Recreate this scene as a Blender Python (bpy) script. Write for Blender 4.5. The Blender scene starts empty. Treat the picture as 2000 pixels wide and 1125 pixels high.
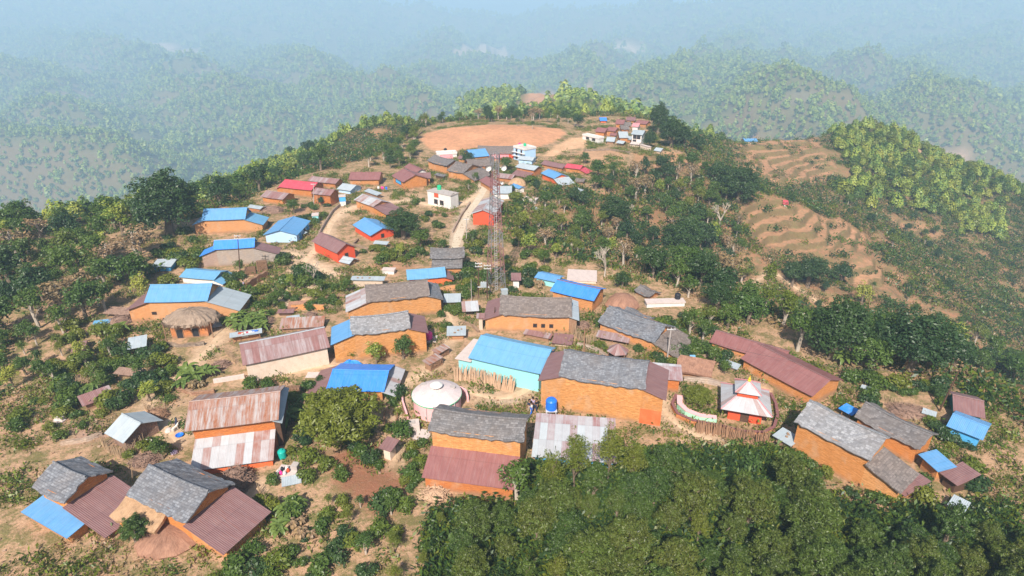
import bpy, bmesh, math, random
import numpy as np
from mathutils import Vector, Matrix
random.seed(11)
rng = np.random.default_rng(11)
S = bpy.context.scene
COL = S.collection
R_ = math.radians
# ------------------------------------------------------------------ camera, sky, sun, exposure
F_PX, W_PX, H_PX, PITCH, CAMH = 1200.0, 2000.0, 1125.0, R_(25.0), 42.0
cd = bpy.data.cameras.new('camera'); cam = bpy.data.objects.new('camera', cd); COL.objects.link(cam)
cd.sensor_width = 36.0; cd.lens = 36.0 * F_PX / W_PX; cd.clip_start = 0.5; cd.clip_end = 20000
cam.location = (0, 0, CAMH); cam.rotation_euler = (math.pi/2 - PITCH, 0, 0)
S.camera = cam
SUN_EL, SUN_AZ = R_(44.0), R_(191.0)      # azimuth the light comes FROM, clockwise from +Y
w = bpy.data.worlds.new('World'); S.world = w; w.use_nodes = True
nt = w.node_tree; nt.nodes.clear()
sky = nt.nodes.new('ShaderNodeTexSky'); sky.sky_type = 'NISHITA'; sky.sun_disc = False
sky.sun_elevation = SUN_EL; sky.sun_rotation = SUN_AZ; sky.air_density = 1.2; sky.dust_density = 2.0
bg = nt.nodes.new('ShaderNodeBackground'); bg.inputs['Strength'].default_value = 0.075
wo = nt.nodes.new('ShaderNodeOutputWorld')
nt.links.new(sky.outputs[0], bg.inputs[0]); nt.links.new(bg.outputs[0], wo.inputs[0])
sd = bpy.data.lights.new('sun', 'SUN'); sd.energy = 5.0; sd.angle = R_(0.6); sd.color = (1.0, 0.93, 0.82)
sun = bpy.data.objects.new('sun', sd); COL.objects.link(sun)
ld = Vector((-math.sin(SUN_AZ)*math.cos(SUN_EL), -math.cos(SUN_AZ)*math.cos(SUN_EL), -math.sin(SUN_EL)))
sun.rotation_euler = ld.to_track_quat('-Z', 'Y').to_euler(); sun.location = (-60, -60, 120)
S.view_settings.view_transform = 'Standard'; S.view_settings.look = 'None'
S.view_settings.gamma = 1.0; S.view_settings.exposure = 0.66
S.cycles.max_bounces = 4; S.cycles.diffuse_bounces = 2; S.cycles.glossy_bounces = 1
S.cycles.transmission_bounces = 1; S.cycles.volume_bounces = 1; S.cycles.transparent_max_bounces = 4
S.cycles.use_denoising = True; S.cycles.caustics_reflective = False; S.cycles.caustics_refractive = False
S.cycles.sample_clamp_indirect = 4.0
HAZE_DENSITY, HAZE_COLOR = 0.00047, (0.52, 0.76, 1.0)
# ------------------------------------------------------------------ pixel <-> world
CP, SP = math.cos(PITCH), math.sin(PITCH)
def ray(px, py):
    u = (px - 1000.0) / F_PX; v = (562.5 - py) / F_PX
    return Vector((u, CP + v*SP, -SP + v*CP))
def on_plane(px, py, z):
    d = ray(px, py); t = (z - CAMH) / d.z
    return Vector((d.x*t, d.y*t, z))
def at_dist(px, py, y):
    d = ray(px, py); t = y / d.y
    return Vector((d.x*t, y, CAMH + d.z*t))
def proj(p):
    x, y, z = p[0], p[1], p[2] - CAMH
    dep = y*CP - z*SP; up = y*SP + z*CP
    if dep < 0.1: return (-9999.0, -9999.0)
    return (1000 + F_PX*x/dep, 562.5 - F_PX*up/dep)
# ------------------------------------------------------------------ noise
def _h(ix, iy, s):
    n = (ix.astype(np.int64)*374761393 + iy.astype(np.int64)*668265263 + s*974634777) & 0xffffffff
    n = ((n ^ (n >> 13)) * 1274126177) & 0xffffffff
    n = n ^ (n >> 16)
    return (n & 0xffffff) / float(0xffffff)
def vn(x, y, s=0):
    ix, iy = np.floor(x), np.floor(y); fx, fy = x-ix, y-iy
    fx = fx*fx*fx*(fx*(fx*6-15)+10); fy = fy*fy*fy*(fy*(fy*6-15)+10)
    a, b = _h(ix, iy, s), _h(ix+1, iy, s); c, d = _h(ix, iy+1, s), _h(ix+1, iy+1, s)
    return (a*(1-fx)+b*fx)*(1-fy) + (c*(1-fx)+d*fx)*fy
def fbm(x, y, sc, o=4, s=0):
    x = np.asarray(x, float)/sc; y = np.asarray(y, float)/sc
    r = 0; a = .5; tot = 0
    for i in range(o):
        r = r + a*vn(x+17.3*i, y-9.1*i, s+i); tot += a; x = x*2.03; y = y*2.03; a *= .5
    return r/tot*2-1
def ridged(x, y, sc, o=4, s=0):
    x = np.asarray(x, float)/sc; y = np.asarray(y, float)/sc
    r = 0; a = .5; tot = 0
    for i in range(o):
        r = r + a*(1-np.abs(2*vn(x+11.3*i, y-7.7*i, s+i)-1)); tot += a; x = x*2.1; y = y*2.1; a *= .45
    return r/tot
def sstep(a, b, x):
    t = np.clip((np.asarray(x, float)-a)/(b-a), 0, 1); return t*t*(3-2*t)
# ------------------------------------------------------------------ terrain height
PLATEAU = [(-140,-80),(-62,30),(-62,62),(-80,88),(-95,108),(-92,122),(-74,122),(-62,137),(-58,157),(-46,172),(-36,208),(-30,236),
           (0,248),(32,250),(54,240),(60,222),(47,182),(34,168),(20,154),(8,144),(0,135),(-2,122),(1,110),(12,102),(23,95),(31,86),
           (38,76),(46,70),(52,62),(62,50),(70,30),(140,-80)]
def poly_d(P, x, y):
    P = np.array(P, float); n = len(P)
    best = np.full(x.shape, 1e18); ins = np.zeros(x.shape, bool)
    for i in range(n):
        ax, ay = P[i]; bx, by = P[(i+1) % n]
        dx, dy = bx-ax, by-ay
        t = np.clip(((x-ax)*dx+(y-ay)*dy)/(dx*dx+dy*dy+1e-12), 0, 1)
        best = np.minimum(best, (x-ax-t*dx)**2+(y-ay-t*dy)**2)
        if dy != 0:
            c = ((ay > y) != (by > y)) & (x < (bx-ax)*(y-ay)/dy+ax); ins ^= c
    return np.sqrt(best), ins
def tent(pts, x, y, k, r):
    out = np.full(x.shape, -1e9)
    for (a, b) in zip(pts[:-1], pts[1:]):
        dx, dy = b[0]-a[0], b[1]-a[1]
        t = np.clip(((x-a[0])*dx+(y-a[1])*dy)/(dx*dx+dy*dy), 0, 1)
        d = np.hypot(x-a[0]-t*dx, y-a[1]-t*dy)
        zc = a[2]+t*(b[2]-a[2])
        out = np.maximum(out, zc - k*(np.sqrt(d*d+r*r)-r))
    return out
def P3(px, py, z): p = on_plane(px, py, z); return (p.x, p.y, z)
def PD(px, py, d): p = at_dist(px, py, d); return (p.x, p.y, p.z)
NEAR = [
  ([P3(1290,318,-2), P3(1400,352,-9), P3(1500,388,-15), P3(1620,425,-22), P3(1720,470,-31), P3(1886,552,-43), P3(2100,640,-60)], .50, 7),
  ([(52,225,-2), P3(1330,290,-6), P3(1430,278,-10), P3(1590,278,-14), P3(1700,262,-16), P3(1886,400,-62), P3(2060,500,-95)], .42, 10),
  ([(-34,214,-2), PD(770,250,262), PD(710,272,300), PD(650,318,345), PD(590,360,420)], .42, 10),
  ([(40,245,0), PD(1050,232,320), PD(1150,200,430), PD(1080,185,580), PD(960,182,780)], .36, 12),
  ([P3(1250,505,-15), P3(1400,540,-26), P3(1480,500,-27), P3(1440,420,-16)], .4, 8),
  ([(52,58,-3), (80,64,-14), (110,70,-30)], .34, 10),
]
FS = 1.7
def PF(px, py, d): return PD(px, py, d*FS)
FARR = [
  ([PF(-700,-20,2600), PF(0,0,2600), PF(400,-15,2700), PF(760,22,2900), PF(1050,28,3000), PF(1400,0,2700), PF(1900,-15,2400), PF(2700,-30,2400)], .30, 60),
  ([PF(60,60,2100), PF(250,112,1600), PF(420,168,1200), PF(530,235,900), PF(590,300,760)], .34, 30),
  ([PF(-300,120,1500), PF(0,160,1200), PF(150,225,930), PF(260,320,720), PF(290,390,620)], .34, 30),
  ([PF(-300,250,800), PF(60,290,680), PF(240,330,640)], .34, 20),
  ([PF(430,80,2200), PF(600,135,1500), PF(660,185,1150), PF(650,260,860)], .36, 30),
  ([PF(900,80,2300), PF(860,130,1600), PF(780,190,1100), PF(700,240,820), PF(640,300,640)], .38, 25),
  ([PF(1230,80,2300), PF(1180,115,1600), PF(1080,140,1200), PF(960,180,900)], .38, 25),
  ([PF(1480,60,2300), PF(1400,120,1500), PF(1330,160,1100), PF(1270,200,800)], .38, 25),
  ([PF(1640,80,2000), PF(1520,130,1300), PF(1440,165,950), PF(1530,205,700), PF(1640,240,600)], .42, 22),
  ([PF(1980,60,1900), PF(1790,120,1300), PF(1700,170,950), PF(1790,220,760), PF(1900,290,640), PF(2060,380,560)], .42, 22),
  ([PF(2500,60,1700), PF(2150,160,1000), PF(2060,260,760)], .38, 22),
]
TERR = []
TERR_PX = [ [(1440,400),(1500,382),(1545,395),(1640,425),(1720,468),(1700,500),(1560,505),(1470,470)], [(1405,270),(1560,268),(1610,290),(1640,330),(1560,365),(1430,330)], [(1590,515),(1700,500),(1780,545),(1720,590)], [(1385,520),(1450,480),(1510,540),(1440,600)], [(1730,420),(1850,440),(1830,480),(1750,450)], [(1240,300),(1330,296),(1400,330),(1330,360),(1250,345)] ]
RIS = [None]
def height(x, y):
    x = np.asarray(x, float); y = np.asarray(y, float)
    wx = x + fbm(x, y, 28, 3, 5)*3.0*sstep(40, 90, np.hypot(x, y-90)); wy = y + fbm(x, y, 28, 3, 9)*3.0*sstep(90, 150, y)
    d, ins = poly_d(PLATEAU, wx, wy)
    out = np.where(ins, 0, d)
    k = np.where(x < -20, .40, .46)
    top = 2.6*np.exp(-(((x+6)/26)**2+((y-216)/20)**2)) - 1.4*sstep(24, 60, x)*sstep(90, 50, y) - .9*sstep(-25, -70, x)*sstep(120, 70, y)
    top = top + fbm(x, y, 22, 3, 2)*.45
    zv = top - k*(np.sqrt(out*out+16)-4)
    s = 2.0
    zs = [zv]
    for (p, kk, r) in NEAR: zs.append(tent(p, wx, wy, kk, r))
    m = np.maximum.reduce(zs); near = m + s*np.log(sum(np.exp((z-m)/s) for z in zs)) - s*math.log(1.0)
    near = np.where(ins & (out == 0), top + (near-zv)*sstep(.0, .01, near-zv), near)
    slope_m = sstep(0, 25, out)
    near = near + slope_m*(fbm(x, y, 30, 4, 21)*2.4 + (ridged(x, y, 40, 3, 31)-.6)*5.0)
    fx = x + fbm(x, y, 480, 3, 41)*95; fy = y + fbm(x, y, 480, 3, 47)*95
    sf = 14.0; zf = [tent(p, fx, fy, kk, r) for (p, kk, r) in FARR]
    zf.append(np.full(x.shape, -420.0) + np.zeros_like(x))
    mf = np.maximum.reduce(zf); far = mf + sf*np.log(sum(np.exp((z-mf)/sf) for z in zf))
    far = far + (ridged(x, y, 420, 4, 61)-.55)*195 + fbm(x, y, 90, 3, 71)*10
    far = np.where(y > 420, far, far - (420-y)*1.2)
    near = near - np.clip(np.hypot(x, np.maximum(y-120, 0))-300, 0, None)*.35*sstep(300, 600, np.hypot(x, y))*np.where((x > 120) | (x < -60), 1, .0)
    m = np.maximum(near, far); z = m + 2.0*np.log(np.exp((near-m)/2.0)+np.exp((far-m)/2.0))
    z = np.where(ins, near, z)
    # terraces
    ris = np.zeros(x.shape)
    for i, P in enumerate(TERR):
        dd, ii = poly_d(P, x+fbm(x, y, 12, 2, 81)*2, y+fbm(x, y, 12, 2, 83)*2)
        mk = np.where(ii, sstep(0, 3, dd), 0)
        st = [1.75, 1.6, 1.7, 1.8, 1.9, 1.5][i]; zz = z + fbm(x, y, 22, 2, 91)*1.1
        q = zz/st; fr = q-np.floor(q); tz = (np.floor(q) + .12*fr + .88*sstep(.58, .92, fr))*st
        ris = np.maximum(ris, mk*sstep(.52, .62, fr)*(1-sstep(.93, 1.0, fr)))
        z = z*(1-mk) + (tz-(zz-z))*mk
    RIS[0] = ris
    return z
def grow(a, b, s0, g):
    o = [a]; s = s0
    while o[-1] < b: s *= g; o.append(o[-1]+s)
    return o
xs = np.array([-v for v in grow(110, 7600, 1.0, 1.03)][::-1][:-1] + list(np.arange(-110, 50, 1.0)) + list(np.arange(50, 190, .7)) + grow(190, 7700, 1.0, 1.03))
ys = np.array(list(np.arange(-80, 20, 4.0)) + list(np.arange(20, 120, 1.0)) + list(np.arange(120, 285, .7)) + list(np.arange(285, 330, 1.0)) + grow(330, 8200, 1.0, 1.024))
GX, GY = np.meshgrid(xs, ys)
GZ = height(GX.ravel(), GY.ravel()).reshape(GX.shape)
def G(x, y):
    x = np.asarray(x, float); y = np.asarray(y, float)
    i = np.clip(np.searchsorted(xs, x)-1, 0, len(xs)-2); j = np.clip(np.searchsorted(ys, y)-1, 0, len(ys)-2)
    fx = (x-xs[i])/(xs[i+1]-xs[i]); fy = (y-ys[j])/(ys[j+1]-ys[j])
    return (GZ[j, i]*(1-fx)+GZ[j, i+1]*fx)*(1-fy) + (GZ[j+1, i]*(1-fx)+GZ[j+1, i+1]*fx)*fy
_T = np.concatenate([np.arange(20, 500, .4), np.geomspace(500, 9000, 1700)])
def at(px, py):
    d = ray(px, py); zz = CAMH + d.z*_T; g = G(d.x*_T, d.y*_T); dif = zz-g
    k = np.nonzero(dif < 0)[0]
    if len(k) == 0: t = 8000.0
    else:
        i = k[0]
        if i == 0: t = _T[0]
        else: t = _T[i-1] + (_T[i]-_T[i-1])*dif[i-1]/(dif[i-1]-dif[i])
    x, y = d.x*t, d.y*t
    return Vector((x, y, float(G(x, y))))
TERR = [[tuple(at(a, b)[:2]) for a, b in P_] for P_ in TERR_PX]
GZ = height(GX.ravel(), GY.ravel()).reshape(GX.shape); RISER = RIS[0].copy()
ROADS = [  # (kind, half width m, pixels of the centre line)
 ('road', 1.5, [(888,486),(893,468),(903,440),(917,412),(932,392),(944,372),(950,356),(947,343),(938,332)]),
 ('track', 1.3, [(560,600),(548,575),(572,540),(600,505),(628,475),(640,450),(652,428),(672,410),(700,402),(740,396),(800,391),(850,402),(905,398)]),
 ('track', 1.1, [(905,398),(925,385),(940,376)]), ('track', .9, [(590,500),(560,490),(530,497),(505,510)]),
 ('track', 1.2, [(600,505),(625,520),(650,535)]), ('track', 1.2, [(590,520),(610,545),(600,570)]),
 ('path', .9, [(436,635),(425,665),(395,695),(355,730),(325,752),(300,775),(290,800),(330,830),(350,860)]),
 ('path', .5, [(868,598),(882,615),(886,640),(865,680),(850,712),(826,735),(790,742)]),
 ('path', .7, [(1290,775),(1296,800),(1312,822),(1345,845),(1390,858)]),
 ('path', .4, [(506,950),(490,975),(480,1010),(452,1061)]), ('path', .35, [(784,745),(782,790),(785,850),(770,900)]),
 ('path', .8, [(740,600),(690,600),(640,590),(600,600)]), ('path', .5, [(480,740),(560,728),(640,712),(700,715)]),
 ('path', .8, [(1050,745),(1010,775),(960,780),(905,760)]), ('path', .35, [(1390,590),(1450,560),(1500,535),(1540,550),(1600,590)]),
]
ROADW = [(k_, hw_, [tuple(at(a, b)[:2]) for a, b in P_]) for k_, hw_, P_ in ROADS]
def line_d(P_, x, y):
    best = np.full(np.shape(x), 1e9)
    for a, b in zip(P_[:-1], P_[1:]):
        dx, dy = b[0]-a[0], b[1]-a[1]; t = np.clip(((x-a[0])*dx+(y-a[1])*dy)/(dx*dx+dy*dy+1e-9), 0, 1)
        best = np.minimum(best, np.hypot(x-a[0]-t*dx, y-a[1]-t*dy))
    return best
def hpx_to_m(loc, px_base, hpx):
    """height in metres of something hpx tall in the photograph standing at loc"""
    base = proj(loc)[1]; lo, hi = 0, 40
    for _ in range(30):
        m_ = (lo+hi)/2
        if proj((loc[0], loc[1], loc[2]+m_))[1] > base-hpx: lo = m_
        else: hi = m_
    return (lo+hi)/2
# ------------------------------------------------------------------ tagging helpers
def tag(o, label=None, cat=None, group=None, kind=None):
    if label: o['label'] = label
    if cat: o['category'] = cat
    if group: o['group'] = group
    if kind: o['kind'] = kind
    return o
def empty(name, loc, rz=0.0):
    o = bpy.data.objects.new(name, None); o.empty_display_size = .5; COL.objects.link(o)
    o.location = loc; o.rotation_euler = (0, 0, rz); return o
# ------------------------------------------------------------------ materials
def mat(name):
    m = bpy.data.materials.new(name); m.use_nodes = True
    n = m.node_tree.nodes; n.clear(); return m, n, m.node_tree.links
class N:
    """tiny node helper"""
    def __init__(s, m): s.nt = m.node_tree
    def add(s, t, **k):
        n = s.nt.nodes.new(t)
        for a, b in k.items():
            if hasattr(n, a) and not a.startswith('i_'): setattr(n, a, b)
        return n
    def link(s, a, b): s.nt.links.new(a, b)
    def noise(s, vec, scale, detail=3, rough=.55):
        n = s.add('ShaderNodeTexNoise'); n.inputs['Scale'].default_value = scale; n.inputs['Detail'].default_value = detail
        n.inputs['Roughness'].default_value = rough
        if vec is not None: s.link(vec, n.inputs['Vector'])
        return n.outputs['Fac']
    def mapping(s, vec, scale=(1,1,1), loc=(0,0,0)):
        n = s.add('ShaderNodeMapping'); n.inputs['Scale'].default_value = scale; n.inputs['Location'].default_value = loc
        s.link(vec, n.inputs['Vector']); return n.outputs[0]
    def ramp(s, fac, stops, interp='LINEAR'):
        n = s.add('ShaderNodeValToRGB'); r = n.color_ramp; r.interpolation = interp
        while len(r.elements) > len(stops): r.elements.remove(r.elements[-1])
        while len(r.elements) < len(stops): r.elements.new(.5)
        for e, (p, c) in zip(r.elements, stops):
            e.position = p; e.color = (c, c, c, 1) if not hasattr(c, '__len__') else (*c, 1)
        s.link(fac, n.inputs[0]); return n.outputs[0]
    def mix(s, fac, a, b, mode='MIX'):
        n = s.add('ShaderNodeMix'); n.data_type = 'RGBA'; n.blend_type = mode; n.clamp_factor = True
        for v, k in ((fac, 0), (a, 6), (b, 7)):
            if isinstance(v, (int, float)): n.inputs[k].default_value = v if k == 0 else (v, v, v, 1)
            elif isinstance(v, tuple): n.inputs[k].default_value = (*v, 1)
            else: s.link(v, n.inputs[k])
        return n.outputs[2]
    def math(s, op, a, b=None):
        n = s.add('ShaderNodeMath'); n.operation = op
        for v, k in ((a, 0), (b, 1)):
            if v is None: continue
            if isinstance(v, (int, float)): n.inputs[k].default_value = v
            else: s.link(v, n.inputs[k])
        return n.outputs[0]
    def bsdf(s, col, rough=.85, bump=None, bstr=.3, bdist=.05, metal=0.0, spec=.3):
        b = s.add('ShaderNodeBsdfPrincipled'); o = s.add('ShaderNodeOutputMaterial')
        if isinstance(col, tuple): b.inputs['Base Color'].default_value = (*col, 1)
        else: s.link(col, b.inputs['Base Color'])
        if isinstance(rough, (int, float)): b.inputs['Roughness'].default_value = rough
        else: s.link(rough, b.inputs['Roughness'])
        b.inputs['Metallic'].default_value = metal; b.inputs['Specular IOR Level'].default_value = spec
        if bump is not None:
            n = s.add('ShaderNodeBump'); n.inputs['Strength'].default_value = bstr; n.inputs['Distance'].default_value = bdist
            s.link(bump, n.inputs['Height']); s.link(n.outputs[0], b.inputs['Normal'])
        s.link(b.outputs[0], o.inputs[0])
    def uv(s): return s.add('ShaderNodeUVMap').outputs[0]
    def rnd(s): return s.add('ShaderNodeObjectInfo').outputs['Random']
    def pos(s): return s.add('ShaderNodeNewGeometry').outputs['Position']
# ------------------------------------------------------------------ ground colour zones (albedo of the soils)
ground_m, _, _ = mat('ground_soil'); g = N(ground_m)
att = g.add('ShaderNodeAttribute'); att.attribute_name = 'soil'; a2 = g.add('ShaderNodeAttribute'); a2.attribute_name = 'zone'
sep = g.add('ShaderNodeSeparateColor'); g.link(a2.outputs['Color'], sep.inputs[0])
p = g.pos()
n1 = g.noise(p, .55, 5, .6); n2 = g.noise(p, .09, 4, .6); n3 = g.noise(p, 2.6, 4, .7); n4 = g.noise(p, 9.0, 3, .7)
c = g.mix(g.ramp(n1, [(.30, 0), (.75, .55)]), att.outputs['Color'], g.mix(.5, att.outputs['Color'], (.16, .09, .055)))
gr = g.ramp(g.math('ADD', g.math('MULTIPLY', n1, .55), g.math('MULTIPLY', n3, .45)), [(.46, 0), (.56, 1)])
grass = g.mix(n3, (.10, .115, .030), (.20, .17, .065))
c = g.mix(g.math('MULTIPLY', gr, sep.outputs[0]), c, grass)                      # grassy patches
dry = g.mix(n4, (.17, .105, .06), (.34, .22, .13))
c = g.mix(g.math('MULTIPLY', g.ramp(g.noise(p, 1.1, 5, .7), [(.42, 0), (.62, .8)]), sep.outputs[1]), c, dry)
c = g.mix(1.0, c, g.ramp(n4, [(.2, .78), (.8, 1.18)]), 'MULTIPLY')
c = g.mix(1.0, c, g.ramp(n2, [(.3, .86), (.7, 1.12)]), 'MULTIPLY')
n5 = g.noise(p, 5.0, 5, .8); c = g.mix(g.ramp(n5, [(.60, 0), (.68, .7)]), c, (.62, .50, .40)); c = g.mix(g.ramp(n5, [(.30, .75), (.38, 0)]), c, (.10, .065, .04))
# bare risers of the terraces and gully banks are steeper and browner soil
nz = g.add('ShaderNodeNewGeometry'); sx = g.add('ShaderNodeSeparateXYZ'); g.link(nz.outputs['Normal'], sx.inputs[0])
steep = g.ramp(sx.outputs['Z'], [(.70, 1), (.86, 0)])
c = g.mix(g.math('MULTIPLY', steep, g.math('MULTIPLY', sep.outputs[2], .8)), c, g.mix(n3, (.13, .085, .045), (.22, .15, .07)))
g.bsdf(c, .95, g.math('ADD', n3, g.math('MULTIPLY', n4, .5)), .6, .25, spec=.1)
def wpoly(pxs): return [tuple(at(a, b)[:2]) for a, b in pxs]
def in_poly(P, x, y, soft=1.5, wob=1.2):
    d, i = poly_d(P, x+fbm(x, y, 5, 2, 3)*wob, y+fbm(x, y, 5, 2, 4)*wob); return np.where(i, sstep(-.01, soft, d), 0)
fx_, fy_ = GX.ravel(), GY.ravel()
fz_ = GZ.ravel()
dpl, ipl = poly_d(PLATEAU, fx_, fy_); outd = np.where(ipl, 0, dpl)
col = np.zeros((len(fx_), 3)); zone = np.zeros((len(fx_), 3))
def lay(c, m):
    global col
    col = col*(1-m[:, None]) + np.array(c)[None]*m[:, None]
col[:] = (.47, .29, .18)
zone[:, 0] = .95; zone[:, 1] = .45
slope = sstep(1, 10, outd)
lay((.33, .16, .085), slope*.95); zone[:, 0] = zone[:, 0]*(1-slope)+.95*slope; zone[:, 1] = zone[:, 1]*(1-slope)+.9*slope; zone[:, 2] = 1
fr = sstep(230, 380, np.hypot(fx_, fy_)); lay((.085, .095, .04), fr*(.8+.2*sstep(-.2, .2, fbm(fx_, fy_, 120, 3, 55))))
zone[:, 0] = np.maximum(zone[:, 0], fr*1.3); zone[:, 1] *= (1-.85*fr)
def zset(m, a, b):
    zone[:, 0] = zone[:, 0]*(1-m)+a*m; zone[:, 1] = zone[:, 1]*(1-m)+b*m
FIELD = wpoly([(812,275),(830,258),(880,249),(960,243),(1040,246),(1100,252),(1112,262),(1085,278),(1040,292),(1000,296),(940,290),(880,296),(835,294)])
FIELD2 = wpoly([(1050,306),(1075,288),(1110,268),(1150,266),(1145,290),(1100,297),(1085,308)])
TERA = wpoly([(1085,308),(1140,292),(1230,290),(1225,330),(1130,325)])
for P_, c_ in ((FIELD, (.62,.30,.165)), (FIELD2, (.70,.42,.25)), (TERA, (.54,.31,.18)),
              (wpoly([(700,520),(740,505),(800,510),(830,525),(790,535),(720,530)]), (.42,.22,.13)),
              (wpoly([(540,400),(640,395),(640,440),(560,440)]), (.45,.26,.16)),
              (wpoly([(700,360),(840,380),(830,400),(700,385)]), (.50,.33,.21)),
              (wpoly([(1230,300),(1330,300),(1320,340),(1240,335)]), (.46,.25,.13)),
              (wpoly([(114,830),(200,800),(230,850),(170,880),(114,880)]), (.42,.26,.19)),
              (wpoly([(640,870),(760,850),(800,940),(760,1060),(820,1060),(640,960)]), (.30,.13,.075))):
    m_ = in_poly(P_, fx_, fy_); lay(c_, m_); zset(m_, .12, .15)
for P_ in TERR:
    dd, ii = poly_d(P_, fx_, fy_); m_ = np.where(ii, sstep(0, 3, dd), 0); lay((.48,.25,.14), m_*.9); zset(m_, .2, .25)
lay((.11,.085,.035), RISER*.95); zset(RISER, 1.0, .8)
GRASS = [[(380,465),(480,455),(560,470),(520,480),(400,480)], [(480,745),(640,715),(650,728),(520,765),(470,765)],
         [(620,500),(700,510),(690,540),(620,545)], [(860,600),(900,600),(880,660),(840,720),(800,740),(820,690)],
         [(1270,800),(1310,790),(1420,850),(1500,870),(1400,880),(1290,860)], [(500,900),(560,890),(640,930),(800,1061),(480,1061)],
         [(905,480),(960,470),(985,560),(900,580)]]
for P_ in GRASS:
    m_ = in_poly(wpoly(P_), fx_, fy_); zset(m_, 1.25, .1)
# bare landslips and roads on the far hills
for P_, c_ in (([(885,105),(930,97),(985,92),(990,103),(960,112),(930,108),(905,116)], (.62,.42,.27)), ([(1195,95),(1255,82),(1262,100),(1240,106),(1225,96)], (.66,.48,.33)),
               ([(270,82),(390,95),(392,101),(270,88)], (.55,.36,.25)), ([(1150,168),(1200,175),(1196,181),(1150,174)], (.58,.34,.22)),
               ([(1030,205),(1060,180),(1080,180),(1060,212)], (.50,.28,.18)), ([(1800,292),(1886,297),(1886,303),(1800,297)], (.58,.36,.24)),
               ([(114,170),(230,175),(240,200),(114,215)], (.28,.19,.13)), ([(1520,185),(1600,190),(1590,205),(1530,205)], (.16,.14,.08)),
               ([(330,150),(520,145),(560,165),(380,175)], (.22,.17,.11)), ([(640,330),(560,335)], None)):
    if c_ is None: continue
    W_ = wpoly(P_); dd, ii = poly_d(W_, fx_, fy_); m_ = np.where(ii, 1.0, np.clip(1-dd/14, 0, 1)); lay(c_, m_); zset(m_, .05, .1)
BARE = [wpoly(P_) for P_ in ([(885,105),(930,97),(985,92),(990,103),(960,112),(930,108),(905,116)], [(1195,95),(1255,82),(1262,100),(1240,106),(1225,96)],
               [(270,82),(390,95),(392,101),(270,88)], [(1150,168),(1200,175),(1196,181),(1150,174)], [(1030,205),(1060,180),(1080,180),(1060,212)], [(1800,292),(1886,297),(1886,303),(1800,297)])]
SPARSE = [wpoly(P_) for P_ in ([(114,165),(230,170),(250,200),(114,225)], [(1520,182),(1600,188),(1590,205),(1530,205)], [(330,150),(520,145),(560,165),(380,175)], [(114,400),(300,385),(300,420),(114,430)])]
for k_, hw_, P_ in ROADW:
    dd = line_d(P_, fx_+fbm(fx_, fy_, 3, 2, 7)*.5, fy_+fbm(fx_, fy_, 3, 2, 8)*.5); m_ = 1-sstep(hw_*.8, hw_+1.6, dd)
    lay((.56,.44,.33) if k_ == 'road' else (.60,.42,.28), m_*.85); zset(m_, .05, .12)
for P_, c_ in (([(555,480),(600,478),(640,500),(655,535),(610,560),(575,560),(560,520)], (.64,.46,.32)), ([(395,690),(350,725),(300,770),(250,830),(320,850),(350,800),(400,720)], (.50,.33,.22)),
               ([(425,560),(480,548),(500,580),(470,610),(440,600)], (.46,.38,.33)), ([(940,760),(1040,770),(1040,790),(960,790)], (.46,.40,.34))):
    m_ = in_poly(wpoly(P_), fx_, fy_, 2.5, 2.5); lay(c_, m_*.8); zset(m_, .2, .2)
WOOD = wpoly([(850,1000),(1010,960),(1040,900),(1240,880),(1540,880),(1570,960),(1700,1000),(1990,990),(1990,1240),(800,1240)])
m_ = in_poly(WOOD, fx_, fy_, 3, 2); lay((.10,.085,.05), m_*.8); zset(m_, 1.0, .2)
def grid_mesh(name, X, Y, Z, m):
    ny, nx = X.shape; me = bpy.data.meshes.new(name)
    v = np.stack([X.ravel(), Y.ravel(), Z.ravel()], 1).astype(np.float32)
    idx = np.arange(ny*nx).reshape(ny, nx)
    q = np.stack([idx[:-1, :-1], idx[:-1, 1:], idx[1:, 1:], idx[1:, :-1]], -1).reshape(-1, 4)
    me.vertices.add(len(v)); me.vertices.foreach_set('co', v.ravel())
    me.loops.add(q.size); me.loops.foreach_set('vertex_index', q.ravel().astype(np.int32))
    me.polygons.add(len(q)); me.polygons.foreach_set('loop_start', (np.arange(len(q))*4).astype(np.int32))
    me.polygons.foreach_set('use_smooth', np.ones(len(q), bool))
    me.update(calc_edges=True); me.materials.append(m); return me
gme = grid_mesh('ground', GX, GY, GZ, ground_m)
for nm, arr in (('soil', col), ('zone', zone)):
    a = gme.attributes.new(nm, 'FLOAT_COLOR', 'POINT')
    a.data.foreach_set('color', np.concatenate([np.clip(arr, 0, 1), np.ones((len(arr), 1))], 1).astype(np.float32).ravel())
ground = bpy.data.objects.new('ground', gme); COL.objects.link(ground); tag(ground, kind='structure')
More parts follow.
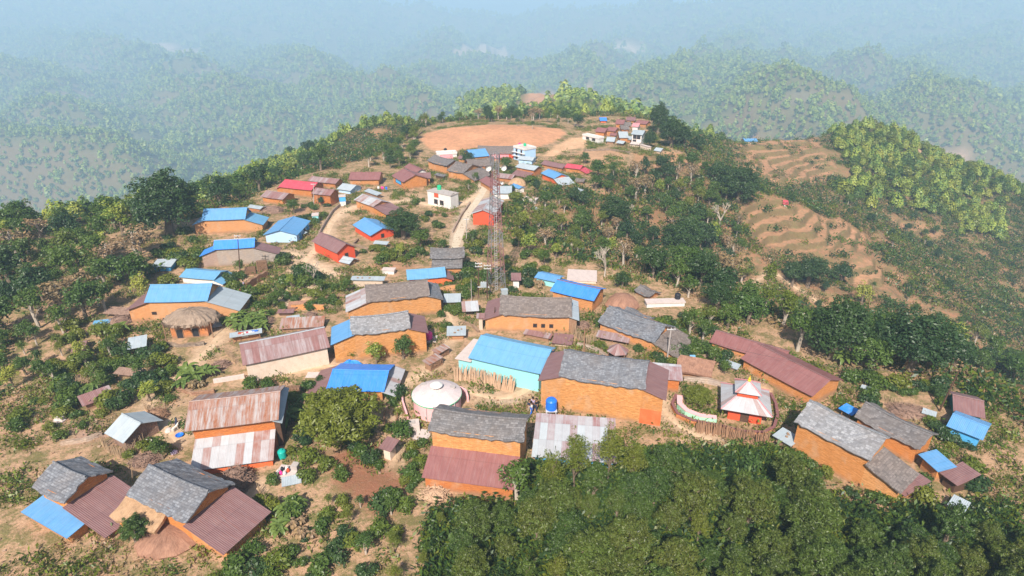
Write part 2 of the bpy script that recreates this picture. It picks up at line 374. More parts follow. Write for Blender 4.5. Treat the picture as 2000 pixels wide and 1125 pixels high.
# ------------------------------------------------------------------ building materials
MATS = {}
def slate(name, dark, light, speck=.0):
    m, _, _ = mat(name); g = N(m); uv = g.uv(); rd = g.rnd()
    off = g.add('ShaderNodeVectorMath'); off.operation = 'ADD'; g.link(uv, off.inputs[0])
    cx = g.add('ShaderNodeCombineXYZ'); g.link(g.math('MULTIPLY', rd, 40), cx.inputs[0]); g.link(g.math('MULTIPLY', rd, 70), cx.inputs[1]); g.link(cx.outputs[0], off.inputs[1])
    v = off.outputs[0]
    nz = g.add('ShaderNodeTexNoise'); nz.inputs['Scale'].default_value = 2.2; nz.inputs['Detail'].default_value = 2; g.link(v, nz.inputs['Vector'])
    wv = g.add('ShaderNodeVectorMath'); wv.operation = 'MULTIPLY_ADD'; wv.inputs[1].default_value = (.16, .10, 0); g.link(nz.outputs['Color'], wv.inputs[0]); g.link(v, wv.inputs[2])
    b = g.add('ShaderNodeTexBrick'); g.link(wv.outputs[0], b.inputs['Vector']); b.offset = .5; b.squash = .8
    b.inputs['Scale'].default_value = 1; b.inputs['Brick Width'].default_value = .36; b.inputs['Row Height'].default_value = .23
    b.inputs['Mortar Size'].default_value = .018; b.inputs['Mortar Smooth'].default_value = .4; b.inputs['Bias'].default_value = -.1
    b.inputs['Color1'].default_value = (0, 0, 0, 1); b.inputs['Color2'].default_value = (1, 1, 1, 1); b.inputs['Mortar'].default_value = (.15, .15, .15, 1)
    c = g.mix(b.outputs['Color'], dark, light)
    n = g.noise(g.mapping(v, (1.0, 1.4, 1)), 4.5, 5, .75)
    c = g.mix(g.ramp(n, [(.44, 0), (.68, .55)]), c, (dark[0]*.5, dark[1]*.5, dark[2]*.5))
    if speck: c = g.mix(g.ramp(g.noise(v, 3.4, 6, .85), [(.56, 0), (.66, speck)]), c, (.56, .56, .55))
    c = g.mix(g.ramp(g.noise(v, .35, 3), [(.4, 0), (.7, .35)]), c, (.20, .15, .12))
    c = g.mix(g.math('MULTIPLY', g.ramp(rd, [(0, .0), (1, .3)]), 1), c, (light[0]*.7, light[1]*.6, light[2]*.55))
    bm = g.math('ADD', g.math('MULTIPLY', b.outputs['Fac'], -1), n)
    g.bsdf(c, .75, bm, .8, .06); MATS[name] = m
def mud(name, a, b_, joint=.6, rowh=.13):
    m, _, _ = mat(name); g = N(m); uv = g.uv()
    nzn = g.add('ShaderNodeTexNoise'); nzn.inputs['Scale'].default_value = 1.3; nzn.inputs['Detail'].default_value = 2; g.link(uv, nzn.inputs['Vector'])
    wv = g.add('ShaderNodeVectorMath'); wv.operation = 'MULTIPLY_ADD'; wv.inputs[1].default_value = (.2, .12, 0); g.link(nzn.outputs['Color'], wv.inputs[0]); g.link(uv, wv.inputs[2])
    b = g.add('ShaderNodeTexBrick'); g.link(wv.outputs[0], b.inputs['Vector']); b.inputs['Scale'].default_value = 1
    b.inputs['Brick Width'].default_value = .42; b.inputs['Row Height'].default_value = rowh; b.inputs['Mortar Size'].default_value = .02; b.inputs['Mortar Smooth'].default_value = .6
    b.inputs['Color1'].default_value = (0, 0, 0, 1); b.inputs['Color2'].default_value = (1, 1, 1, 1); b.inputs['Mortar'].default_value = (.4, .4, .4, 1)
    c = g.mix(b.outputs['Color'], a, b_)
    st = g.noise(g.mapping(uv, (1.2, 6.5, 1)), 1.5, 5, .7)
    c = g.mix(g.ramp(st, [(.42, 0), (.62, joint)]), c, (a[0]*.42, a[1]*.36, a[2]*.4))
    c = g.mix(g.ramp(g.noise(g.mapping(uv, (1, 4, 1)), 3.6, 4, .7), [(.55, 0), (.72, .55)]), c, (min(b_[0]*1.25, .9), b_[1]*1.5, b_[2]*2))
    c = g.mix(g.ramp(g.noise(uv, .5, 3), [(.35, 0), (.7, .45)]), c, (a[0]*.8, a[1]*.9, a[2]*1.2))
    rd = g.rnd(); big = g.add('ShaderNodeTexNoise'); big.inputs['Scale'].default_value = .7; big.inputs['Detail'].default_value = 4; g.link(g.mapping(uv, (1, .5, 1)), big.inputs['Vector'])
    c = g.mix(g.ramp(rd, [(0, .0), (.5, .25), (1, .0)]), c, (.62, .40, .24)); c = g.mix(g.ramp(rd, [(.5, 0), (1, .32)]), c, (.50, .17, .05))
    c = g.mix(g.ramp(big.outputs['Fac'], [(.54, 0), (.66, .38)]), c, (.60, .42, .29))
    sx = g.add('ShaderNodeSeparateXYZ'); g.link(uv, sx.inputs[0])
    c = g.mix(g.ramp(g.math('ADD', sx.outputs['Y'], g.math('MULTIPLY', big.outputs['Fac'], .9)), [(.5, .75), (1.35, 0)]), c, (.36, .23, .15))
    g.bsdf(c, .95, g.math('SUBTRACT', st, b.outputs['Fac']), .9, .08, spec=.1); MATS[name] = m
def tin(name, c1, c2=None, rust=.15, stripe=0.0, streak=(.30, .10, .045), rough=.5):
    m, _, _ = mat(name); g = N(m); uv = g.uv(); sx = g.add('ShaderNodeSeparateXYZ'); g.link(uv, sx.inputs[0]); rd = g.rnd()
    u = sx.outputs['X']; vv = sx.outputs['Y']
    sh = g.math('ADD', g.math('MULTIPLY', u, 1/.78), g.math('MULTIPLY', rd, 31)); wn = g.add('ShaderNodeTexWhiteNoise'); wn.noise_dimensions = '2D'
    fl = g.add('ShaderNodeCombineXYZ'); g.link(g.math('FLOOR', sh), fl.inputs[0]); g.link(g.math('FLOOR', g.math('MULTIPLY', vv, 1/2.4)), fl.inputs[1]); g.link(fl.outputs[0], wn.inputs['Vector'])
    c2 = c2 or tuple(v*.72 for v in c1)
    per = g.ramp(wn.outputs['Value'], [(.0, 0), (.45, .25), (.62, .75), (1, 1)] if stripe else [(0, 0), (1, .45)])
    c = g.mix(per, c1, c2)
    if stripe:
        wob = g.noise(g.mapping(uv, (1.3, .12, 1)), 2.3, 4, .6)
        c = g.mix(g.ramp(wob, [(.40, 0), (.56, stripe)]), c, streak)
    rn = g.noise(g.mapping(uv, (3.2, .35, 1)), 1.6, 5, .7)
    c = g.mix(g.ramp(rn, [(.52, 0), (.72, min(1, rust*2.2))]), c, streak)
    seam = g.math('ABSOLUTE', g.math('SUBTRACT', g.math('FRACT', sh), .5))
    c = g.mix(g.ramp(seam, [(.455, 0), (.49, .38)]), c, tuple(v*.45 for v in c1))
    c = g.mix(g.ramp(g.noise(uv, .8, 4, .6), [(.4, 0), (.75, .35)]), c, tuple(min(1, v*1.25+.04) for v in c1))
    c = g.mix(g.ramp(g.noise(g.mapping(uv, (5, .5, 1)), 1.1, 4, .65), [(.46, 0), (.72, .42)]), c, tuple(min(1, v*.8+.13) for v in c1))
    row = g.math('ABSOLUTE', g.math('SUBTRACT', g.math('FRACT', g.math('MULTIPLY', vv, 1/2.4)), .5)); c = g.mix(g.ramp(row, [(.47, 0), (.495, .30)]), c, tuple(v*.5 for v in c1))
    cor = g.math('SINE', g.math('MULTIPLY', u, 2*math.pi/.15))
    g.bsdf(c, rough, g.math('ADD', cor, g.math('MULTIPLY', rn, 1.5)), .5, .02, spec=.4); MATS[name] = m
def plain(name, c, dirt=(.25, .15, .09), amt=.4, rough=.85, sc=1.0, split=None, c2=None):
    m, _, _ = mat(name); g = N(m); uv = g.uv(); n = g.noise(g.mapping(uv, (1, .6, 1)), 1.4*sc, 5, .65)
    base = c
    if split is not None:
        sx = g.add('ShaderNodeSeparateXYZ'); g.link(uv, sx.inputs[0])
        base = g.mix(g.ramp(g.math('SUBTRACT', sx.outputs['Y'], split-.5), [(.49, 0), (.51, 1)]), c2, c)
        cc = base
    else: cc = c
    k = g.mix(g.ramp(n, [(.45, 0), (.75, amt)]), cc, dirt)
    k = g.mix(1.0, k, g.ramp(g.noise(uv, 7*sc, 3), [(.2, .88), (.8, 1.1)]), 'MULTIPLY')
    g.bsdf(k, rough, n, .25, .04, spec=.2); MATS[name] = m
def thatchm(name, a, b_):
    m, _, _ = mat(name); g = N(m); uv = g.uv()
    n = g.noise(g.mapping(uv, (9, 1.1, 1)), 1.6, 5, .75); n2 = g.noise(uv, 1.2, 4, .7)
    c = g.mix(g.ramp(n, [(.3, 0), (.7, 1)]), a, b_); c = g.mix(g.ramp(n2, [(.45, 0), (.7, .5)]), c, tuple(v*.45 for v in a))
    g.bsdf(c, .95, g.math('ADD', n, n2), 1.0, .12, spec=.05); MATS[name] = m
slate('slate_blue', (.115, .125, .15), (.27, .29, .33), .35)
slate('slate_grey', (.12, .115, .12), (.26, .25, .26), .12)
slate('slate_light', (.17, .18, .20), (.42, .44, .48), .65)
slate('slate_brown', (.14, .12, .115), (.30, .255, .24), .25)
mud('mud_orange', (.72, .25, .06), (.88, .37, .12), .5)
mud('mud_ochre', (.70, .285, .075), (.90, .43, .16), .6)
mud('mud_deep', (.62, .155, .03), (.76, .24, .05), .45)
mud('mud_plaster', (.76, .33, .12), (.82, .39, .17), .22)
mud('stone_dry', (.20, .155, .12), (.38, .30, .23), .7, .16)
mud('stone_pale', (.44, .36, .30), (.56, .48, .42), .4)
mud('firewood_stack', (.20, .105, .065), (.42, .25, .16), .9, .09)
tin('tin_blue', (.095, .27, .52), (.125, .30, .54), .08)
tin('tin_sky', (.115, .305, .50), (.14, .33, .52), .05)
tin('tin_deep', (.035, .21, .68), (.05, .25, .70), .03)
tin('tin_brown', (.205, .105, .105), (.17, .088, .088), .2)
tin('tin_redbrown', (.235, .092, .088), (.195, .08, .078), .15)
tin('tin_red', (.50, .055, .085), (.42, .05, .075), .08)
tin('tin_pink', (.62, .25, .27), (.55, .2, .22), .05)
tin('tin_white', (.37, .42, .46), (.30, .345, .385), .12)
tin('tin_grey', (.34, .39, .43), (.26, .30, .33), .12)
tin('tin_rust', (.36, .33, .33), (.25, .12, .09), .45, .98, (.27, .095, .04))
tin('tin_stripe', (.42, .44, .47), (.27, .11, .08), .12, .0001, (.30, .11, .06))
tin('tin_mauve', (.25, .12, .115), (.36, .31, .32), .3, .55, (.19, .08, .065))
tin('tin_patch', (.42, .46, .50), (.27, .13, .13), .08, .0001, (.3, .12, .08))
plain('paint_turquoise', (.27, .60, .62), (.28, .50, .50), .25)
plain('paint_blue', (.08, .38, .72), (.10, .2, .4), .3)
plain('paint_white', (.66, .63, .61), (.45, .36, .30), .35)
plain('paint_sky', (.42, .60, .82), (.3, .3, .4), .3)
plain('paint_pink', (.78, .42, .43), (.45, .25, .22), .35)
plain('paint_rose', (.75, .10, .32), (.5, .1, .2), .2)
plain('paint_mint', (.42, .72, .52), (.30, .42, .32), .35)
plain('paint_red', (.66, .085, .035), (.50, .12, .05), .4)
plain('paint_redorange', (.68, .135, .045), (.66, .25, .11), .5)
plain('plaster_tan', (.55, .43, .34), (.38, .25, .17), .5)
plain('plaster_cream', (.64, .52, .43), (.45, .28, .19), .45)
plain('concrete', (.42, .37, .35), (.22, .19, .18), .6)
plain('concrete_pale', (.55, .46, .43), (.36, .29, .28), .5)
plain('dark_wood', (.085, .045, .03), (.16, .09, .06), .5, sc=3)
plain('wood', (.27, .15, .09), (.42, .28, .19), .6, sc=3)
plain('wood_pale', (.50, .33, .22), (.30, .17, .10), .6, sc=3)
plain('window_dark', (.03, .03, .035), (.06, .05, .05), .4, .3)
plain('bamboo', (.40, .28, .18), (.20, .13, .09), .6, sc=3)
plain('cloth_white', (.62, .60, .58), (.5, .5, .5), .2)
plain('tarp_blue', (.03, .22, .66), (.25, .42, .75), .6, .45)
plain('plastic_pink', (.80, .045, .28), (.6, .05, .25), .15, .35)
plain('plastic_blue', (.02, .16, .68), (.02, .12, .5), .2, .35)
plain('plastic_teal', (.01, .36, .30), (.02, .28, .25), .2, .35)
plain('plastic_green', (.02, .42, .20), (.02, .3, .15), .2, .35)
plain('plastic_black', (.02, .022, .03), (.05, .05, .06), .3, .4)
plain('steel', (.55, .55, .57), (.30, .22, .20), .4, .45)
plain('steel_white', (.17, .17, .185), (.45, .35, .33), .3, .5)
plain('steel_red', (.22, .10, .10), (.45, .30, .28), .4, .5)
plain('skin', (.30, .16, .10), (.26, .13, .08), .2)
plain('hair', (.015, .012, .012), (.03, .02, .02), .2)
plain('cloth_dark', (.03, .04, .08), (.05, .05, .07), .3)
plain('cloth_red', (.38, .04, .07), (.25, .03, .05), .3)
plain('cloth_lilac', (.45, .38, .55), (.3, .25, .4), .3)
plain('goat_white', (.72, .67, .60), (.5, .4, .3), .3)
plain('yellow_paint', (.72, .45, .03), (.5, .3, .05), .3)
thatchm('thatch', (.22, .155, .115), (.42, .32, .25))
thatchm('straw', (.42, .25, .14), (.58, .38, .24))
thatchm('straw_red', (.26, .13, .09), (.46, .26, .18))
thatchm('brush', (.20, .12, .09), (.42, .28, .22))
# ------------------------------------------------------------------ mesh collecting
class MB:
    def __init__(s): s.v = []; s.f = []; s.uv = []
    def quad(s, p, uv=None):
        i = len(s.v); s.v += [tuple(q) for q in p]; s.f.append(tuple(range(i, i+len(p))))
        if uv is None:
            a, b, d = Vector(p[0]), Vector(p[1]), Vector(p[-1]); ex = (b-a)
            L = ex.length or 1; ex = ex/L; n = ex.cross(d-a); ey = n.cross(ex); ey.normalize() if ey.length else None
            uv = [((Vector(q)-a).dot(ex), (Vector(q)-a).dot(ey)) for q in p]
        s.uv += list(uv); return s
    def box(s, x0, x1, y0, y1, z0, z1):
        P = [(x0,y0,z0),(x1,y0,z0),(x1,y1,z0),(x0,y1,z0),(x0,y0,z1),(x1,y0,z1),(x1,y1,z1),(x0,y1,z1)]
        for f in ((0,1,5,4),(1,2,6,5),(2,3,7,6),(3,0,4,7),(4,5,6,7),(3,2,1,0)): s.wall([P[i] for i in f])
        return s
    def wall(s, p):  # polygon with uv = (along, z)
        a = Vector(p[0]); n = Vector((0, 0, 0))
        for i in range(len(p)):
            c, d = Vector(p[i]), Vector(p[(i+1) % len(p)]); n += c.cross(d)
        n.normalize() if n.length else None
        if abs(n.z) > .7: uv = [(q[0], q[1]) for q in p]
        else:
            h = Vector((-n.y, n.x, 0)); h.normalize(); uv = [(Vector(q).dot(h), q[2]) for q in p]
        return s.quad(p, uv)
    def tube(s, a, b, r0, r1=None, n=6, cap=True):
        a, b = Vector(a), Vector(b); r1 = r0 if r1 is None else r1; d = b-a; L = d.length
        if L < 1e-6: return s
        d /= L; e = d.cross(Vector((0, 0, 1)) if abs(d.z) < .95 else Vector((1, 0, 0))); e.normalize(); f = d.cross(e)
        ra = [a+(e*math.cos(t)+f*math.sin(t))*r0 for t in [2*math.pi*i/n for i in range(n)]]
        rb = [b+(e*math.cos(t)+f*math.sin(t))*r1 for t in [2*math.pi*i/n for i in range(n)]]
        for i in range(n):
            j = (i+1) % n; u0, u1 = 6.28*r0*i/n, 6.28*r0*(i+1)/n
            s.quad([ra[j], ra[i], rb[i], rb[j]], [(u1, 0), (u0, 0), (u0, L), (u1, L)])
        if cap: s.quad(ra, [(p.x, p.y) for p in ra]); s.quad(rb[::-1], [(p.x, p.y) for p in rb])
        return s
    def lathe(s, c, prof, n=24, sx=1, sy=1):
        c = Vector(c); L = 0
        for (r0, z0), (r1, z1) in zip(prof[:-1], prof[1:]):
            dl = math.hypot(r1-r0, z1-z0)
            for i in range(n):
                t0, t1 = 2*math.pi*i/n, 2*math.pi*(i+1)/n
                p = [c+Vector((r0*math.cos(t0)*sx, r0*math.sin(t0)*sy, z0)), c+Vector((r0*math.cos(t1)*sx, r0*math.sin(t1)*sy, z0)),
                     c+Vector((r1*math.cos(t1)*sx, r1*math.sin(t1)*sy, z1)), c+Vector((r1*math.cos(t0)*sx, r1*math.sin(t0)*sy, z1))]
                R = max(r0, r1); s.quad(p, [(t0*R, L), (t1*R, L), (t1*R, L+dl), (t0*R, L+dl)])
            L += dl
        return s
    def slab(s, c0, c1, c2, c3, th=.1, cell=.8, jit=.02, sag=0.0, fray=0.0, seed=0):
        """roof plane: c0,c1 lower edge, c2,c3 upper edge; uv in metres (along, up)"""
        c0, c1, c2, c3 = map(Vector, (c0, c1, c2, c3)); r = random.Random(seed)
        nu = max(1, int(round(max((c1-c0).length, (c2-c3).length)/cell))); nv = max(1, int(round((c3-c0).length/cell)))
        LU = (c1-c0).length; LV = (c3-c0).length
        nn = (c1-c0).cross(c3-c0); nn.normalize()
        if nn.z < 0: nn = -nn
        dn = -nn*th; g = []
        dirv = (c3-c0).normalized()
        for j in range(nv+1):
            row = []
            for i in range(nu+1):
                a, b = i/nu, j/nv; p = c0.lerp(c1, a).lerp(c3.lerp(c2, a), b)
                p = p + nn*(r.uniform(-jit, jit)) - Vector((0, 0, sag*4*a*(1-a)))*(1 if 0 <= b <= 1 else 0)
                if fray and j == 0: p = p + dirv*r.uniform(-fray, fray)
                if fray and i in (0, nu): p = p + (c1-c0).normalized()*r.uniform(-fray, fray)
                row.append((p, (a*LU, b*LV)))
            g.append(row)
        for j in range(nv):
            for i in range(nu):
                q = [g[j][i], g[j][i+1], g[j+1][i+1], g[j+1][i]]
                s.quad([k[0] for k in q], [k[1] for k in q])
                s.quad([k[0]+dn for k in q[::-1]], [k[1] for k in q[::-1]])
        def edge(a, b, i):
            s.quad([a[0]+dn, b[0]+dn, b[0], a[0]], [a[1], b[1], b[1], a[1]])
        for i in range(nu): edge(g[0][i], g[0][i+1], i); edge(g[nv][i+1], g[nv][i], i)
        for j in range(nv): edge(g[j+1][0], g[j][0], j); edge(g[j][nu], g[j+1][nu], j)
        return s
    def build(s, name, m, parent=None, smooth=False, loc=None):
        me = bpy.data.meshes.new(name); me.from_pydata(s.v, [], s.f)
        me.materials.append(MATS[m] if isinstance(m, str) else m)
        ul = me.uv_layers.new(name='UVMap'); ul.data.foreach_set('uv', np.array(s.uv, np.float32).ravel())
        if smooth: me.polygons.foreach_set('use_smooth', np.ones(len(me.polygons), bool))
        me.update(); o = bpy.data.objects.new(name, me); COL.objects.link(o)
        if parent is not None: o.parent = parent
        if loc is not None: o.location = loc
        return o
# ------------------------------------------------------------------ buildings
FOOT = []   # (x, y, r) footprints kept free of plants
class Frame: pass
def add_window(fr, par, x, z, w=.7, h=.8, y=0.0, fm='dark_wood', pm='window_dark', name='window', face='front'):
    """frame + pane; face front (y = wall), left or right gable"""
    def T(a, b, c):
        if face == 'front': return (a, y-b, c)
        if face == 'right': return (fr.x1+b, a, c)
        return (fr.x0-b, a, c)
    m = MB(); t = .09
    for (a0, a1, c0, c1) in ((x-w/2-t, x+w/2+t, z+h, z+h+t), (x-w/2-t, x+w/2+t, z-t, z), (x-w/2-t, x-w/2, z, z+h), (x+w/2, x+w/2+t, z, z+h)):
        P = [T(a0,.06,c0),T(a1,.06,c0),T(a1,.06,c1),T(a0,.06,c1)]; m.wall(P)
        m.wall([T(a0,.06,c1),T(a1,.06,c1),T(a1,-.02,c1),T(a0,-.02,c1)]); m.wall([T(a0,-.02,c0),T(a1,-.02,c0),T(a1,.06,c0),T(a0,.06,c0)])
        m.wall([T(a0,-.02,c0),T(a0,.06,c0),T(a0,.06,c1),T(a0,-.02,c1)]); m.wall([T(a1,.06,c0),T(a1,-.02,c0),T(a1,-.02,c1),T(a1,.06,c1)])
    o = m.build(name, fm, par)
    q = MB(); q.wall([T(x-w/2,.02,z),T(x+w/2,.02,z),T(x+w/2,.02,z+h),T(x-w/2,.02,z+h)]); q.build('pane' if name == 'window' else 'panel', pm, o)
    return o
def house(name, label, cat, A, B, Rg, hpx, roof='slate_grey', wall='mud_orange', kind='gable', pitch=None, extL=None, extR=None,
          front=None, wins=(), group=None, oh=.35, fdn=2.5, th=None, smin=1.4, smax=7.0, deep=None, gz=None, wallR=None, back=1.0, cap=None, ctr=None):
    mid = ((A[0]+B[0])/2, (A[1]+B[1])/2)
    Gp = ctr if ctr is not None else at(mid[0], mid[1]+hpx)
    # eave height: point above Gp that projects on mid.y
    lo, hi = 0.0, 14.0
    for _ in range(40):
        m_ = (lo+hi)/2
        if proj((Gp.x, Gp.y, Gp.z+m_))[1] > mid[1]: lo = m_
        else: hi = m_
    he = max((lo+hi)/2, .5); ze = Gp.z+he
    a, b = on_plane(A[0], A[1], ze), on_plane(B[0], B[1], ze)
    X = (b-a); L = X.length; X.normalize(); Yd = Vector((-X.y, X.x, 0))
    flat = kind in ('flat',)
    best = None
    lo_p, hi_p = (0, 0) if flat else ((pitch, pitch) if pitch is not None else (16, 36))
    for sg in (1, -1):
        for s_ in np.arange(smin, smax, .1):
            for pt in (np.arange(lo_p, hi_p+.1, 2.0) if lo_p != hi_p else [lo_p]):
                q = a + Yd*(sg*s_) + Vector((0, 0, s_*math.tan(R_(pt))))
                u = proj(q); e = (u[0]-Rg[0])**2+(u[1]-Rg[1])**2 + ((pt-24)*.12)**2*(0 if flat else 1)
                if best is None or e < best[0]: best = (e, sg, float(s_), float(pt))
    _, sg, s, pt = best
    if deep: s = deep
    if sg < 0: a, b = b, a; X = -X; Yd = -Yd; extL, extR = extR, extL; Yd = Vector((-X.y, X.x, 0))
    rz = math.atan2(X.y, X.x); O = (a+b)/2; O.z = Gp.z
    root = empty(name, O, rz); tag(root, label, cat, group)
    tp = math.tan(R_(pt)); rise = s*tp; x0, x1 = -L/2, L/2
    W = s if kind in ('mono', 'flat') else s*(1+back)
    FOOT.append((O.x+Yd.x*W/2, O.y+Yd.y*W/2, max(W/2, 1.0), L/2, rz))
    if th is None: th = .14 if 'slate' in roof else (.3 if roof in ('thatch', 'straw', 'straw_red', 'brush') else .05)
    sl = 'slate' in roof; jit = .05 if sl else (.06 if th > .2 else .012); fray = .09 if sl else (.15 if th > .2 else .0)
    sag = .2 if sl else (.05 if L > 5 else 0)
    fr = Frame(); fr.root = root; fr.L = L; fr.s = s; fr.he = he; fr.rise = rise; fr.X = X; fr.Y = Yd; fr.O = O; fr.W = W; fr.rz = rz
    wy0 = min(oh, s*.2); wx0, wx1 = x0+oh, x1-oh; fr.x0, fr.x1, fr.wy = wx0, wx1, wy0
    cell = .45 if sl else .8; sd_ = hash(label) & 255 if False else len(label)*7
    zt = lambda y: he + (y*tp if y <= s else (2*s-y)*tp)
    rm = MB(); t2 = th/math.cos(R_(pt))+.005
    if kind == 'gable':
        yb = s*(1+back); zb = he + (s-s*back)*tp
        rm.slab((x0, 0, he), (x1, 0, he), (x1, s, he+rise), (x0, s, he+rise), th, cell, jit, sag, fray, sd_)
        rm.slab((x1, yb, zb), (x0, yb, zb), (x0, s, he+rise), (x1, s, he+rise), th, cell, jit, sag, fray, sd_+1)
        ro = rm.build('roof', roof, root)
        c = MB(); cr = .10 if sl else .07
        n = max(2, int(L/.9))
        for i in range(n):
            xa, xb = x0+L*i/n, x0+L*(i+1)/n; za = he+rise+cr*.4-sag*4*(i/n)*(1-i/n); zb2 = he+rise+cr*.4-sag*4*((i+1)/n)*(1-(i+1)/n)
            c.tube((xa-.02, s, za), (xb+.02, s, zb2), cr, cr, 6, False)
        c.build('ridge_cap', cap or roof, ro)
        wyb = yb - wy0; ztop0 = zt(wy0)-t2; ztopb = zt(wyb)-t2; zr = he+rise-t2
        w = MB(); zb_ = -fdn
        w.wall([(wx0,wy0,zb_),(wx1,wy0,zb_),(wx1,wy0,ztop0),(wx0,wy0,ztop0)])
        w.wall([(wx1,wyb,zb_),(wx0,wyb,zb_),(wx0,wyb,ztopb),(wx1,wyb,ztopb)])
        w.wall([(wx1,wy0,zb_),(wx1,wyb,zb_),(wx1,wyb,ztopb),(wx1,s,zr),(wx1,wy0,ztop0)])
        w.wall([(wx0,wyb,zb_),(wx0,wy0,zb_),(wx0,wy0,ztop0),(wx0,s,zr),(wx0,wyb,ztopb)])
        w.build('wall', wall, root)
    elif kind in ('mono', 'open'):
        rm.slab((x0, 0, he), (x1, 0, he), (x1, s, he+rise), (x0, s, he+rise), th, cell, jit, 0, fray, sd_)
        ro = rm.build('roof', roof, root); wyb = s-wy0
        if roof.startswith(('tin_g', 'tin_br', 'tin_m', 'tin_ru')) and O.y < 105 and L > 2:
            r_ = random.Random(len(label)+int(L*9))
            for i in range(3):
                x, y = x0+L*r_.uniform(.12, .88), s*r_.uniform(.15, .85); MB().lathe((x, y, he+y*tp), [(.13, 0), (.15, .06), (.08, .14), (0, .15)], 6, r_.uniform(.8, 1.5)).build('weight_stone', 'stone_dry', ro)
        if kind == 'mono':
            w = MB(); zb_ = -fdn; z0_, z1_ = zt(wy0)-t2, zt(wyb)-t2
            w.wall([(wx0,wy0,zb_),(wx1,wy0,zb_),(wx1,wy0,z0_),(wx0,wy0,z0_)]); w.wall([(wx1,wyb,zb_),(wx0,wyb,zb_),(wx0,wyb,z1_),(wx1,wyb,z1_)])
            w.wall([(wx1,wy0,zb_),(wx1,wyb,zb_),(wx1,wyb,z1_),(wx1,wy0,z0_)]); w.wall([(wx0,wyb,zb_),(wx0,wy0,zb_),(wx0,wy0,z0_),(wx0,wyb,z1_)])
            w.build('wall', wall, root)
        else:
            k = max(2, int(L/2.2)+1)
            for i in range(k):
                for y in (wy0, wyb):
                    x = wx0+(wx1-wx0)*i/(k-1); MB().tube((x, y, -.4), (x+random.uniform(-.05,.05), y, zt(y)-t2+.02), .07, .055, 6).build('post', 'wood', root)
            if wall:
                w = MB(); w.box(wx0, wx1, wyb-.12, wyb, -.5, he*.55); w.build('back_panel', wall, root)
    elif kind == 'flat':
        w = MB(); w.box(x0+.12, x1-.12, .12, s-.12, -fdn, he-.16); w.build('wall', wall, root)
        r = MB(); r.box(x0, x1, 0, s, he-.16, he); ro = r.build('roof', roof, root)
        if cap:
            p = MB(); t = .12; hh = .45
            for bx in ((x0+.02, x1-.02, .02, t), (x0+.02, x1-.02, s-t, s-.02), (x0+.02, x0+t, t, s-t), (x1-t, x1-.02, t, s-t)): p.box(*bx, he+.002, he+hh)
            p.build('parapet', cap, ro)
    # end roofs below the gables
    for side, ex in ((-1, extL), (1, extR)):
        if not ex: continue
        el, em = ex[0], ex[1]; o_ = ex[2] if len(ex) > 2 else {}
        xg = wx1 if side > 0 else wx0; xo = xg+side*(el+.0); W2 = W
        ya, yb2 = o_.get('y', (0.0, W2)); zt_ = he - .04 + o_.get('up', 0); dr = o_.get('drop', el*.36)
        xi = xg+side*.003
        e = MB(); P = [(xo, ya, zt_-dr), (xo, yb2, zt_-dr), (xi, yb2, zt_), (xi, ya, zt_)]
        if side < 0: P = [P[1], P[0], P[3], P[2]]
        eth = .12 if 'slate' in em else .05
        e.slab(*P, th=eth, cell=.6, jit=.02 if 'slate' in em else .005, fray=.04 if 'slate' in em else 0, seed=sd_+5)
        e.build('end_roof', em, root)
        wm = o_.get('wall', wall)
        if wm:
            xw = xg+side*max(el-.35, .3); f = abs((xw-xg)/el); z1_ = zt_-dr*f-eth-.03; z0_ = zt_-eth-.03
            ya2, yb3 = max(ya, wy0)+.004, min(yb2, W2-wy0)-.004
            ww = MB(); zb_ = -fdn
            Q = [(xi,ya2),(xw,ya2),(xw,yb3),(xi,yb3)]
            ww.wall([(xi,ya2,zb_),(xw,ya2,zb_),(xw,ya2,z1_),(xi,ya2,z0_)][::side]); ww.wall([(xw,ya2,zb_),(xw,yb3,zb_),(xw,yb3,z1_),(xw,ya2,z1_)][::side])
            ww.wall([(xw,yb3,zb_),(xi,yb3,zb_),(xi,yb3,z0_),(xw,yb3,z1_)][::side]); ww.build('end_wall', wm, root)
    if front:   # lean-to roof along the front wall: (top z fraction, depth, drop, mat, x from, x to, wall mat)
        tz, dp, dr, fm = front[:4]; xa = wx0+(wx1-wx0)*front[4]; xb = wx0+(wx1-wx0)*front[5]; wm = front[6] if len(front) > 6 else None
        z1_ = he*tz; e = MB(); e.slab((xa, wy0-dp, z1_-dr), (xb, wy0-dp, z1_-dr), (xb, wy0-.003, z1_), (xa, wy0-.003, z1_), .05, .7, .006)
        e.build('lean_to_roof', fm, root)
        if wm:
            yf = wy0-dp+.4; f = (wy0-yf)/dp; zz = z1_-dr*f-.07
            ww = MB(); ww.wall([(xa+.2,yf,-fdn),(xb-.2,yf,-fdn),(xb-.2,yf,zz),(xa+.2,yf,zz)])
            ww.wall([(xb-.2,yf,-fdn),(xb-.2,wy0-.003,-fdn),(xb-.2,wy0-.003,z1_-.08),(xb-.2,yf,zz)]); ww.wall([(xa+.2,wy0-.003,-fdn),(xa+.2,yf,-fdn),(xa+.2,yf,zz),(xa+.2,wy0-.003,z1_-.08)])
            ww.build('lean_to_wall', wm, root); fr.lf = yf
        else:
            for i in range(3):
                x = xa+.3+(xb-xa-.6)*i/2; MB().tube((x, wy0-dp+.25, -.5), (x, wy0-dp+.25, z1_-dr), .06, .06, 6).build('post', 'wood', root)
        FOOT.append((O.x-Yd.x*dp/2, O.y-Yd.y*dp/2, dp/2, L/2, rz))
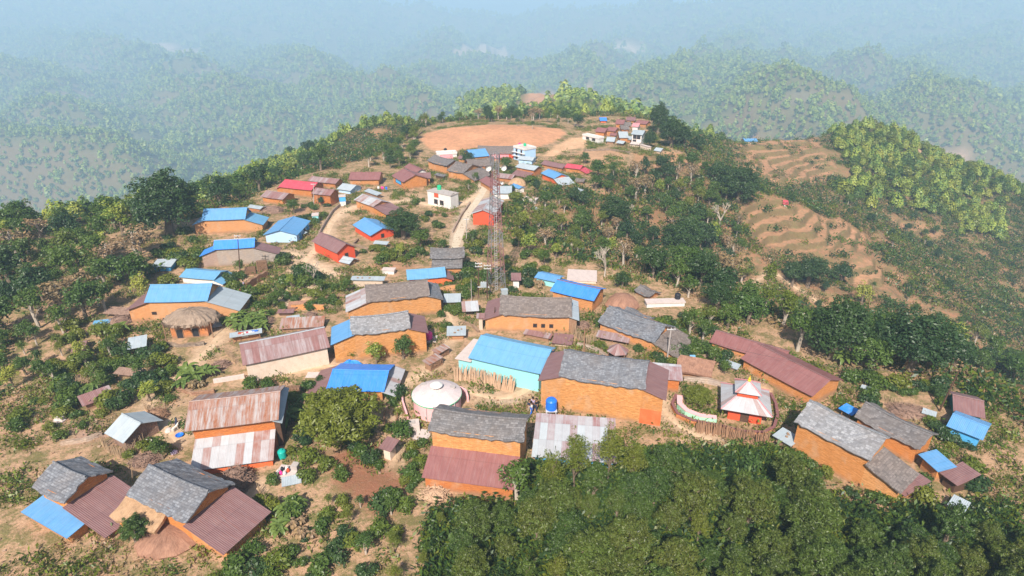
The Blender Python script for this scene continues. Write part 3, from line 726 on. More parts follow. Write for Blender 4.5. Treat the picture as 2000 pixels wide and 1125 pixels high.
    for wv in wins:
        k, fx, fz, ww_, wh = wv[:5]; o_ = wv[5] if len(wv) > 5 else {}
        face = o_.get('face', 'front')
        xx = (fr.x0+(fr.x1-fr.x0)*fx) if face == 'front' else (wy0+(W-2*wy0)*fx)
        add_window(fr, root, xx, fz*he, ww_, wh, y=(wy0 if kind != 'flat' else .12) if 'y' not in o_ else o_['y'], name=k,
                   fm=o_.get('fm', 'dark_wood'), pm=o_.get('pm', 'window_dark'), face=face)
    if kind == 'flat': fr.x0, fr.x1 = x0+.12, x1-.12
    return fr
# ------------------------------------------------------------------ the houses
D = {}
def HS(key, *a, **k):
    if key in ('fc4', 'fc13', 'fc11', 'um7', 'um3', 'um12'): k.setdefault('smax', 3.2)
    fr = house(*a, **k); D[key] = fr; return fr
GH = 'houses of the village'
W_ = lambda *a, **k: ('window', *a, k)
DR = lambda *a, **k: ('door', *a, {'pm': 'dark_wood', **k})
# --- upper left
HS('ul_blue', 'house', 'long orange mud house with bright blue tin roof beside the big dark tree', 'house', (393,431), (479,428), (397,408), 27, 'tin_blue', 'mud_plaster',
   extL=(2.3,'tin_blue'), extR=(3.6,'tin_sky'), cap='tin_blue', gz=0)
MBx = MB
HS('ul_deep', 'house', 'stone-walled house with deep blue roof in front of the electric pole', 'house', (416,488), (497,483), (416,469), 34, 'tin_deep', 'stone_pale',
   extL=(2.8,'tin_deep'), extR=(4.2,'tin_brown'), cap='tin_white')
HS('ul_shed', 'shed', 'small blue-walled shed with a pale flat tin roof among trees', 'shed', (294,522), (334,521), (307,505), 10, 'tin_white', 'paint_blue', kind='mono', pitch=8, smin=1)
HS('ul_white', 'house', 'low white-walled house with faded sky blue roof behind the long blue roof', 'house', (349,541), (418,547), (367,529), 12, 'tin_sky', 'paint_white', kind='gable', extR=(1.8,'tin_sky'))
HS('ul_main', 'house', 'long orange house with bright blue roof behind the thatched hut', 'house', (281,591), (405,588), (293,557), 38, 'tin_blue', 'mud_plaster',
   extL=(3.3,'tin_brown'), extR=(4.6,'tin_grey'), cap='tin_sky', wins=[W_(.06,.35,.5,.3)])
_f = HS('thatch_hut', 'hut', 'crumbling orange mud hut with a ragged thatched roof', 'hut', (326,630), (402,626), (332,604), 32, 'straw_red', 'mud_deep', kind='flat', deep=3.2,
   wins=[('door',.2,.0,.8,1.3,{'pm':'window_dark','fm':'wood','y':.12}),('door',.68,.05,.8,1.3,{'pm':'window_dark','fm':'wood','y':.12})])
_b = MB(); _r = random.Random(5); _n = 40; _pr = [(1.06,-.42),(1.04,-.2),(.93,.15),(.74,.55),(.52,.85),(.3,1.02),(0,1.08)]
_nz = [[_r.uniform(.94,1.06) for _ in range(_n)] for _ in _pr]
def _pt(k, i):
    a = 6.283*i/_n; q = _nz[k][i % _n]
    return (_pr[k][0]*q*(_f.L/2+.75)*math.copysign(abs(math.cos(a))**.8, math.cos(a)), _f.s/2+_pr[k][0]*q*(_f.s/2+.75)*math.copysign(abs(math.sin(a))**.8, math.sin(a)), _f.he+_pr[k][1]+(_r.uniform(-.18,.08) if k == 0 else (_nz[k][(i*3) % _n]-1)*1.5))
_P = [[_pt(k, i) for i in range(_n)] for k in range(len(_pr))]
for k in range(len(_pr)-1):
    for i in range(_n): _b.quad([_P[k][i], _P[k][(i+1) % _n], _P[k+1][(i+1) % _n], _P[k+1][i]], [(i*.4, k*.5), (i*.4+.4, k*.5), (i*.4+.4, k*.5+.5), (i*.4, k*.5+.5)])
for _ in range(420):
    i = _r.randrange(_n); a = _P[0][i]; c = _P[1][i]; x = _r.uniform(-.2,.2); _b.tube((c[0]+x, c[1]+_r.uniform(-.1,.1), c[2]+.1), (a[0]*1.02+x, a[1]+_r.uniform(-.2,.1), a[2]-_r.uniform(0,.35)), .03, .015, 3, False)
_b.build('thatch', 'thatch', _f.root)
for _x in (-_f.L/2-.5, _f.L/2+.6): MB().tube((_x, -.4, -.5), (_x, -.2, _f.he-.2), .07, .06, 6).build('post', 'wood', _f.root)
HS('whiteshed', 'shed', 'small open goat shed with tilted white tin roof and white base', 'shed', (248,683), (286,676), (260,661), 13, 'tin_white', 'paint_white', kind='open', pitch=10, smin=1)
HS('brokenhut', 'shed', 'low collapsing shed with broken brown plank roof under a small tree', 'shed', (220,730), (273,736), (232,715), 8, 'brush', 'wood', kind='open', pitch=14, smin=1, th=.08)
HS('lowshed', 'shed', 'long low pig shed with worn brown sheet roof on the rubble slope', 'shed', (161,794), (224,771), (147,776), 12, 'tin_mauve', 'wood', kind='mono', pitch=12, smin=1)
HS('graycattle', 'shed', 'cattle shed with pale grey tin gable roof over stick walls', 'shed', (203,846), (240,866), (243,812), 22, 'tin_white', 'brush', pitch=26, oh=.5, cap='tin_grey')
HS('rusty', 'house', 'large house with rust-striped tin roofs on two levels', 'house', (359,843), (544,820), (363,784), 58, 'tin_rust', 'mud_deep', pitch=22,
   front=(.60,3.3,1.3,'tin_stripe',.0,1.0,'paint_redorange'), oh=.6, extR=(.9,'tin_grey',{'wall':'dark_wood','drop':.4}),
   wins=[])
HS('bl1', 'house', 'slate-roofed mud house at the far left corner, cut by the photo edge', 'house', (60,952), (124,984), (110,906), 45, 'slate_blue', 'mud_orange', pitch=26,
   extR=(5.2,'tin_brown',{'up':-.6,'drop':1.3}), oh=.5)
HS('bl2', 'house', 'slate-roofed mud house with a straw lean-to and a gable end facing right', 'house', (245,966), (362,1022), (303,916), 52, 'slate_blue', 'mud_orange', pitch=26,
   extR=(4.4,'tin_brown',{'up':-.5,'drop':1.2}), oh=.5)
HS('bl3', 'shed', 'low annex with flat blue tin roof at the lower left corner', 'shed', (40,1000), (130,1052), (88,960), 18, 'tin_blue', 'mud_orange', kind='mono', pitch=8)
HS('longbrown', 'house', 'long low house with brown striped tin roof and pale plaster wall', 'house', (474,714), (645,678), (461,673), 36, 'tin_mauve', 'plaster_cream', pitch=20, cap='tin_white', back=.5)
HS('slate_mid', 'house', 'two-storey mud house with light slate roof and blue end roof at left', 'house', (686,654), (802,641), (684,619), 52, 'slate_light', 'mud_ochre',
   extL=(3.0,'tin_blue'), extR=(2.6,'tin_brown'), pitch=28)
HS('slate_mid2', 'house', 'mud house with brown-grey slate roof behind the light slate roof', 'house', (716,590), (841,577), (707,558), 38, 'slate_brown', 'mud_ochre',
   extL=(3.4,'tin_stripe'), extR=(2.2,'slate_blue'), pitch=26)
HS('rustwall', 'shed', 'row of rusty grey tin sheets roofing a yard behind the long brown roof', 'shed', (545,643), (632,638), (542,619), 6, 'tin_rust', 'wood', kind='mono', pitch=18)
HS('smallplat', 'shed', 'narrow kitchen shed with grey tin roof beside the banana clump', 'shed', (448,660), (512,650), (446,650), 14, 'tin_grey', 'mud_orange', kind='open', pitch=10, smin=1)
HS('skysmall', 'house', 'orange house with pale sky blue roof left of the tower', 'house', (795,547), (872,541), (785,528), 17, 'tin_sky', 'paint_redorange', extR=(1.6,'tin_brown'), pitch=20, back=.6)
HS('tanflat', 'shed', 'low tan-walled shed with narrow grey roof near the dirt path', 'shed', (684,547), (750,548), (684,537), 14, 'tin_grey', 'plaster_tan', kind='mono', pitch=8, smin=1)
HS('slate_two', 'house', 'slate-roofed barn with two roof tiers at the edge of the trees', 'house', (839,504), (907,503), (841,484), 28, 'slate_grey', 'stone_dry', pitch=28,
   front=(.85,1.9,.9,'slate_grey',0,1.0,'mud_orange'))
HS('redbrown', 'house', 'red-walled house with plain brown gable roof beside the pale road', 'house', (608,471), (657,495), (626,453), 20, 'tin_brown', 'paint_red', wins=[W_(.5,.3,.5,.7,face='right')])
HS('bluered', 'house', 'red-walled house with blue gable roof in front of dark trees', 'house', (688,439), (723,461), (710,423), 13, 'tin_blue', 'paint_red', pitch=20,wins=[W_(.5,.35,.5,.6,face='right')])
HS('bluehall', 'house', 'light blue hall with sky blue gable roof beside the road fork', 'house', (581,459), (607,431), (546,448), 15, 'tin_blue', 'paint_sky', pitch=16,
   wins=[DR(.25,.0,.9,1.6,pm='paint_blue',fm='paint_blue'), W_(.6,.35,.8,.7), DR(.85,.0,.9,1.6,pm='paint_blue',fm='paint_blue')])
HS('whitehouse', 'house', 'white two-storey house with flat concrete roof in the upper village', 'house', (833,372), (880,382), (848,361), 27, 'concrete', 'paint_white', kind='flat', cap=None,
   wins=[W_(.38,.66,1.1,1.0,fm='wood',pm='paint_red'), W_(.35,.18,.9,.9,fm='dark_wood'), W_(.62,.18,.9,.9,fm='dark_wood'), W_(.4,.66,.7,1.1,face='right',pm='paint_red')])
HS('bluestrip', 'house', 'brown-roofed orange house with a blue painted balcony band', 'house', (764,343), (787,356), (788,330), 16, 'tin_redbrown', 'mud_orange', pitch=22,
   wins=[('balcony_panel',.5,.42,3.4,.9,{'pm':'paint_blue','fm':'dark_wood'})])
HS('brownwhite', 'house', 'tall narrow house with brown roof and white gable above the orange houses', 'house', (788,326), (812,338), (797,316), 14, 'tin_redbrown', 'paint_white', pitch=24)
HS('browntail', 'house', 'small orange house with brown roof joined right of the balcony house', 'house', (815,349), (842,348), (815,338), 13, 'tin_brown', 'mud_orange', pitch=20)
HS('brownlong', 'house', 'long orange house with plain maroon roof at the back edge of the village', 'house', (680,351), (741,351), (684,336), 12, 'tin_redbrown', 'mud_orange', pitch=20)
HS('redroof', 'house', 'long orange house with crimson red tin roof', 'house', (543,365), (608,372), (557,351), 15, 'tin_red', 'mud_orange', pitch=22, extL=(1.4,'tin_red'))
HS('brownlong2', 'house', 'long brown-roofed house behind the crimson roof', 'house', (600,353), (655,359), (604,340), 10, 'tin_mauve', 'mud_orange', pitch=20)
HS('brownleft', 'house', 'orange house with mauve brown roof at the left end of its row', 'house', (508,384), (552,390), (517,368), 12, 'tin_mauve', 'mud_orange', pitch=20)
HS('browndown', 'house', 'tall orange house with brown roof behind the road pole', 'house', (607,378), (645,382), (614,365), 22, 'tin_mauve', 'mud_deep', pitch=22)
HS('stripebrown', 'house', 'orange house with brown and cream striped roof above the curved road', 'house', (691,390), (729,404), (708,379), 17, 'tin_stripe', 'mud_orange', pitch=20, extR=(5.0,'tin_brown',{'drop':.7}))
HS('cyanshed', 'shed', 'small shed with pale cyan tin roof left of the maroon-roofed house', 'shed', (657,369), (684,373), (666,355), 7, 'tin_white', 'paint_sky', pitch=18, smin=1)
HS('greyshed', 'shed', 'small open shed with weathered grey roof in the middle of the upper yard', 'shed', (710,373), (736,382), (718,364), 8, 'tin_grey', 'wood', kind='mono', pitch=12, smin=1)
HS('toilet1', 'outhouse', 'tiny white-roofed blue outhouse beside the curved road', 'outhouse', (608,421), (622,420), (609,416), 15, 'concrete_pale', 'paint_turquoise', kind='flat', smin=1)
HS('bluesign', 'outhouse', 'small white tank house with a blue front panel beside the curved road', 'outhouse', (661,384), (675,383), (662,380), 19, 'concrete_pale', 'paint_white', kind='flat', smin=1,
   wins=[('panel_frame',.5,.5,1.2,1.0,{'pm':'paint_blue','fm':'paint_blue'})])
# --- upper middle
HS('um1', 'house', 'big brown mud house with grey slate roof below the orange field', 'house', (833,313), (872,324), (848,302), 18, 'slate_grey', 'mud_orange', pitch=22)
HS('um2', 'house', 'orange house with two joined brown slate roofs beside a green tree', 'house', (872,332), (905,338), (893,318), 16, 'slate_brown', 'mud_orange', pitch=20, extR=(4.0,'slate_brown'))
HS('um3', 'house', 'flat white house with pink canopy at the near edge of the orange field', 'house', (853,302), (893,300), (852,291), 7, 'concrete_pale', 'paint_white', kind='flat', cap='paint_white',
   front=(.8,2.4,.7,'tin_pink',.1,.8,'paint_pink'))
HS('um4', 'house', 'long low building with blue roof at the foot of the orange field', 'house', (905,297), (940,294), (909,287), 9, 'tin_blue', 'mud_orange', pitch=20)
HS('um5', 'house', 'long slate-roofed row with red front in front of the orange field', 'house', (932,299), (1016,299), (938,285), 11, 'slate_brown', 'paint_red', pitch=20, front=(.7,2.0,.5,'tin_pink',.1,.75,'paint_redorange'))
HS('um6', 'house', 'blue and white three-storey house with flat terrace roof', 'house', (1002,287), (1025,293), (1024,279), 24, 'concrete_pale', 'paint_sky', kind='flat', cap='paint_white',
   wins=[W_(fx, fz, .55, .6) for fx in (.25, .72) for fz in (.72, .42, .12)]+[W_(fx, fz, .55, .6, face='right') for fx in (.25, .72) for fz in (.72, .42, .12)])
for _i, _z in enumerate((.36, .67)): MB().box(D['um6'].x0-.25, D['um6'].x1+.25, -.5, .115, D['um6'].he*_z-.06, D['um6'].he*_z+.03).build('balcony', 'paint_white', D['um6'].root)
HS('um7', 'house', 'dark brown slate house between the white roof and the bush at the road top', 'house', (915,325), (962,322), (922,306), 9, 'slate_brown', 'mud_deep', pitch=22)
HS('um8', 'house', 'house with pale grey roof over a lower brown roof right of the tower top', 'house', (1006,326), (1043,333), (1013,315), 14, 'tin_white', 'mud_deep', pitch=18, front=(.62,2.6,.8,'tin_brown',.0,1.0,'paint_redorange'))
HS('um9', 'house', 'brick-red house with sky blue roof and white gable', 'house', (1056,338), (1082,349), (1069,326), 11, 'tin_blue', 'paint_redorange', pitch=20, extR=(3.2,'tin_white'))
HS('um10', 'house', 'low orange house with long brown roof behind the sky blue roof', 'house', (1055,320), (1098,329), (1062,311), 7, 'tin_brown', 'mud_orange', pitch=20)
HS('um11', 'house', 'orange house with vivid red tin roof at the right end of the row', 'house', (1102,327), (1133,331), (1104,317), 10, 'tin_red', 'mud_orange', pitch=20, extR=(2.6,'tin_red'))
HS('um12', 'house', 'grey-roofed house with pale pillars beside the tower', 'house', (962,378), (1000,378), (966,355), 12, 'tin_grey', 'paint_white', pitch=16)
HS('um13', 'shed', 'small blue-roofed shed right of the tower', 'shed', (996,362), (1013,369), (999,352), 9, 'tin_blue', 'paint_white', pitch=18, smin=1)
HS('um14', 'house', 'red house with brown roof facing the road, behind the tower', 'house', (966,420), (985,392), (944,406), 22, 'tin_stripe', 'paint_red', pitch=20)
HS('um15', 'house', 'brown-roofed hut on the roadside between road and tower', 'house', (935,352), (958,366), (945,335), 10, 'tin_redbrown', 'mud_orange', pitch=20)
HS('um16', 'shed', 'low white rubble hut below the sky blue roof', 'shed', (1020,388), (1046,391), (1024,378), 6, 'concrete_pale', 'paint_white', kind='flat', smin=1)
HS('um17', 'shed', 'small shed with grey roof on the slope below the white hut', 'shed', (1037,406), (1054,413), (1041,398), 5, 'tin_grey', 'wood', kind='mono', pitch=12, smin=1)
HS('um18', 'shed', 'little lean-to with light roof right of the tower middle', 'shed', (1002,425), (1015,429), (1005,416), 6, 'tin_grey', 'dark_wood', kind='mono', pitch=12, smin=1)
HS('um19', 'shed', 'grey-roofed shed on the slope right of the sky blue roof', 'shed', (1118,368), (1134,374), (1120,361), 6, 'tin_grey', 'wood', kind='mono', pitch=14, smin=1)
HS('um20', 'shed', 'tiny brown shed with two-sided roof beside the vivid red roof', 'shed', (1122,353), (1140,355), (1124,347), 6, 'slate_brown', 'wood', pitch=20, smin=1)
# --- far cluster
HS('fc1', 'house', 'long white flat-roofed house at the front left of the far hamlet', 'house', (1137,264), (1170,271), (1146,254), 9, 'concrete_pale', 'paint_white', kind='flat', cap='paint_white',
   wins=[W_(.3,.35,1.2,1.0), W_(.7,.35,1.2,1.0)])
HS('fc2', 'house', 'brown-roofed orange house at the back left of the far hamlet', 'house', (1161,257), (1181,259), (1164,247), 9, 'tin_redbrown', 'mud_orange', pitch=22)
HS('fc3', 'house', 'orange house with pinkish brown roof in the middle of the far hamlet', 'house', (1183,255), (1201,257), (1186,246), 11, 'tin_redbrown', 'mud_orange', pitch=22)
HS('fc4', 'house', 'grey-roofed orange house in the middle of the far hamlet', 'house', (1204,262), (1222,262), (1208,253), 10, 'tin_grey', 'mud_orange', pitch=24)
HS('fc5', 'shed', 'bright tin shed at the near left of the far hamlet', 'shed', (1183,276), (1200,277), (1188,268), 5, 'tin_white', 'wood', pitch=22, smin=1)
HS('fc6', 'shed', 'second bright tin shed of the far hamlet, nearer its white tower house', 'shed', (1203,279), (1217,281), (1206,273), 5, 'tin_white', 'dark_wood', pitch=22, smin=1)
HS('fc7', 'house', 'white tower-like house of the far hamlet with a grey roof', 'house', (1232,262), (1255,264), (1238,254), 22, 'tin_grey', 'paint_white', pitch=18, wins=[W_(.3,.62,1.0,1.1), W_(.7,.62,1.0,1.1), W_(.3,.2,1.0,1.1)], front=(.35,2.2,.4,'concrete_pale',0,1,'plaster_cream'))
HS('fc8', 'house', 'maroon-roofed house at the top left of the far hamlet', 'house', (1201,242), (1218,243), (1203,233), 8, 'tin_redbrown', 'mud_orange', pitch=22)
HS('fc9', 'house', 'long maroon-roofed house at the top right of the far hamlet', 'house', (1240,240), (1262,243), (1243,231), 7, 'tin_redbrown', 'mud_orange', pitch=22)
HS('fc10', 'house', 'pale-fronted house between the maroon roofs of the far hamlet', 'house', (1233,247), (1247,248), (1236,240), 8, 'tin_pink', 'paint_white', pitch=18)
HS('fc11', 'house', 'brown slate house at the centre top of the far hamlet', 'house', (1213,252), (1230,252), (1216,243), 6, 'slate_brown', 'mud_deep', pitch=22)
HS('fc12', 'shed', 'little white shed alone at the right end of the far hamlet', 'shed', (1276,294), (1290,296), (1280,287), 4, 'tin_white', 'plaster_tan', pitch=20, smin=1)
HS('fc13', 'house', 'blue and orange tarp-roofed hut behind the lone dark tree', 'hut', (1172,236), (1186,236), (1174,229), 4, 'tin_deep', 'paint_redorange', pitch=18, smin=1)
HS('fc14', 'house', 'rear brown-roofed house peeking over the top of the far hamlet', 'house', (1222,235), (1240,236), (1224,228), 6, 'tin_brown', 'mud_orange', pitch=20)
HS('terrblue', 'house', 'lone blue-roofed house on the terraced hilltop', 'house', (1447,272), (1473,272), (1450,267), 4, 'tin_blue', 'plaster_tan', pitch=18, smin=1, ctr=at(1462,279))
HS('terrhut', 'hut', 'lone red-roofed field hut above the terraces', 'hut', (1529,399), (1540,400), (1531,391), 5, 'tin_red', 'paint_white', pitch=26, smin=1)
# --- middle right
HS('mr1', 'house', 'orange house with deep blue front roof and brown back roof', 'house', (1074,568), (1160,588), (1086,544), 26, 'tin_deep', 'mud_orange', pitch=20, cap='tin_brown')
HS('mr2', 'house', 'low house with faded blue roof tucked behind the deep blue roof', 'house', (1043,542), (1088,552), (1050,531), 12, 'tin_blue', 'paint_turquoise', pitch=14)
HS('mr3', 'house', 'half-buried house with pale flat concrete roof among the trees', 'house', (1107,546), (1166,549), (1117,526), 6, 'concrete_pale', 'plaster_cream', kind='flat')
HS('mr4', 'house', 'wide orange house with brown-grey slate roof in the village centre', 'house', (974,614), (1117,619), (978,577), 34, 'slate_brown', 'mud_plaster', pitch=26,
   extL=(2.6,'tin_brown'), extR=(1.4,'tin_white',{'wall':'wood'}), wins=[W_(.5,.3,.4,.4), W_(.62,.3,.4,.4), W_(.74,.3,.4,.4)])
HS('turq', 'house', 'large turquoise-walled building with smooth sky blue roof', 'house', (914,699), (1056,731), (936,654), 38, 'tin_sky', 'paint_turquoise', pitch=18, cap='tin_sky', back=.45, extL=(2.2,'concrete_pale',{'drop':.04,'up':-.45}))
HS('bigslate', 'house', 'biggest slate-roofed mud house with brown end roofs and a red corner', 'house', (1090,735), (1260,761), (1103,684), 68, 'slate_blue', 'mud_ochre', pitch=27,
   extL=(2.6,'tin_brown'), extR=(2.6,'tin_brown'), oh=.3)
_f = D['bigslate']; _x = _f.x1
MB().box(_x+.004, _x+2.27, _f.wy-.02, _f.wy+.9, -2.4, _f.he*.42).build('painted_base', 'paint_redorange', _f.root)
HS('mr5', 'house', 'slate-roofed orange house slanting away right of the turquoise building', 'house', (1166,628), (1278,669), (1188,597), 22, 'slate_blue', 'mud_orange', pitch=24, extR=(4.4,'slate_brown',{'drop':1.2}))
HS('mr6', 'house', 'slate-roofed house half hidden behind the slanting slate house', 'house', (1236,601), (1284,622), (1230,581), 10, 'slate_blue', 'mud_orange', pitch=22, extR=(1.8,'tin_pink'))
HS('mr7', 'house', 'small grey-roofed house beside the straw mound', 'house', (1238,566), (1268,580), (1240,553), 8, 'slate_grey', 'mud_orange', pitch=20)
HS('mr8', 'house', 'pale house with flat concrete roof carrying a black tank', 'house', (1263,592), (1340,590), (1290,565), 9, 'concrete_pale', 'paint_white', kind='flat')
HS('mr9', 'house', 'long maroon-roofed house behind the brown-roofed one at right', 'house', (1385,668), (1530,712), (1392,641), 14, 'tin_redbrown', 'mud_orange', pitch=18, back=.4, cap='tin_brown')
HS('mr10', 'house', 'long orange house with smooth brown roof and a gable facing right', 'house', (1446,700), (1587,775), (1478,669), 22, 'tin_redbrown', 'mud_orange', pitch=20, cap='tin_brown')
HS('fr1', 'house', 'stone-walled mud house with speckled slate roof at the lower right', 'house', (1550,822), (1701,899), (1584,783), 60, 'slate_light', 'mud_ochre', pitch=26, back=.5,
   extR=(3.4,'slate_brown',{'up':-.7,'drop':1.0}))
HS('fr1b', 'shed', 'brown flat-roofed annex below the speckled slate roof', 'shed', (1741,951), (1768,970), (1782,905), 16, 'tin_brown', 'mud_orange', kind='mono', pitch=8)
HS('fr2', 'house', 'slate-roofed house behind the speckled slate roof at the lower right', 'house', (1667,813), (1796,878), (1690,785), 34, 'slate_grey', 'mud_orange', pitch=24)
HS('fr3', 'house', 'low house with bright blue tin roof at the right edge', 'house', (1793,887), (1832,922), (1824,857), 24, 'tin_blue', 'mud_orange', kind='mono', pitch=12)
HS('fr3b', 'house', 'brown-roofed annex against the bright blue roof at the right edge', 'house', (1834,923), (1870,949), (1869,878), 20, 'tin_brown', 'dark_wood', kind='mono', pitch=12)
HS('fr4', 'house', 'blue-roofed house cut by the right edge of the photo', 'house', (1848,832), (1920,860), (1860,808), 18, 'tin_blue', 'paint_blue', pitch=16)
HS('fr5', 'house', 'brown-roofed house at the right edge with a teal gable', 'house', (1862,804), (1925,818), (1848,772), 14, 'tin_brown', 'plastic_teal', pitch=20)
HS('bc', 'house', 'two-storey ochre house with mottled slate roof beside the round tank', 'house', (834,841), (1022,864), (850,800), 78, 'slate_grey', 'mud_ochre', pitch=24,
   front=(.58,3.2,1.2,'tin_redbrown',-.02,1.0,'mud_deep'), cap='slate_grey')
HS('patch', 'house', 'house with patchwork roof of white and brown tin sheets and a blue edge', 'house', (1038,892), (1205,905), (1044,806), 14, 'tin_patch', 'paint_blue', pitch=8, kind='mono', smax=9)
HS('tarp', 'house', 'house with deep blue tin roof behind the big round bush', 'house', (636,762), (750,765), (652,723), 22, 'tin_deep', 'mud_ochre', pitch=18, extL=(3.0,'tin_brown'), extR=(1.6,'tin_stripe',{'wall':None}))
HS('toilet2', 'outhouse', 'small cream outhouse with brown tin roof alone on bare red soil', 'outhouse', (739,875), (763,883), (757,852), 22, 'tin_brown', 'plaster_cream', kind='mono', pitch=12, smin=1)
HS('toilet3', 'outhouse', 'narrow white outhouse with brown tin roof right of the tower foot', 'outhouse', (998,548), (1018,548), (999,533), 16, 'tin_brown', 'paint_white', kind='mono', pitch=18, smin=1)
HS('stilts', 'shed', 'small stilted granary with brown and white striped roof', 'shed', (903,609), (936,607), (901,589), 12, 'tin_stripe', 'wood', kind='open', pitch=14)
HS('stiltside', 'shed', 'narrow tan sheet-walled shed between the granary and the slate house', 'shed', (930,622), (947,622), (931,611), 24, 'tin_mauve', 'plaster_tan', kind='mono', pitch=8, smin=1)
HS('greyopen', 'shed', 'long open shed with pale grey roof left of the turquoise building', 'shed', (872,656), (910,655), (885,638), 10, 'tin_grey', 'mud_orange', kind='mono', pitch=10)
HS('leanmr', 'shed', 'low rusty-white lean-to in front of the slanting slate house', 'shed', (1163,658), (1228,670), (1170,645), 8, 'tin_mauve', 'wood', kind='open', pitch=10, smin=1)
HS('leanmr4', 'shed', 'low tin lean-to between the turquoise building and the wide slate house', 'shed', (1021,652), (1075,662), (1028,643), 8, 'tin_mauve', 'wood', kind='mono', pitch=8, smin=1)
HS('leanmr4b', 'shed', 'brown tin lean-to right of the rusty-white one', 'shed', (1078,670), (1117,674), (1084,650), 6, 'tin_brown', 'plaster_tan', kind='mono', pitch=8, smin=1)
HS('patchshed', 'shed', 'yard shed roofed with mixed rusty and clear sheets behind the biggest slate house', 'shed', (1262,738), (1334,744), (1268,706), 26, 'tin_patch', 'mud_deep', kind='mono', pitch=10)
HS('thatchr', 'hut', 'square hut with flat brown thatch beside the small solar panel', 'hut', (1320,722), (1392,736), (1328,692), 12, 'straw_red', 'mud_orange', kind='mono', pitch=14, oh=.5)
HS('strawhut', 'hut', 'mud hut with a low rounded straw roof beside the far left slate house', 'hut', (212,1010), (300,1038), (250,975), 30, 'straw', 'mud_orange', pitch=16, oh=.5)
HS('greyr', 'shed', 'dark stone shed between the temple and the speckled slate roof', 'shed', (1508,850), (1545,872), (1520,822), 16, 'tin_grey', 'stone_dry', kind='mono', pitch=8, smin=1)
HS('chicken', 'shed', 'chicken coop with pale cyan tin roof left of the granary', 'shed', (866,591), (900,590), (862,573), 8, 'tin_white', 'wood', kind='mono', pitch=10, smin=1)
HS('tinfar', 'shed', 'pale tin shed with rusty wall above the upper left blue roof', 'shed', (482,405), (508,409), (485,397), 8, 'tin_grey', 'mud_deep', pitch=18, smin=1)
HS('lowleft', 'shed', 'tiny brown tin shed half sunk in the bushes at far left', 'shed', (138,688), (166,684), (142,670), 8, 'tin_brown', 'plaster_tan', pitch=20, smin=1)
HS('brokenl', 'shed', 'collapsed lean-to of poles and sheets left of the bright blue roof', 'shed', (200,612), (250,616), (215,598), 8, 'brush', 'wood', kind='open', pitch=12, smin=1, th=.08)
HS('bluebitl', 'shed', 'small faded blue sheet roof in the bushes below the collapsed lean-to', 'shed', (180,634), (214,630), (184,626), 5, 'tin_sky', 'wood', kind='open', pitch=8, smin=1)
HS('hutmid', 'shed', 'low shed with lavender tin roof in front of the red-walled blue roof', 'shed', (728,476), (756,478), (730,468), 8, 'tin_white', 'wood', kind='mono', pitch=10, smin=1)
HS('tentmid', 'shed', 'pale triangular tin shed against the red-walled brown roof', 'shed', (661,511), (682,516), (672,502), 5, 'tin_white', 'wood', pitch=24, smin=1)
HS('hutpath', 'shed', 'mauve tin shed with dark front in the centre-left yards', 'shed', (540,612), (573,611), (538,604), 6, 'tin_brown', 'dark_wood', kind='mono', pitch=10, smin=1)
HS('whiterail', 'outhouse', 'white box-like outhouse on the brown plot', 'outhouse', (745,527), (770,528), (748,521), 9, 'concrete_pale', 'paint_white', kind='flat', smin=1)

HS('um21', 'house', 'mauve-roofed house hidden behind the upper half of the tower', 'house', (966,346), (1000,350), (969,336), 8, 'tin_mauve', 'mud_orange', pitch=20)
HS('um22', 'house', 'small pale-roofed house just below the blue and white three-storey one', 'house', (1010,311), (1040,314), (1013,303), 8, 'tin_white', 'paint_sky', pitch=18)
HS('um23', 'house', 'short brown house at the left end of the slate row', 'house', (893,310), (914,312), (896,302), 8, 'tin_brown', 'mud_orange', pitch=20, smin=1)
HS('um24', 'shed', 'dark shed between the big brown slate house and the narrow one', 'shed', (848,341), (866,345), (852,335), 6, 'slate_grey', 'dark_wood', kind='mono', pitch=14, smin=1)
HS('fc15', 'house', 'grey-roofed house directly left of the white tower house in the far hamlet', 'house', (1221,272), (1233,273), (1223,265), 7, 'tin_grey', 'mud_orange', pitch=20, smin=1)
HS('fc16', 'house', 'cream house at the foot of the white tower house in the far hamlet', 'house', (1250,282), (1268,287), (1254,275), 8, 'concrete_pale', 'plaster_cream', kind='flat', smin=1)
HS('fc17', 'house', 'brown slate house between the two maroon roofs at the top of the far hamlet', 'house', (1219,245), (1234,245), (1221,237), 6, 'slate_brown', 'mud_orange', pitch=20, smin=1)
HS('fc18', 'shed', 'orange-walled shed under the grey-roofed house of the far hamlet', 'shed', (1190,264), (1203,265), (1192,259), 5, 'tin_redbrown', 'mud_orange', pitch=20, smin=1)
HS('ml1', 'shed', 'brown sheet-roofed shed at the left of the curved track', 'shed', (578,452), (592,458), (583,444), 6, 'tin_grey', 'wood', kind='mono', pitch=12, smin=1)
HS('ml2', 'shed', 'mud shed with broken thatch in the yard left of the light slate house', 'shed', (562,601), (600,597), (563,590), 7, 'straw_red', 'mud_orange', kind='mono', pitch=12, smin=1)
HS('ml3', 'shed', 'tiny grey-roofed pen beside the round bushy tree', 'shed', (560,628), (586,624), (562,618), 5, 'tin_grey', 'wood', kind='open', pitch=8, smin=1)
HS('ml4', 'shed', 'low pen with grey sheets beneath the bright green leaning tree', 'shed', (415,640), (434,636), (412,630), 6, 'tin_grey', 'wood', kind='open', pitch=8, smin=1)
HS('mrr', 'shed', 'small shed with pale blue sheet left of the long brown roof', 'shed', (1412,712), (1440,722), (1420,702), 7, 'tin_grey', 'stone_dry', kind='mono', pitch=8, smin=1)
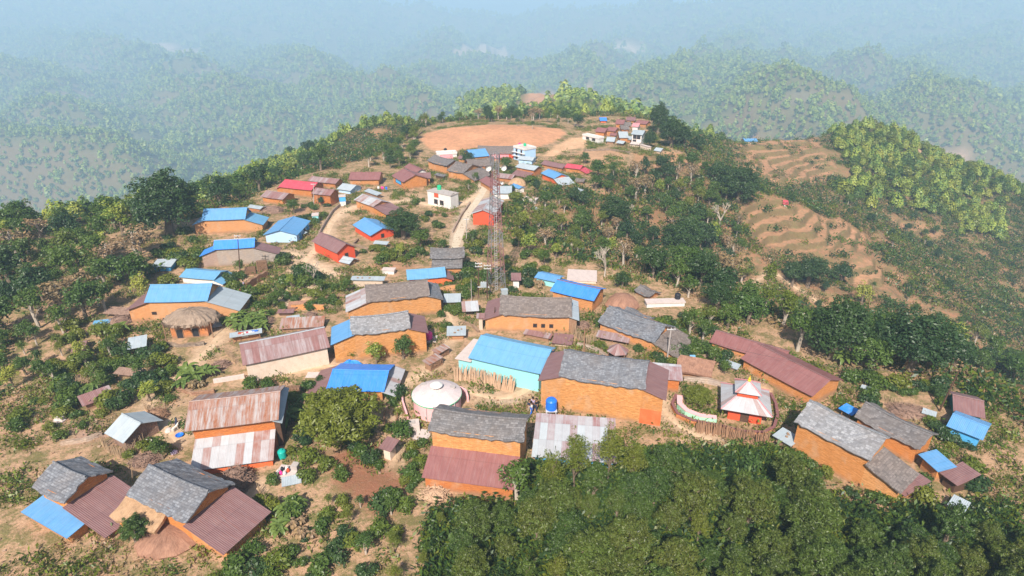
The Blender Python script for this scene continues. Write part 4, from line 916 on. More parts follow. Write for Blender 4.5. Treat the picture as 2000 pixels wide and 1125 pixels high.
HS('mrs', 'shed', 'grey sheet shed in the yard behind the lower right slate roofs', 'shed', (1800,806), (1828,815), (1806,797), 6, 'tin_white', 'wood', kind='mono', pitch=8, smin=1)
HS('lowr', 'shed', 'dark shed with pale sheets at the lower right edge of the photo', 'shed', (1850,985), (1884,1002), (1862,965), 14, 'tin_grey', 'mud_orange', kind='mono', pitch=8, smin=1)
# ------------------------------------------------------------------ roads laid on the ground
def ribbon(name, hw, pts, m, off=.05):
    P = [Vector((a, b, 0)) for a, b in pts]; S_ = []
    for a, b in zip(P[:-1], P[1:]):
        n = max(1, int((b-a).length/.8))
        for i in range(n): S_.append(a.lerp(b, i/n))
    S_.append(P[-1])
    for _ in range(6): S_ = [S_[0]]+[(S_[i-1]+S_[i]*2+S_[i+1])/4 for i in range(1, len(S_)-1)]+[S_[-1]]
    nx = 5; X = []; Y = []
    for i, p in enumerate(S_):
        d = (S_[min(i+1, len(S_)-1)]-S_[max(i-1, 0)]).normalized(); nrm = Vector((-d.y, d.x, 0)); wv = hw*(.85+.25*float(fbm(p.x, p.y, 3, 2, 5)))
        q = [p+nrm*wv*(j/(nx-1)*2-1) for j in range(nx)]; X.append([v.x for v in q]); Y.append([v.y for v in q])
    X, Y = np.array(X), np.array(Y); e = np.ones(nx); Z = G(X, Y)+off; Z[:, 0] -= off*1.5; Z[:, -1] -= off*1.5
    me = grid_mesh(name, X, Y, Z, m); o = bpy.data.objects.new(name, me); COL.objects.link(o); tag(o, kind='structure'); return o
def soilmat(name, a, b_):
    m, _, _ = mat(name); g = N(m); p = g.pos(); n = g.noise(p, 1.3, 5, .65); n2 = g.noise(p, 8, 3, .7)
    c = g.mix(g.ramp(n, [(.35, 0), (.7, 1)]), a, b_); c = g.mix(1.0, c, g.ramp(n2, [(.2, .85), (.8, 1.12)]), 'MULTIPLY'); g.bsdf(c, .95, n2, .4, .06, spec=.1); MATS[name] = m; return m
SM = {'road': soilmat('road_soil', (.60,.50,.39), (.50,.40,.29)), 'track': soilmat('track_soil', (.64,.47,.32), (.50,.33,.21)), 'path': soilmat('path_soil', (.58,.42,.28), (.46,.30,.19))}
for k_, hw_, P_ in ROADW: ribbon({'road': 'road', 'track': 'dirt_track', 'path': 'footpath'}[k_], hw_*.75, P_, SM[k_])
# ------------------------------------------------------------------ lattice tower
TB = at(969, 566); TH = hpx_to_m(TB, 566, 566-298); tw = empty('lattice_tower', TB, R_(18)); tag(tw, 'tall red and white lattice tower with dish antennas in the village centre', 'tower')
b0, b1 = 1.25, .52
def hw_at(z): return b0+(b1-b0)*min(1, z/(TH*.8))
lev = [0]; 
while lev[-1] < TH: lev.append(lev[-1]+max(.9, hw_at(lev[-1])*1.35))
lev[-1] = TH
cr = [(-1, -1), (1, -1), (1, 1), (-1, 1)]
for sx_, sy_ in cr:
    for band, mm in ((0, 'steel_white'), (1, 'steel_red')):
        b = MB()
        for i in range(len(lev)-1):
            if (int(lev[i]/(TH/7)) % 2) != band: continue
            a_, c_ = hw_at(lev[i]), hw_at(lev[i+1]); b.tube((sx_*a_, sy_*a_, lev[i]-(.5 if i == 0 else 0)), (sx_*c_, sy_*c_, lev[i+1]), .065, .055, 6)
        o = b.build('leg', mm, tw); o['label'] = 'red painted sections of a leg' if band else 'white painted sections of a leg'
for band, mm in ((0, 'steel_white'), (1, 'steel_red')):
    for i in range(len(lev)-1):
        if (int(lev[i]/(TH/7)) % 2) != band: continue
        a_, c_ = hw_at(lev[i]), hw_at(lev[i+1])
        b = MB()
        for k in range(4):
            p, q = cr[k], cr[(k+1) % 4]
            b.tube((p[0]*a_, p[1]*a_, lev[i]), (q[0]*c_, q[1]*c_, lev[i+1]), .028, .028, 4); b.tube((q[0]*a_, q[1]*a_, lev[i]), (p[0]*c_, p[1]*c_, lev[i+1]), .028, .028, 4)
            b.tube((p[0]*c_, p[1]*c_, lev[i+1]), (q[0]*c_, q[1]*c_, lev[i+1]), .035, .035, 4)
        b.build('bracing', mm, tw)
b = MB()
for x in (-.18, .18): b.tube((x, -.1, 0), (x, -.1, TH), .03, .03, 4)
for i in range(int(TH/.4)): b.tube((-.18, -.1, .4*i), (.18, -.1, .4*i), .02, .02, 4)
b.build('ladder', 'steel', tw)
for i in range(6):
    t = i*math.pi/3; b = MB(); x, y = .75*math.cos(t), .75*math.sin(t); z = TH*(.86 if i % 2 else .93)
    b.box(x-.08, x+.08, y-.06, y+.06, z, z+1.2); b.tube((x, y, z+.7), (x*.5, y*.5, z+.7), .04, .04, 4); b.build('panel_antenna', 'steel_white', tw)
for (dx, dz, rr) in ((-1.15, .905, .42), (1.2, .90, .42), (.9, .80, .25)):
    b = MB(); c = Vector((dx, -.4, TH*dz)); pr = [(0, .0), (rr*.5, .05), (rr*.85, .16), (rr, .28)]
    for (r0, z0), (r1, z1) in zip(pr[:-1], pr[1:]):
        for i in range(16):
            t0, t1 = 6.283*i/16, 6.283*(i+1)/16; f = lambda r, t, z: c+Vector((r*math.cos(t), -z, r*math.sin(t))); b.quad([f(r0, t0, z0), f(r0, t1, z0), f(r1, t1, z1), f(r1, t0, z1)])
    b.tube(c, (dx*.4, 0, TH*dz), .05, .05, 5); b.build('dish_antenna', 'cloth_white', tw)
FOOT.append((TB.x, TB.y, 1.4, 1.4, 0))
cab = at(985, 578); ce = empty('equipment_cabinet', cab, .2); tag(ce, 'small grey equipment cabinet at the tower foot', 'cabinet'); MB().box(-.5,.5,-.35,.35,-.2,1.1).build('case', 'tin_grey', ce); MB().box(-.55,.55,-.4,.4,1.102,1.17).build('lid', 'tin_white', ce)
# ------------------------------------------------------------------ poles
def pole(bx, by, tx, ty, lab, arms=1, m='concrete', r=.10):
    p = at(bx, by); h = hpx_to_m(p, by, by-ty); top = p.copy(); top.z += h
    q = proj(top); sh = (tx-q[0])/F_PX*((p.y)*CP-(top.z-CAMH)*SP); e = empty('utility_pole', p); tag(e, lab, 'pole')
    MB().tube((0, 0, -.4), (sh, 0, h), r, r*.65, 8).build('shaft', m, e)
    for i in range(arms):
        z = h-.25-.5*i; x = sh*z/h; c = MB(); c.box(x-.55, x+.55, -.04-.1, .04-.1, z, z+.09); o = c.build('crossarm', 'steel', e)
        for s_ in (-.45, 0, .45): MB().tube((x+s_, -.1, z+.095), (x+s_, -.1, z+.26), .04, .03, 6).build('insulator', 'cloth_white', o)
    return Vector((p.x+sh, p.y-.1, p.z+h-.05))
POL = {}
POL['a'] = pole(469,543,464,458,'leaning double-arm electric pole before the deep blue roof',2,'dark_wood')
POL['b'] = pole(613,405,612,358,'pale electric pole beside the tall brown-roofed house',1)
POL['c'] = pole(911,475,911,426,'slim electric pole on the verge of the pale road',1)
POL['d'] = pole(934,583,935,512,'dark electric pole left of the tower, holding a transformer',2,'dark_wood')
POL['d2'] = pole(951,586,952,516,'dark electric pole nearest to the tower foot',2,'dark_wood')
POL['e'] = pole(962,640,967,600,'short pole standing against the wide slate house',0,'dark_wood')
POL['f'] = pole(1141,688,1142,640,'wooden pole beside the rusty hexagonal kiosk',0,'wood')
POL['g'] = pole(1303,702,1311,640,'tall pale pole leaning at the slanting slate house',1)
POL['h'] = pole(1834,803,1874,722,'strongly leaning wooden pole at the right edge',0,'dark_wood')
POL['i'] = pole(257,940,256,893,'thin bamboo pole between the two lower left houses',0,'bamboo',.04)
POL['j'] = pole(1350,716,1352,702,'short post carrying the small solar panel',0,'steel',.06)
POL['k'] = pole(921,588,920,545,'thin pole on the rough ground left of the dark poles',0,'concrete',.06)
b = MB(); q = POL['d']; q2 = POL['d2']
def wire(a, c, lab, sag=.8, grp='overhead wires'):
    b = MB(); n = 14; P = [a.lerp(c, i/n)-Vector((0, 0, sag*4*(i/n)*(1-i/n))) for i in range(n+1)]
    for u, v in zip(P[:-1], P[1:]): b.tube(u, v, .014, .014, 4, False)
    o = b.build('overhead_wire', 'plastic_black'); tag(o, lab, 'wire', grp)
wire(POL['a'], POL['d'], 'overhead wire running from the leaning double pole to the tower poles', 2.2); wire(POL['d'], POL['c'], 'overhead wire from the tower poles to the road pole', 1.0)
wire(POL['d2'], POL['g'], 'overhead wire from the tower poles to the tall pale pole', 1.6); wire(POL['g'], POL['h'], 'overhead wire from the tall pale pole to the leaning pole at right', 2.0)
wire(POL['c'], POL['b'], 'overhead wire crossing the upper village', 1.4)
te = empty('transformer', ((q.x+q2.x)/2, (q.y+q2.y)/2, at(942,585).z+2.2)); tag(te, 'grey transformer slung between the two dark poles', 'transformer')
MB().box(-.45,.45,-.3,.3,0,.7).build('tank', 'tin_grey', te); MB().box(-.9,.9,-.1,.1,-.1,-.003).build('bracket', 'steel', te)
for x in (-.25, 0, .25): MB().tube((x, 0, .7), (x, 0, .95), .05, .03, 6).build('bushing', 'cloth_white', te)
sp = at(1351, 716); se = empty('solar_panel', (sp.x, sp.y, POL['j'].z)); tag(se, 'small light blue solar panel on a post by the flat thatch', 'solar panel')
MB().slab((-.35,-.45,.03),(.35,-.45,.03),(.35,.35,.5),(-.35,.35,.5),.05,2,0).build('panel', 'tin_sky', se); MB().tube((0,-.05,-.05),(0,-.05,.22),.04,.04,6).build('mount','steel',se)
plain('dome_concrete', (.60, .50, .49), (.38, .33, .34), .65)
# ------------------------------------------------------------------ round tank
g0 = at(850, 829); zc = 2.0; c0 = on_plane(853, 768, g0.z+zc); R0 = 49.5/F_PX*(c0.y*CP-(c0.z-CAMH)*SP)
t = empty('round_tank', (c0.x, c0.y, g0.z)); tag(t, 'round pink water reservoir with shallow domed concrete roof', 'reservoir'); FOOT.append((c0.x, c0.y, R0, R0, 0))
MB().lathe((0,0,0), [(R0*.94,-1.5),(R0*.94,zc-.16)], 40).build('wall', 'paint_pink', t, True)
MB().lathe((0,0,0), [(R0*.94,zc-.10),(R0*.99,zc-.09),(R0*.99,zc-.02),(R0*.98,zc)], 40).build('rim', 'plastic_green', t, True)
ro = MB().lathe((0,0,0), [(R0*.985,zc-.01),(R0*.7,zc+.38),(R0*.4,zc+.62),(.5,zc+.76),(0,zc+.78)], 40).build('dome', 'dome_concrete', t, True)
for i in range(8): a = 6.283*i/8; MB().tube((.5*math.cos(a),.5*math.sin(a),zc+.7),(.5*math.cos(a),.5*math.sin(a),zc+1.05),.05,.05,6).build('vent_post', 'concrete_pale', ro)
MB().lathe((0,0,0), [(.72,zc+1.05),(.72,zc+1.13),(.45,zc+1.3),(0,zc+1.38)], 20).build('vent_cap', 'cloth_white', ro, True)
for (dx, dy) in ((-1.6, 1.1), (1.7, .6)): MB().lathe((dx*R0/2.8,dy*R0/2.8,zc+.33),[(.36,0),(.36,.16),(.3,.18),(0,.18)],14).build('hatch','concrete',ro)
for a in (-1.9, -1.55, -.7): b = MB(); b.tube((R0*.97*math.cos(a),R0*.97*math.sin(a),-.4),(R0*.99*math.cos(a),R0*.99*math.sin(a),zc-.1),.04,.04,6); b.build('pipe','steel',t)
cb = at(806, 838); ce = empty('valve_chamber', cb, .2); tag(ce, 'pale concrete valve chamber left of the round reservoir', 'chamber'); MB().box(-.75,.75,-.6,.6,-.6,.85).build('chamber', 'concrete_pale', ce); MB().box(-.3,.3,-.25,.25,.853,.95).build('cover', 'concrete', ce)
pl = at(822, 850); MB().lathe((0,0,0),[(1.0,-.4),(1.0,.06),(0,.07)],24).build('concrete_pad','concrete_pale',None,False,pl); bpy.data.objects['concrete_pad']['kind'] = 'structure'
# ------------------------------------------------------------------ walls and fences along a traced line
def wall_line(name, label, cat, pxs, h, th, m, cap=None, capm=None, rough=.05, grp=None):
    W = [at(a, c) for a, c in pxs]; P = []
    for a, c in zip(W[:-1], W[1:]):
        n = max(1, int((c-a).length/.6)); P += [a.lerp(c, i/n) for i in range(n)]
    P.append(W[-1]); O = P[0].copy(); b = MB(); cpm = MB(); L = 0; r = random.Random(len(label)); rows = []
    for i, p in enumerate(P):
        d = P[min(i+1, len(P)-1)]-P[max(i-1, 0)]; d.z = 0; d.normalize(); nr = Vector((-d.y, d.x, 0)); z = float(G(p.x, p.y))-O.z; q = p-O; q.z = 0; hh = h+r.uniform(-rough, rough)*h
        rows.append((q-nr*th/2, q+nr*th/2, z, z+hh, i*.6))
    for (a0, a1, zb, zt, u0), (b0_, b1_, zb2, zt2, u1) in zip(rows[:-1], rows[1:]):
        v = lambda p, z: (p.x, p.y, z)
        b.quad([v(a0, zb-.8), v(b0_, zb2-.8), v(b0_, zt2), v(a0, zt)], [(u0, zb), (u1, zb2), (u1, zt2), (u0, zt)])
        b.quad([v(b1_, zb2-.8), v(a1, zb-.8), v(a1, zt), v(b1_, zt2)], [(u1, zb), (u0, zb), (u0, zt), (u1, zt2)])
        b.quad([v(a0, zt), v(b0_, zt2), v(b1_, zt2), v(a1, zt)], [(u0, 0), (u1, 0), (u1, th), (u0, th)])
        if cap: 
            e = .06; dn = (a1-a0).normalized()*e; dn2 = (b1_-b0_).normalized()*e
            A0, A1, B0, B1 = a0-dn, a1+dn, b0_-dn2, b1_+dn2
            cpm.quad([v(A0, zt+cap), v(B0, zt2+cap), v(B1, zt2+cap), v(A1, zt+cap)]); cpm.quad([v(A0, zt+.003), v(B0, zt2+.003), v(B0, zt2+cap), v(A0, zt+cap)]); cpm.quad([v(B1, zt2+.003), v(A1, zt+.003), v(A1, zt+cap), v(B1, zt2+cap)])
    for (a0, a1, zb, zt, u) in (rows[0], rows[-1]): b.quad([(a0.x,a0.y,zb-.8),(a1.x,a1.y,zb-.8),(a1.x,a1.y,zt),(a0.x,a0.y,zt)])
    e = empty(name, O); tag(e, label, cat, grp); b.build('wall', m, e)
    if cap: cpm.build('coping', capm, e)
    return e
wall_line('retaining_wall', 'low concrete retaining wall left of the long brown-roofed house', 'wall', [(418,748),(445,744),(478,738)], .55, .25, 'concrete_pale')
wall_line('stacked_wall', 'long stacked firewood wall along the track behind the grey roof', 'wood stack', [(482,566),(500,553),(522,540)], 1.2, .6, 'firewood_stack', rough=.12)
wall_line('yard_wall', 'orange mud yard wall below the pale sky blue roof', 'wall', [(850,572),(880,566),(906,563)], .8, .3, 'mud_plaster')
wall_line('yard_wall', 'orange mud wall of the garden in the centre-left yards', 'wall', [(570,606),(600,604),(634,606)], .9, .3, 'mud_orange')
wall_line('stone_wall', 'dry stone wall behind the biggest slate house', 'wall', [(1128,676),(1160,684),(1185,700)], .6, .3, 'stone_pale')
wall_line('stone_wall', 'tan stone wall under the solar panel beside the planter', 'wall', [(1335,745),(1380,748),(1425,760)], .7, .35, 'stone_pale')
wall_line('garden_wall', 'narrow pink wall curving left of the round reservoir', 'wall', [(785,762),(787,790),(797,820)], .5, .18, 'paint_pink')
wall_line('garden_wall', 'short pink wall right of the round reservoir', 'wall', [(898,765),(910,772),(914,785)], .8, .2, 'paint_pink')
wall_line('yard_wall', 'brown stone yard wall in the upper village below the red-walled blue roof', 'wall', [(700,470),(690,480),(720,490)], .5, .3, 'stone_dry')
wall_line('retaining_wall', 'stone retaining wall beside the curved track of the upper village', 'wall', [(622,463),(634,440),(650,415),(664,403)], .6, .25, 'stone_pale')
wall_line('stone_wall', 'low stone wall in front of the white two-storey house', 'wall', [(700,402),(740,408),(800,404)], .45, .3, 'stone_dry')
for nm_, lb, pts, h_, m_ in (
 ('stone_wall','dry stone terrace wall under the long maroon-roofed house',[(690,368),(730,372),(760,366)],.5,'stone_dry'),
 ('stone_wall','dry stone wall below the crimson-roofed house',[(540,398),(580,402),(612,398)],.5,'stone_dry'),
 ('stone_wall','dry stone wall edging the yard of the bluehall track side',[(560,482),(580,470),(600,452)],.4,'stone_pale'),
 ('stone_wall','stone terrace wall across the slope under the white two-storey house',[(822,418),(860,422),(892,416)],.5,'stone_dry'),
 ('stone_wall','pale stone wall along the left side of the main pale road',[(884,455),(900,424),(918,398)],.45,'stone_pale'),
 ('stone_wall','stone wall behind the long light hazelnut shed near the sandy yard',[(660,580),(690,584),(705,592)],.5,'stone_dry'),
 ('stone_wall','tumbled stone wall between the rubble slope and cattle shed',[(120,870),(170,862),(200,850)],.45,'stone_pale'),
 ('stone_wall','stone step wall below the bananas at the sandy path',[(345,762),(380,772),(420,768)],.5,'stone_dry'),
 ('stone_wall','rough stone wall under the crumbling thatched hut',[(310,672),(350,678),(400,674)],.5,'stone_dry'),
 ('stone_wall','stone wall in the yard right of the slate annex',[(1340,690),(1370,700),(1400,698)],.5,'stone_dry'),
 ('stone_wall','long stone terrace wall on the slope beneath the far hamlet',[(1140,296),(1190,294),(1230,300)],.6,'stone_dry'),
 ('stone_wall','stone wall between granary and pale grey shed',[(905,632),(925,640),(935,650)],.5,'stone_dry'),
 ('stone_wall','low stone wall on the left rim of the orange field',[(815,282),(812,270),(830,256)],.5,'stone_dry')):
    wall_line(nm_, lb.replace('of the bluehall track side', 'left of the light blue hall').replace('light hazelnut shed', 'low tan shed'), 'wall', pts, h_, .3, m_, rough=.2)
# temple with its round compound
wall_line('compound_wall', 'curved brick wall with red coping around the little temple', 'wall', [(1320,778),(1312,796),(1322,815),(1352,829),(1400,838),(1450,850),(1490,852),(1510,842),(1517,820),(1514,796),(1503,775)], .55, .2, 'mud_deep', .08, 'tin_redbrown', rough=.01)
wall_line('planter_wall', 'mint green inner wall of the planter beside the temple', 'wall', [(1326,783),(1326,798),(1340,812),(1366,822),(1398,826)], .75, .5, 'paint_mint', .05, 'paint_pink', rough=.01)
def frame_from(A, B, hpx):
    mid = ((A[0]+B[0])/2, (A[1]+B[1])/2); Gp = at(mid[0], mid[1]+hpx); lo, hi = 0, 14
    for _ in range(40):
        m_ = (lo+hi)/2
        if proj((Gp.x, Gp.y, Gp.z+m_))[1] > mid[1]: lo = m_
        else: hi = m_
    a, c = on_plane(A[0], A[1], Gp.z+lo), on_plane(B[0], B[1], Gp.z+lo); X = c-a; L = X.length; return Gp, lo, a, X.normalized(), L
Gp, he, a, X, L = frame_from((1408,799), (1509,816), 26); Y = Vector((-X.y, X.x, 0)); ctr = a+X*L/2+Y*L*.5; ctr.z = Gp.z
te = empty('temple', ctr, math.atan2(X.y, X.x)); tag(te, 'small red temple with two-tiered pyramid roof of striped tin', 'temple'); FOOT.append((ctr.x, ctr.y, L/2, L/2, 0))
def pyr(m_, r0, r1, z0, z1, th=.05):
    for k in range(4):
        c_, s_ = math.cos(k*math.pi/2), math.sin(k*math.pi/2); rt = lambda x, y, z: (x*c_-y*s_, x*s_+y*c_, z)
        m_.slab(rt(-r0, -r0, z0), rt(r0, -r0, z0), rt(r1, -r1, z1), rt(-r1, -r1, z1), th, .7, .003)
    return m_
w2 = L/2; MB().box(-w2*.66, w2*.66, -w2*.66, w2*.66, -1.2, he+.15).build('wall', 'paint_red', te)
lr_ = pyr(MB(), w2, w2*.42, he, he+1.0).build('lower_roof', 'tin_stripe', te); MB().box(-w2*.40, w2*.40, -w2*.40, w2*.40, he+.5, he+1.62).build('upper_wall', 'paint_red', te)
ur = pyr(MB(), w2*.52, .04, he+1.6, he+2.5).build('upper_roof', 'tin_stripe', te)
MB().lathe((0,0,he+2.45),[(.16,0),(.2,.12),(.1,.25),(.14,.36),(.05,.5),(.02,.75),(0,.78)],12).build('finial','yellow_paint',ur,True)
for k in range(4):
    for (r0, z0, r1, z1, par) in ((w2, he+.06, w2*.42, he+1.06, lr_), (w2*.52, he+1.66, .04, he+2.56, ur)):
        sx_, sy_ = cr[k]; MB().tube((sx_*r0, sy_*r0, z0), (sx_*r1, sy_*r1, z1), .06, .06, 6).build('hip_cap', 'tin_pink', par)
MB().box(-.45,.45,-w2*.66-.06,-w2*.66-.003,-.2,he-.25).build('door','dark_wood',te)
# ------------------------------------------------------------------ wood leaning, stacked or heaped
def sticks(name, label, cat, pxs, n, h, lean, m, r=.05, hv=.25, lay=0, off=.3):
    W = [at(a, c) for a, c in pxs]; O = W[0].copy(); seg = [(b_-a_).length for a_, b_ in zip(W[:-1], W[1:])]; T_ = sum(seg); b = MB(); rr = random.Random(n)
    for i in range(n):
        d = T_*(i+rr.uniform(-.3,.3))/n; k = 0
        while k < len(seg)-1 and d > seg[k]: d -= seg[k]; k += 1
        p = W[k].lerp(W[k+1], max(0, min(1, d/seg[k]))); dd = (W[k+1]-W[k]).normalized(); nr = Vector((-dd.y, dd.x, 0)); hh = h*(1+rr.uniform(-hv, hv)); q = p-O-nr*rr.uniform(0, off); z = float(G(p.x, p.y))-O.z
        b.tube((q.x, q.y, z-.1), (q.x+nr.x*lean+rr.uniform(-.15,.15), q.y+nr.y*lean, z+hh), r*rr.uniform(.7,1.3), r*.7, 5)
    e = empty(name, O); tag(e, label, cat); b.build('pieces', m, e); return e
sticks('timber_row', 'row of upright timber poles leaning on the turquoise wall', 'timber', [(888,742),(905,741),(960,755),(1004,766)], 110, 1.55, .55, 'wood_pale', .06)
sticks('firewood_row', 'long row of dark firewood leaning on the temple wall', 'firewood', [(1358,838),(1400,846),(1450,858),(1500,864)], 130, 1.1, .35, 'wood', .06, .35, off=.7)
sticks('stick_fence', 'stick fence around the cattle shed', 'fence', [(200,868),(215,885),(240,894),(262,880),(285,865)], 70, 1.0, .1, 'bamboo', .035, .4, off=.1)
sticks('stick_fence', 'stick fence behind the tower foot', 'fence', [(905,560),(925,582),(970,592),(1000,585)], 60, .9, .05, 'bamboo', .03, .3, off=.05)
sticks('stick_fence', 'vertical stick fence between slate houses right of the centre', 'fence', [(1120,650),(1140,672),(1165,668)], 60, 1.3, .1, 'bamboo', .035, .3, off=.5)
sticks('stick_fence', 'stick fence by the bright sandy path at left', 'fence', [(285,800),(300,808),(330,800)], 46, .9, .05, 'bamboo', .03, .3, off=.1)
sticks('stick_fence', 'thin fence around the terrace of trees above the small brown plot', 'fence', [(760,505),(800,500),(835,508)], 44, .8, .05, 'bamboo', .03, .3, off=.05)
sticks('stick_fence', 'low fence around the red soil bed beside the valve chamber', 'fence', [(750,808),(752,830),(775,830),(776,812),(752,806)], 60, .6, 0, 'wood', .03, .2, off=.02)
def heap(name, label, cat, c, wpx, hpx, m, n=150, sx=1, tilt=.5, L_=1.4, seed=1):
    p = at(*c); rr = random.Random(seed); R = wpx/2/F_PX*(p.y*CP-(p.z-CAMH)*SP); H = hpx/F_PX*(p.y*CP-(p.z-CAMH)*SP)/.9; e = empty(name, p, rr.uniform(-.3,.3)); tag(e, label, cat); b = MB()
    b.lathe((0,0,-.2),[(R*.85,0),(R*.8,H*.35),(R*.45,H*.75),(0,H*.9)],14,sx,1)
    for i in range(n):
        a = rr.uniform(0, 6.28); f = rr.uniform(.1, 1)**.5; z = H*(1-f**1.6)*.95; x, y = R*f*math.cos(a)*sx, R*f*math.sin(a); t_ = a+rr.choice((0,1.57,1.2,1.9))+rr.uniform(-.4,.4); l = L_*rr.uniform(.4,.8)
        dz = rr.uniform(-.4,.4)*tilt; b.tube((x-l/2*math.cos(t_), y-l/2*math.sin(t_), z-dz), (x+l/2*math.cos(t_), y+l/2*math.sin(t_), z+dz), .035, .025, 4)
    b.build('sticks', m, e); FOOT.append((p.x, p.y, R, R*sx, 0)); return e
heap('brushwood_heap', 'rounded heap of thin brushwood in front of the rusty house', 'brushwood', (462,945), 66, 38, 'brush', 420, seed=2)
sticks('stick_fence', 'stick fence along the yard of the light slate house', 'fence', [(655,610),(680,606),(705,600)], 40, .9, .05, 'bamboo', .03, .3, off=.1)
sticks('stick_fence', 'stick fence below the narrow kitchen shed', 'fence', [(440,690),(452,700),(462,712)], 30, .9, .05, 'bamboo', .03, .3, off=.1)
sticks('stick_fence', 'stick fence at the lower left path below the wash platform', 'fence', [(505,960),(520,980),(530,1005)], 40, .8, .05, 'bamboo', .03, .3, off=.1)
sticks('stick_fence', 'stick fence in front of the far left slope sheds', 'fence', [(130,740),(170,748),(215,745)], 46, .8, .05, 'bamboo', .03, .3, off=.1)
sticks('stick_fence', 'stick fence beside the magenta bush', 'fence', [(1720,780),(1750,792),(1790,800)], 46, .8, .05, 'bamboo', .03, .3, off=.1)
sticks('stick_fence', 'stick fence behind the temple', 'fence', [(1440,742),(1470,748),(1500,760)], 40, .8, .05, 'bamboo', .03, .3, off=.1)
sticks('stick_fence', 'fence of thin poles by the outhouse on red soil', 'fence', [(775,905),(790,890),(800,872)], 30, .8, .05, 'bamboo', .03, .3, off=.1)
heap('brushwood_heap', 'brushwood heap behind the rusty tin yard roof', 'brushwood', (520,628), 30, 10, 'brush', 120, 1.3, .2, 1.0, 21)
heap('brushwood_heap', 'brushwood heap in the orange-walled garden', 'brushwood', (606,618), 26, 9, 'brush', 100, 1.3, .2, 1.0, 22)
heap('brushwood_heap', 'brushwood heap left of the bright blue roof of the long orange house', 'brushwood', (236,628), 44, 12, 'brush', 140, 1.3, .3, 1.6, 23)
heap('brushwood_heap', 'brushwood heap beside the leaning kitchen yard, near the bananas', 'brushwood', (432,715), 34, 12, 'brush', 120, 1.2, .3, 1.1, 24)
heap('brushwood_heap', 'brushwood heap between wide slate house and slanting slate house', 'brushwood', (1140,640), 26, 14, 'brush', 120, 1.0, .3, 1.3, 25)
heap('firewood_heap', 'firewood heap in front of the ochre lean-to', 'firewood', (862,948), 36, 12, 'wood_pale', 120, 1.4, .3, .9, 26)
heap('firewood_heap', 'heap of reddish firewood beside the sandy path at left', 'firewood', (305,815), 44, 18, 'wood', 200, 1.3, .3, .8, 3)
heap('brushwood_heap', 'grey brushwood pile on the slope below the large dark clump', 'brushwood', (818,462), 44, 10, 'brush', 160, 1.3, .2, 1.5, 4)
heap('brushwood_heap', 'dark brushwood pile beside the upper left blue roof', 'brushwood', (527,412), 46, 10, 'brush', 160, 1.4, .2, 1.6, 5)
heap('brushwood_heap', 'dry brushwood under the cattle shed fence', 'brushwood', (285,900), 50, 12, 'brush', 150, 1.3, .2, 1.2, 6)
heap('brushwood_heap', 'tangled branches in the scrub left of the ochre house', 'brushwood', (850,968), 46, 16, 'wood_pale', 90, 1.2, .4, 1.8, 7)
heap('brushwood_heap', 'dry branches beside the magenta bush at lower right', 'brushwood', (1775,805), 60, 12, 'brush', 150, 1.5, .3, 1.4, 8)
def logstack(label, c, w_, h, d, rz=0, rows=9):
    p = at(*c); e = empty('log_stack', p, rz); tag(e, label, 'log stack'); b = MB(); rr = random.Random(int(c[0]))
    for j in range(rows):
        z = h*j/rows+h/rows/2; k = int(w_/(h/rows))
        for i in range(k):
            x = -w_/2+w_*(i+.5)/k; 
            if rr.random() < .06: continue
            b.tube((x, -d/2+rr.uniform(-.08,.08), z), (x, d/2, z), h/rows*.48, h/rows*.45, 6)
    b.build('logs', 'wood', e); FOOT.append((p.x, p.y, d/2, w_/2, rz)); return e
logstack('smaller pale log stack beside the electric pole', (491,535), 1.7, 1.3, .8, .2); logstack('taller dark log stack right of the smaller one', (514,530), 1.7, 2.0, .8, .3, 12)
logstack('firewood stack under old sheets near the pale grey shed', (848,716), 2.2, 1.0, 1.0, .9); logstack('firewood stack behind the first one by the footpath', (862,695), 2.0, .9, .9, .9)
logstack('dark log stack behind the rusty house', (575,775), 1.6, 1.4, .7, .1); logstack('log stack in the yard behind the light slate house', (645,590), 1.4, 1.0, .6, .1)
# mounds of straw
def mound(label, c, wpx, hpx, m, sx=1.0, seed=1):
    p = at(*c); D_ = p.y*CP-(p.z-CAMH)*SP; R = wpx/2/F_PX*D_; H = hpx/F_PX*D_; e = empty('straw_mound', p); tag(e, label, 'straw mound'); b = MB(); rr = random.Random(seed); n = 26; pr = [(1,-.1),(1.02,.15),(.9,.45),(.66,.75),(.35,.93),(0,1)]
    nz_ = [[rr.uniform(.92,1.08) for _ in range(n+1)] for _ in pr]
    for r_ in nz_: r_[n] = r_[0]
    for k in range(len(pr)-1):
        for i in range(n):
            f = lambda kk, ii: (pr[kk][0]*R*nz_[kk][ii]*math.cos(6.283*ii/n)*sx, pr[kk][0]*R*nz_[kk][ii]*math.sin(6.283*ii/n), pr[kk][1]*H)
            b.quad([f(k,i),f(k,i+1),f(k+1,i+1),f(k+1,i)], [(i*R*.24,k*.4),(i*R*.24+R*.24,k*.4),(i*R*.24+R*.24,k*.4+.4),(i*R*.24,k*.4+.4)])
    b.build('straw', m, e, True); FOOT.append((p.x, p.y, R, R*sx, 0)); return e
mound('reddish dry straw mound right of the deep blue and brown roof', (1215,598), 62, 26, 'straw_red', 1.0, 1); mound('tan straw mound below the pale grey roof by the tower', (1010,362), 34, 15, 'straw', 1.0, 2)
mound('broad straw mound in front of the lower left slate house', (330,1052), 100, 26, 'straw_red', 1.2, 3); mound('small brown straw mound behind the temple', (1485,765), 40, 18, 'straw', 1.2, 4)
mound('pale straw heap inside the yard of the light slate house', (600,590), 24, 10, 'straw', 1.2, 5)
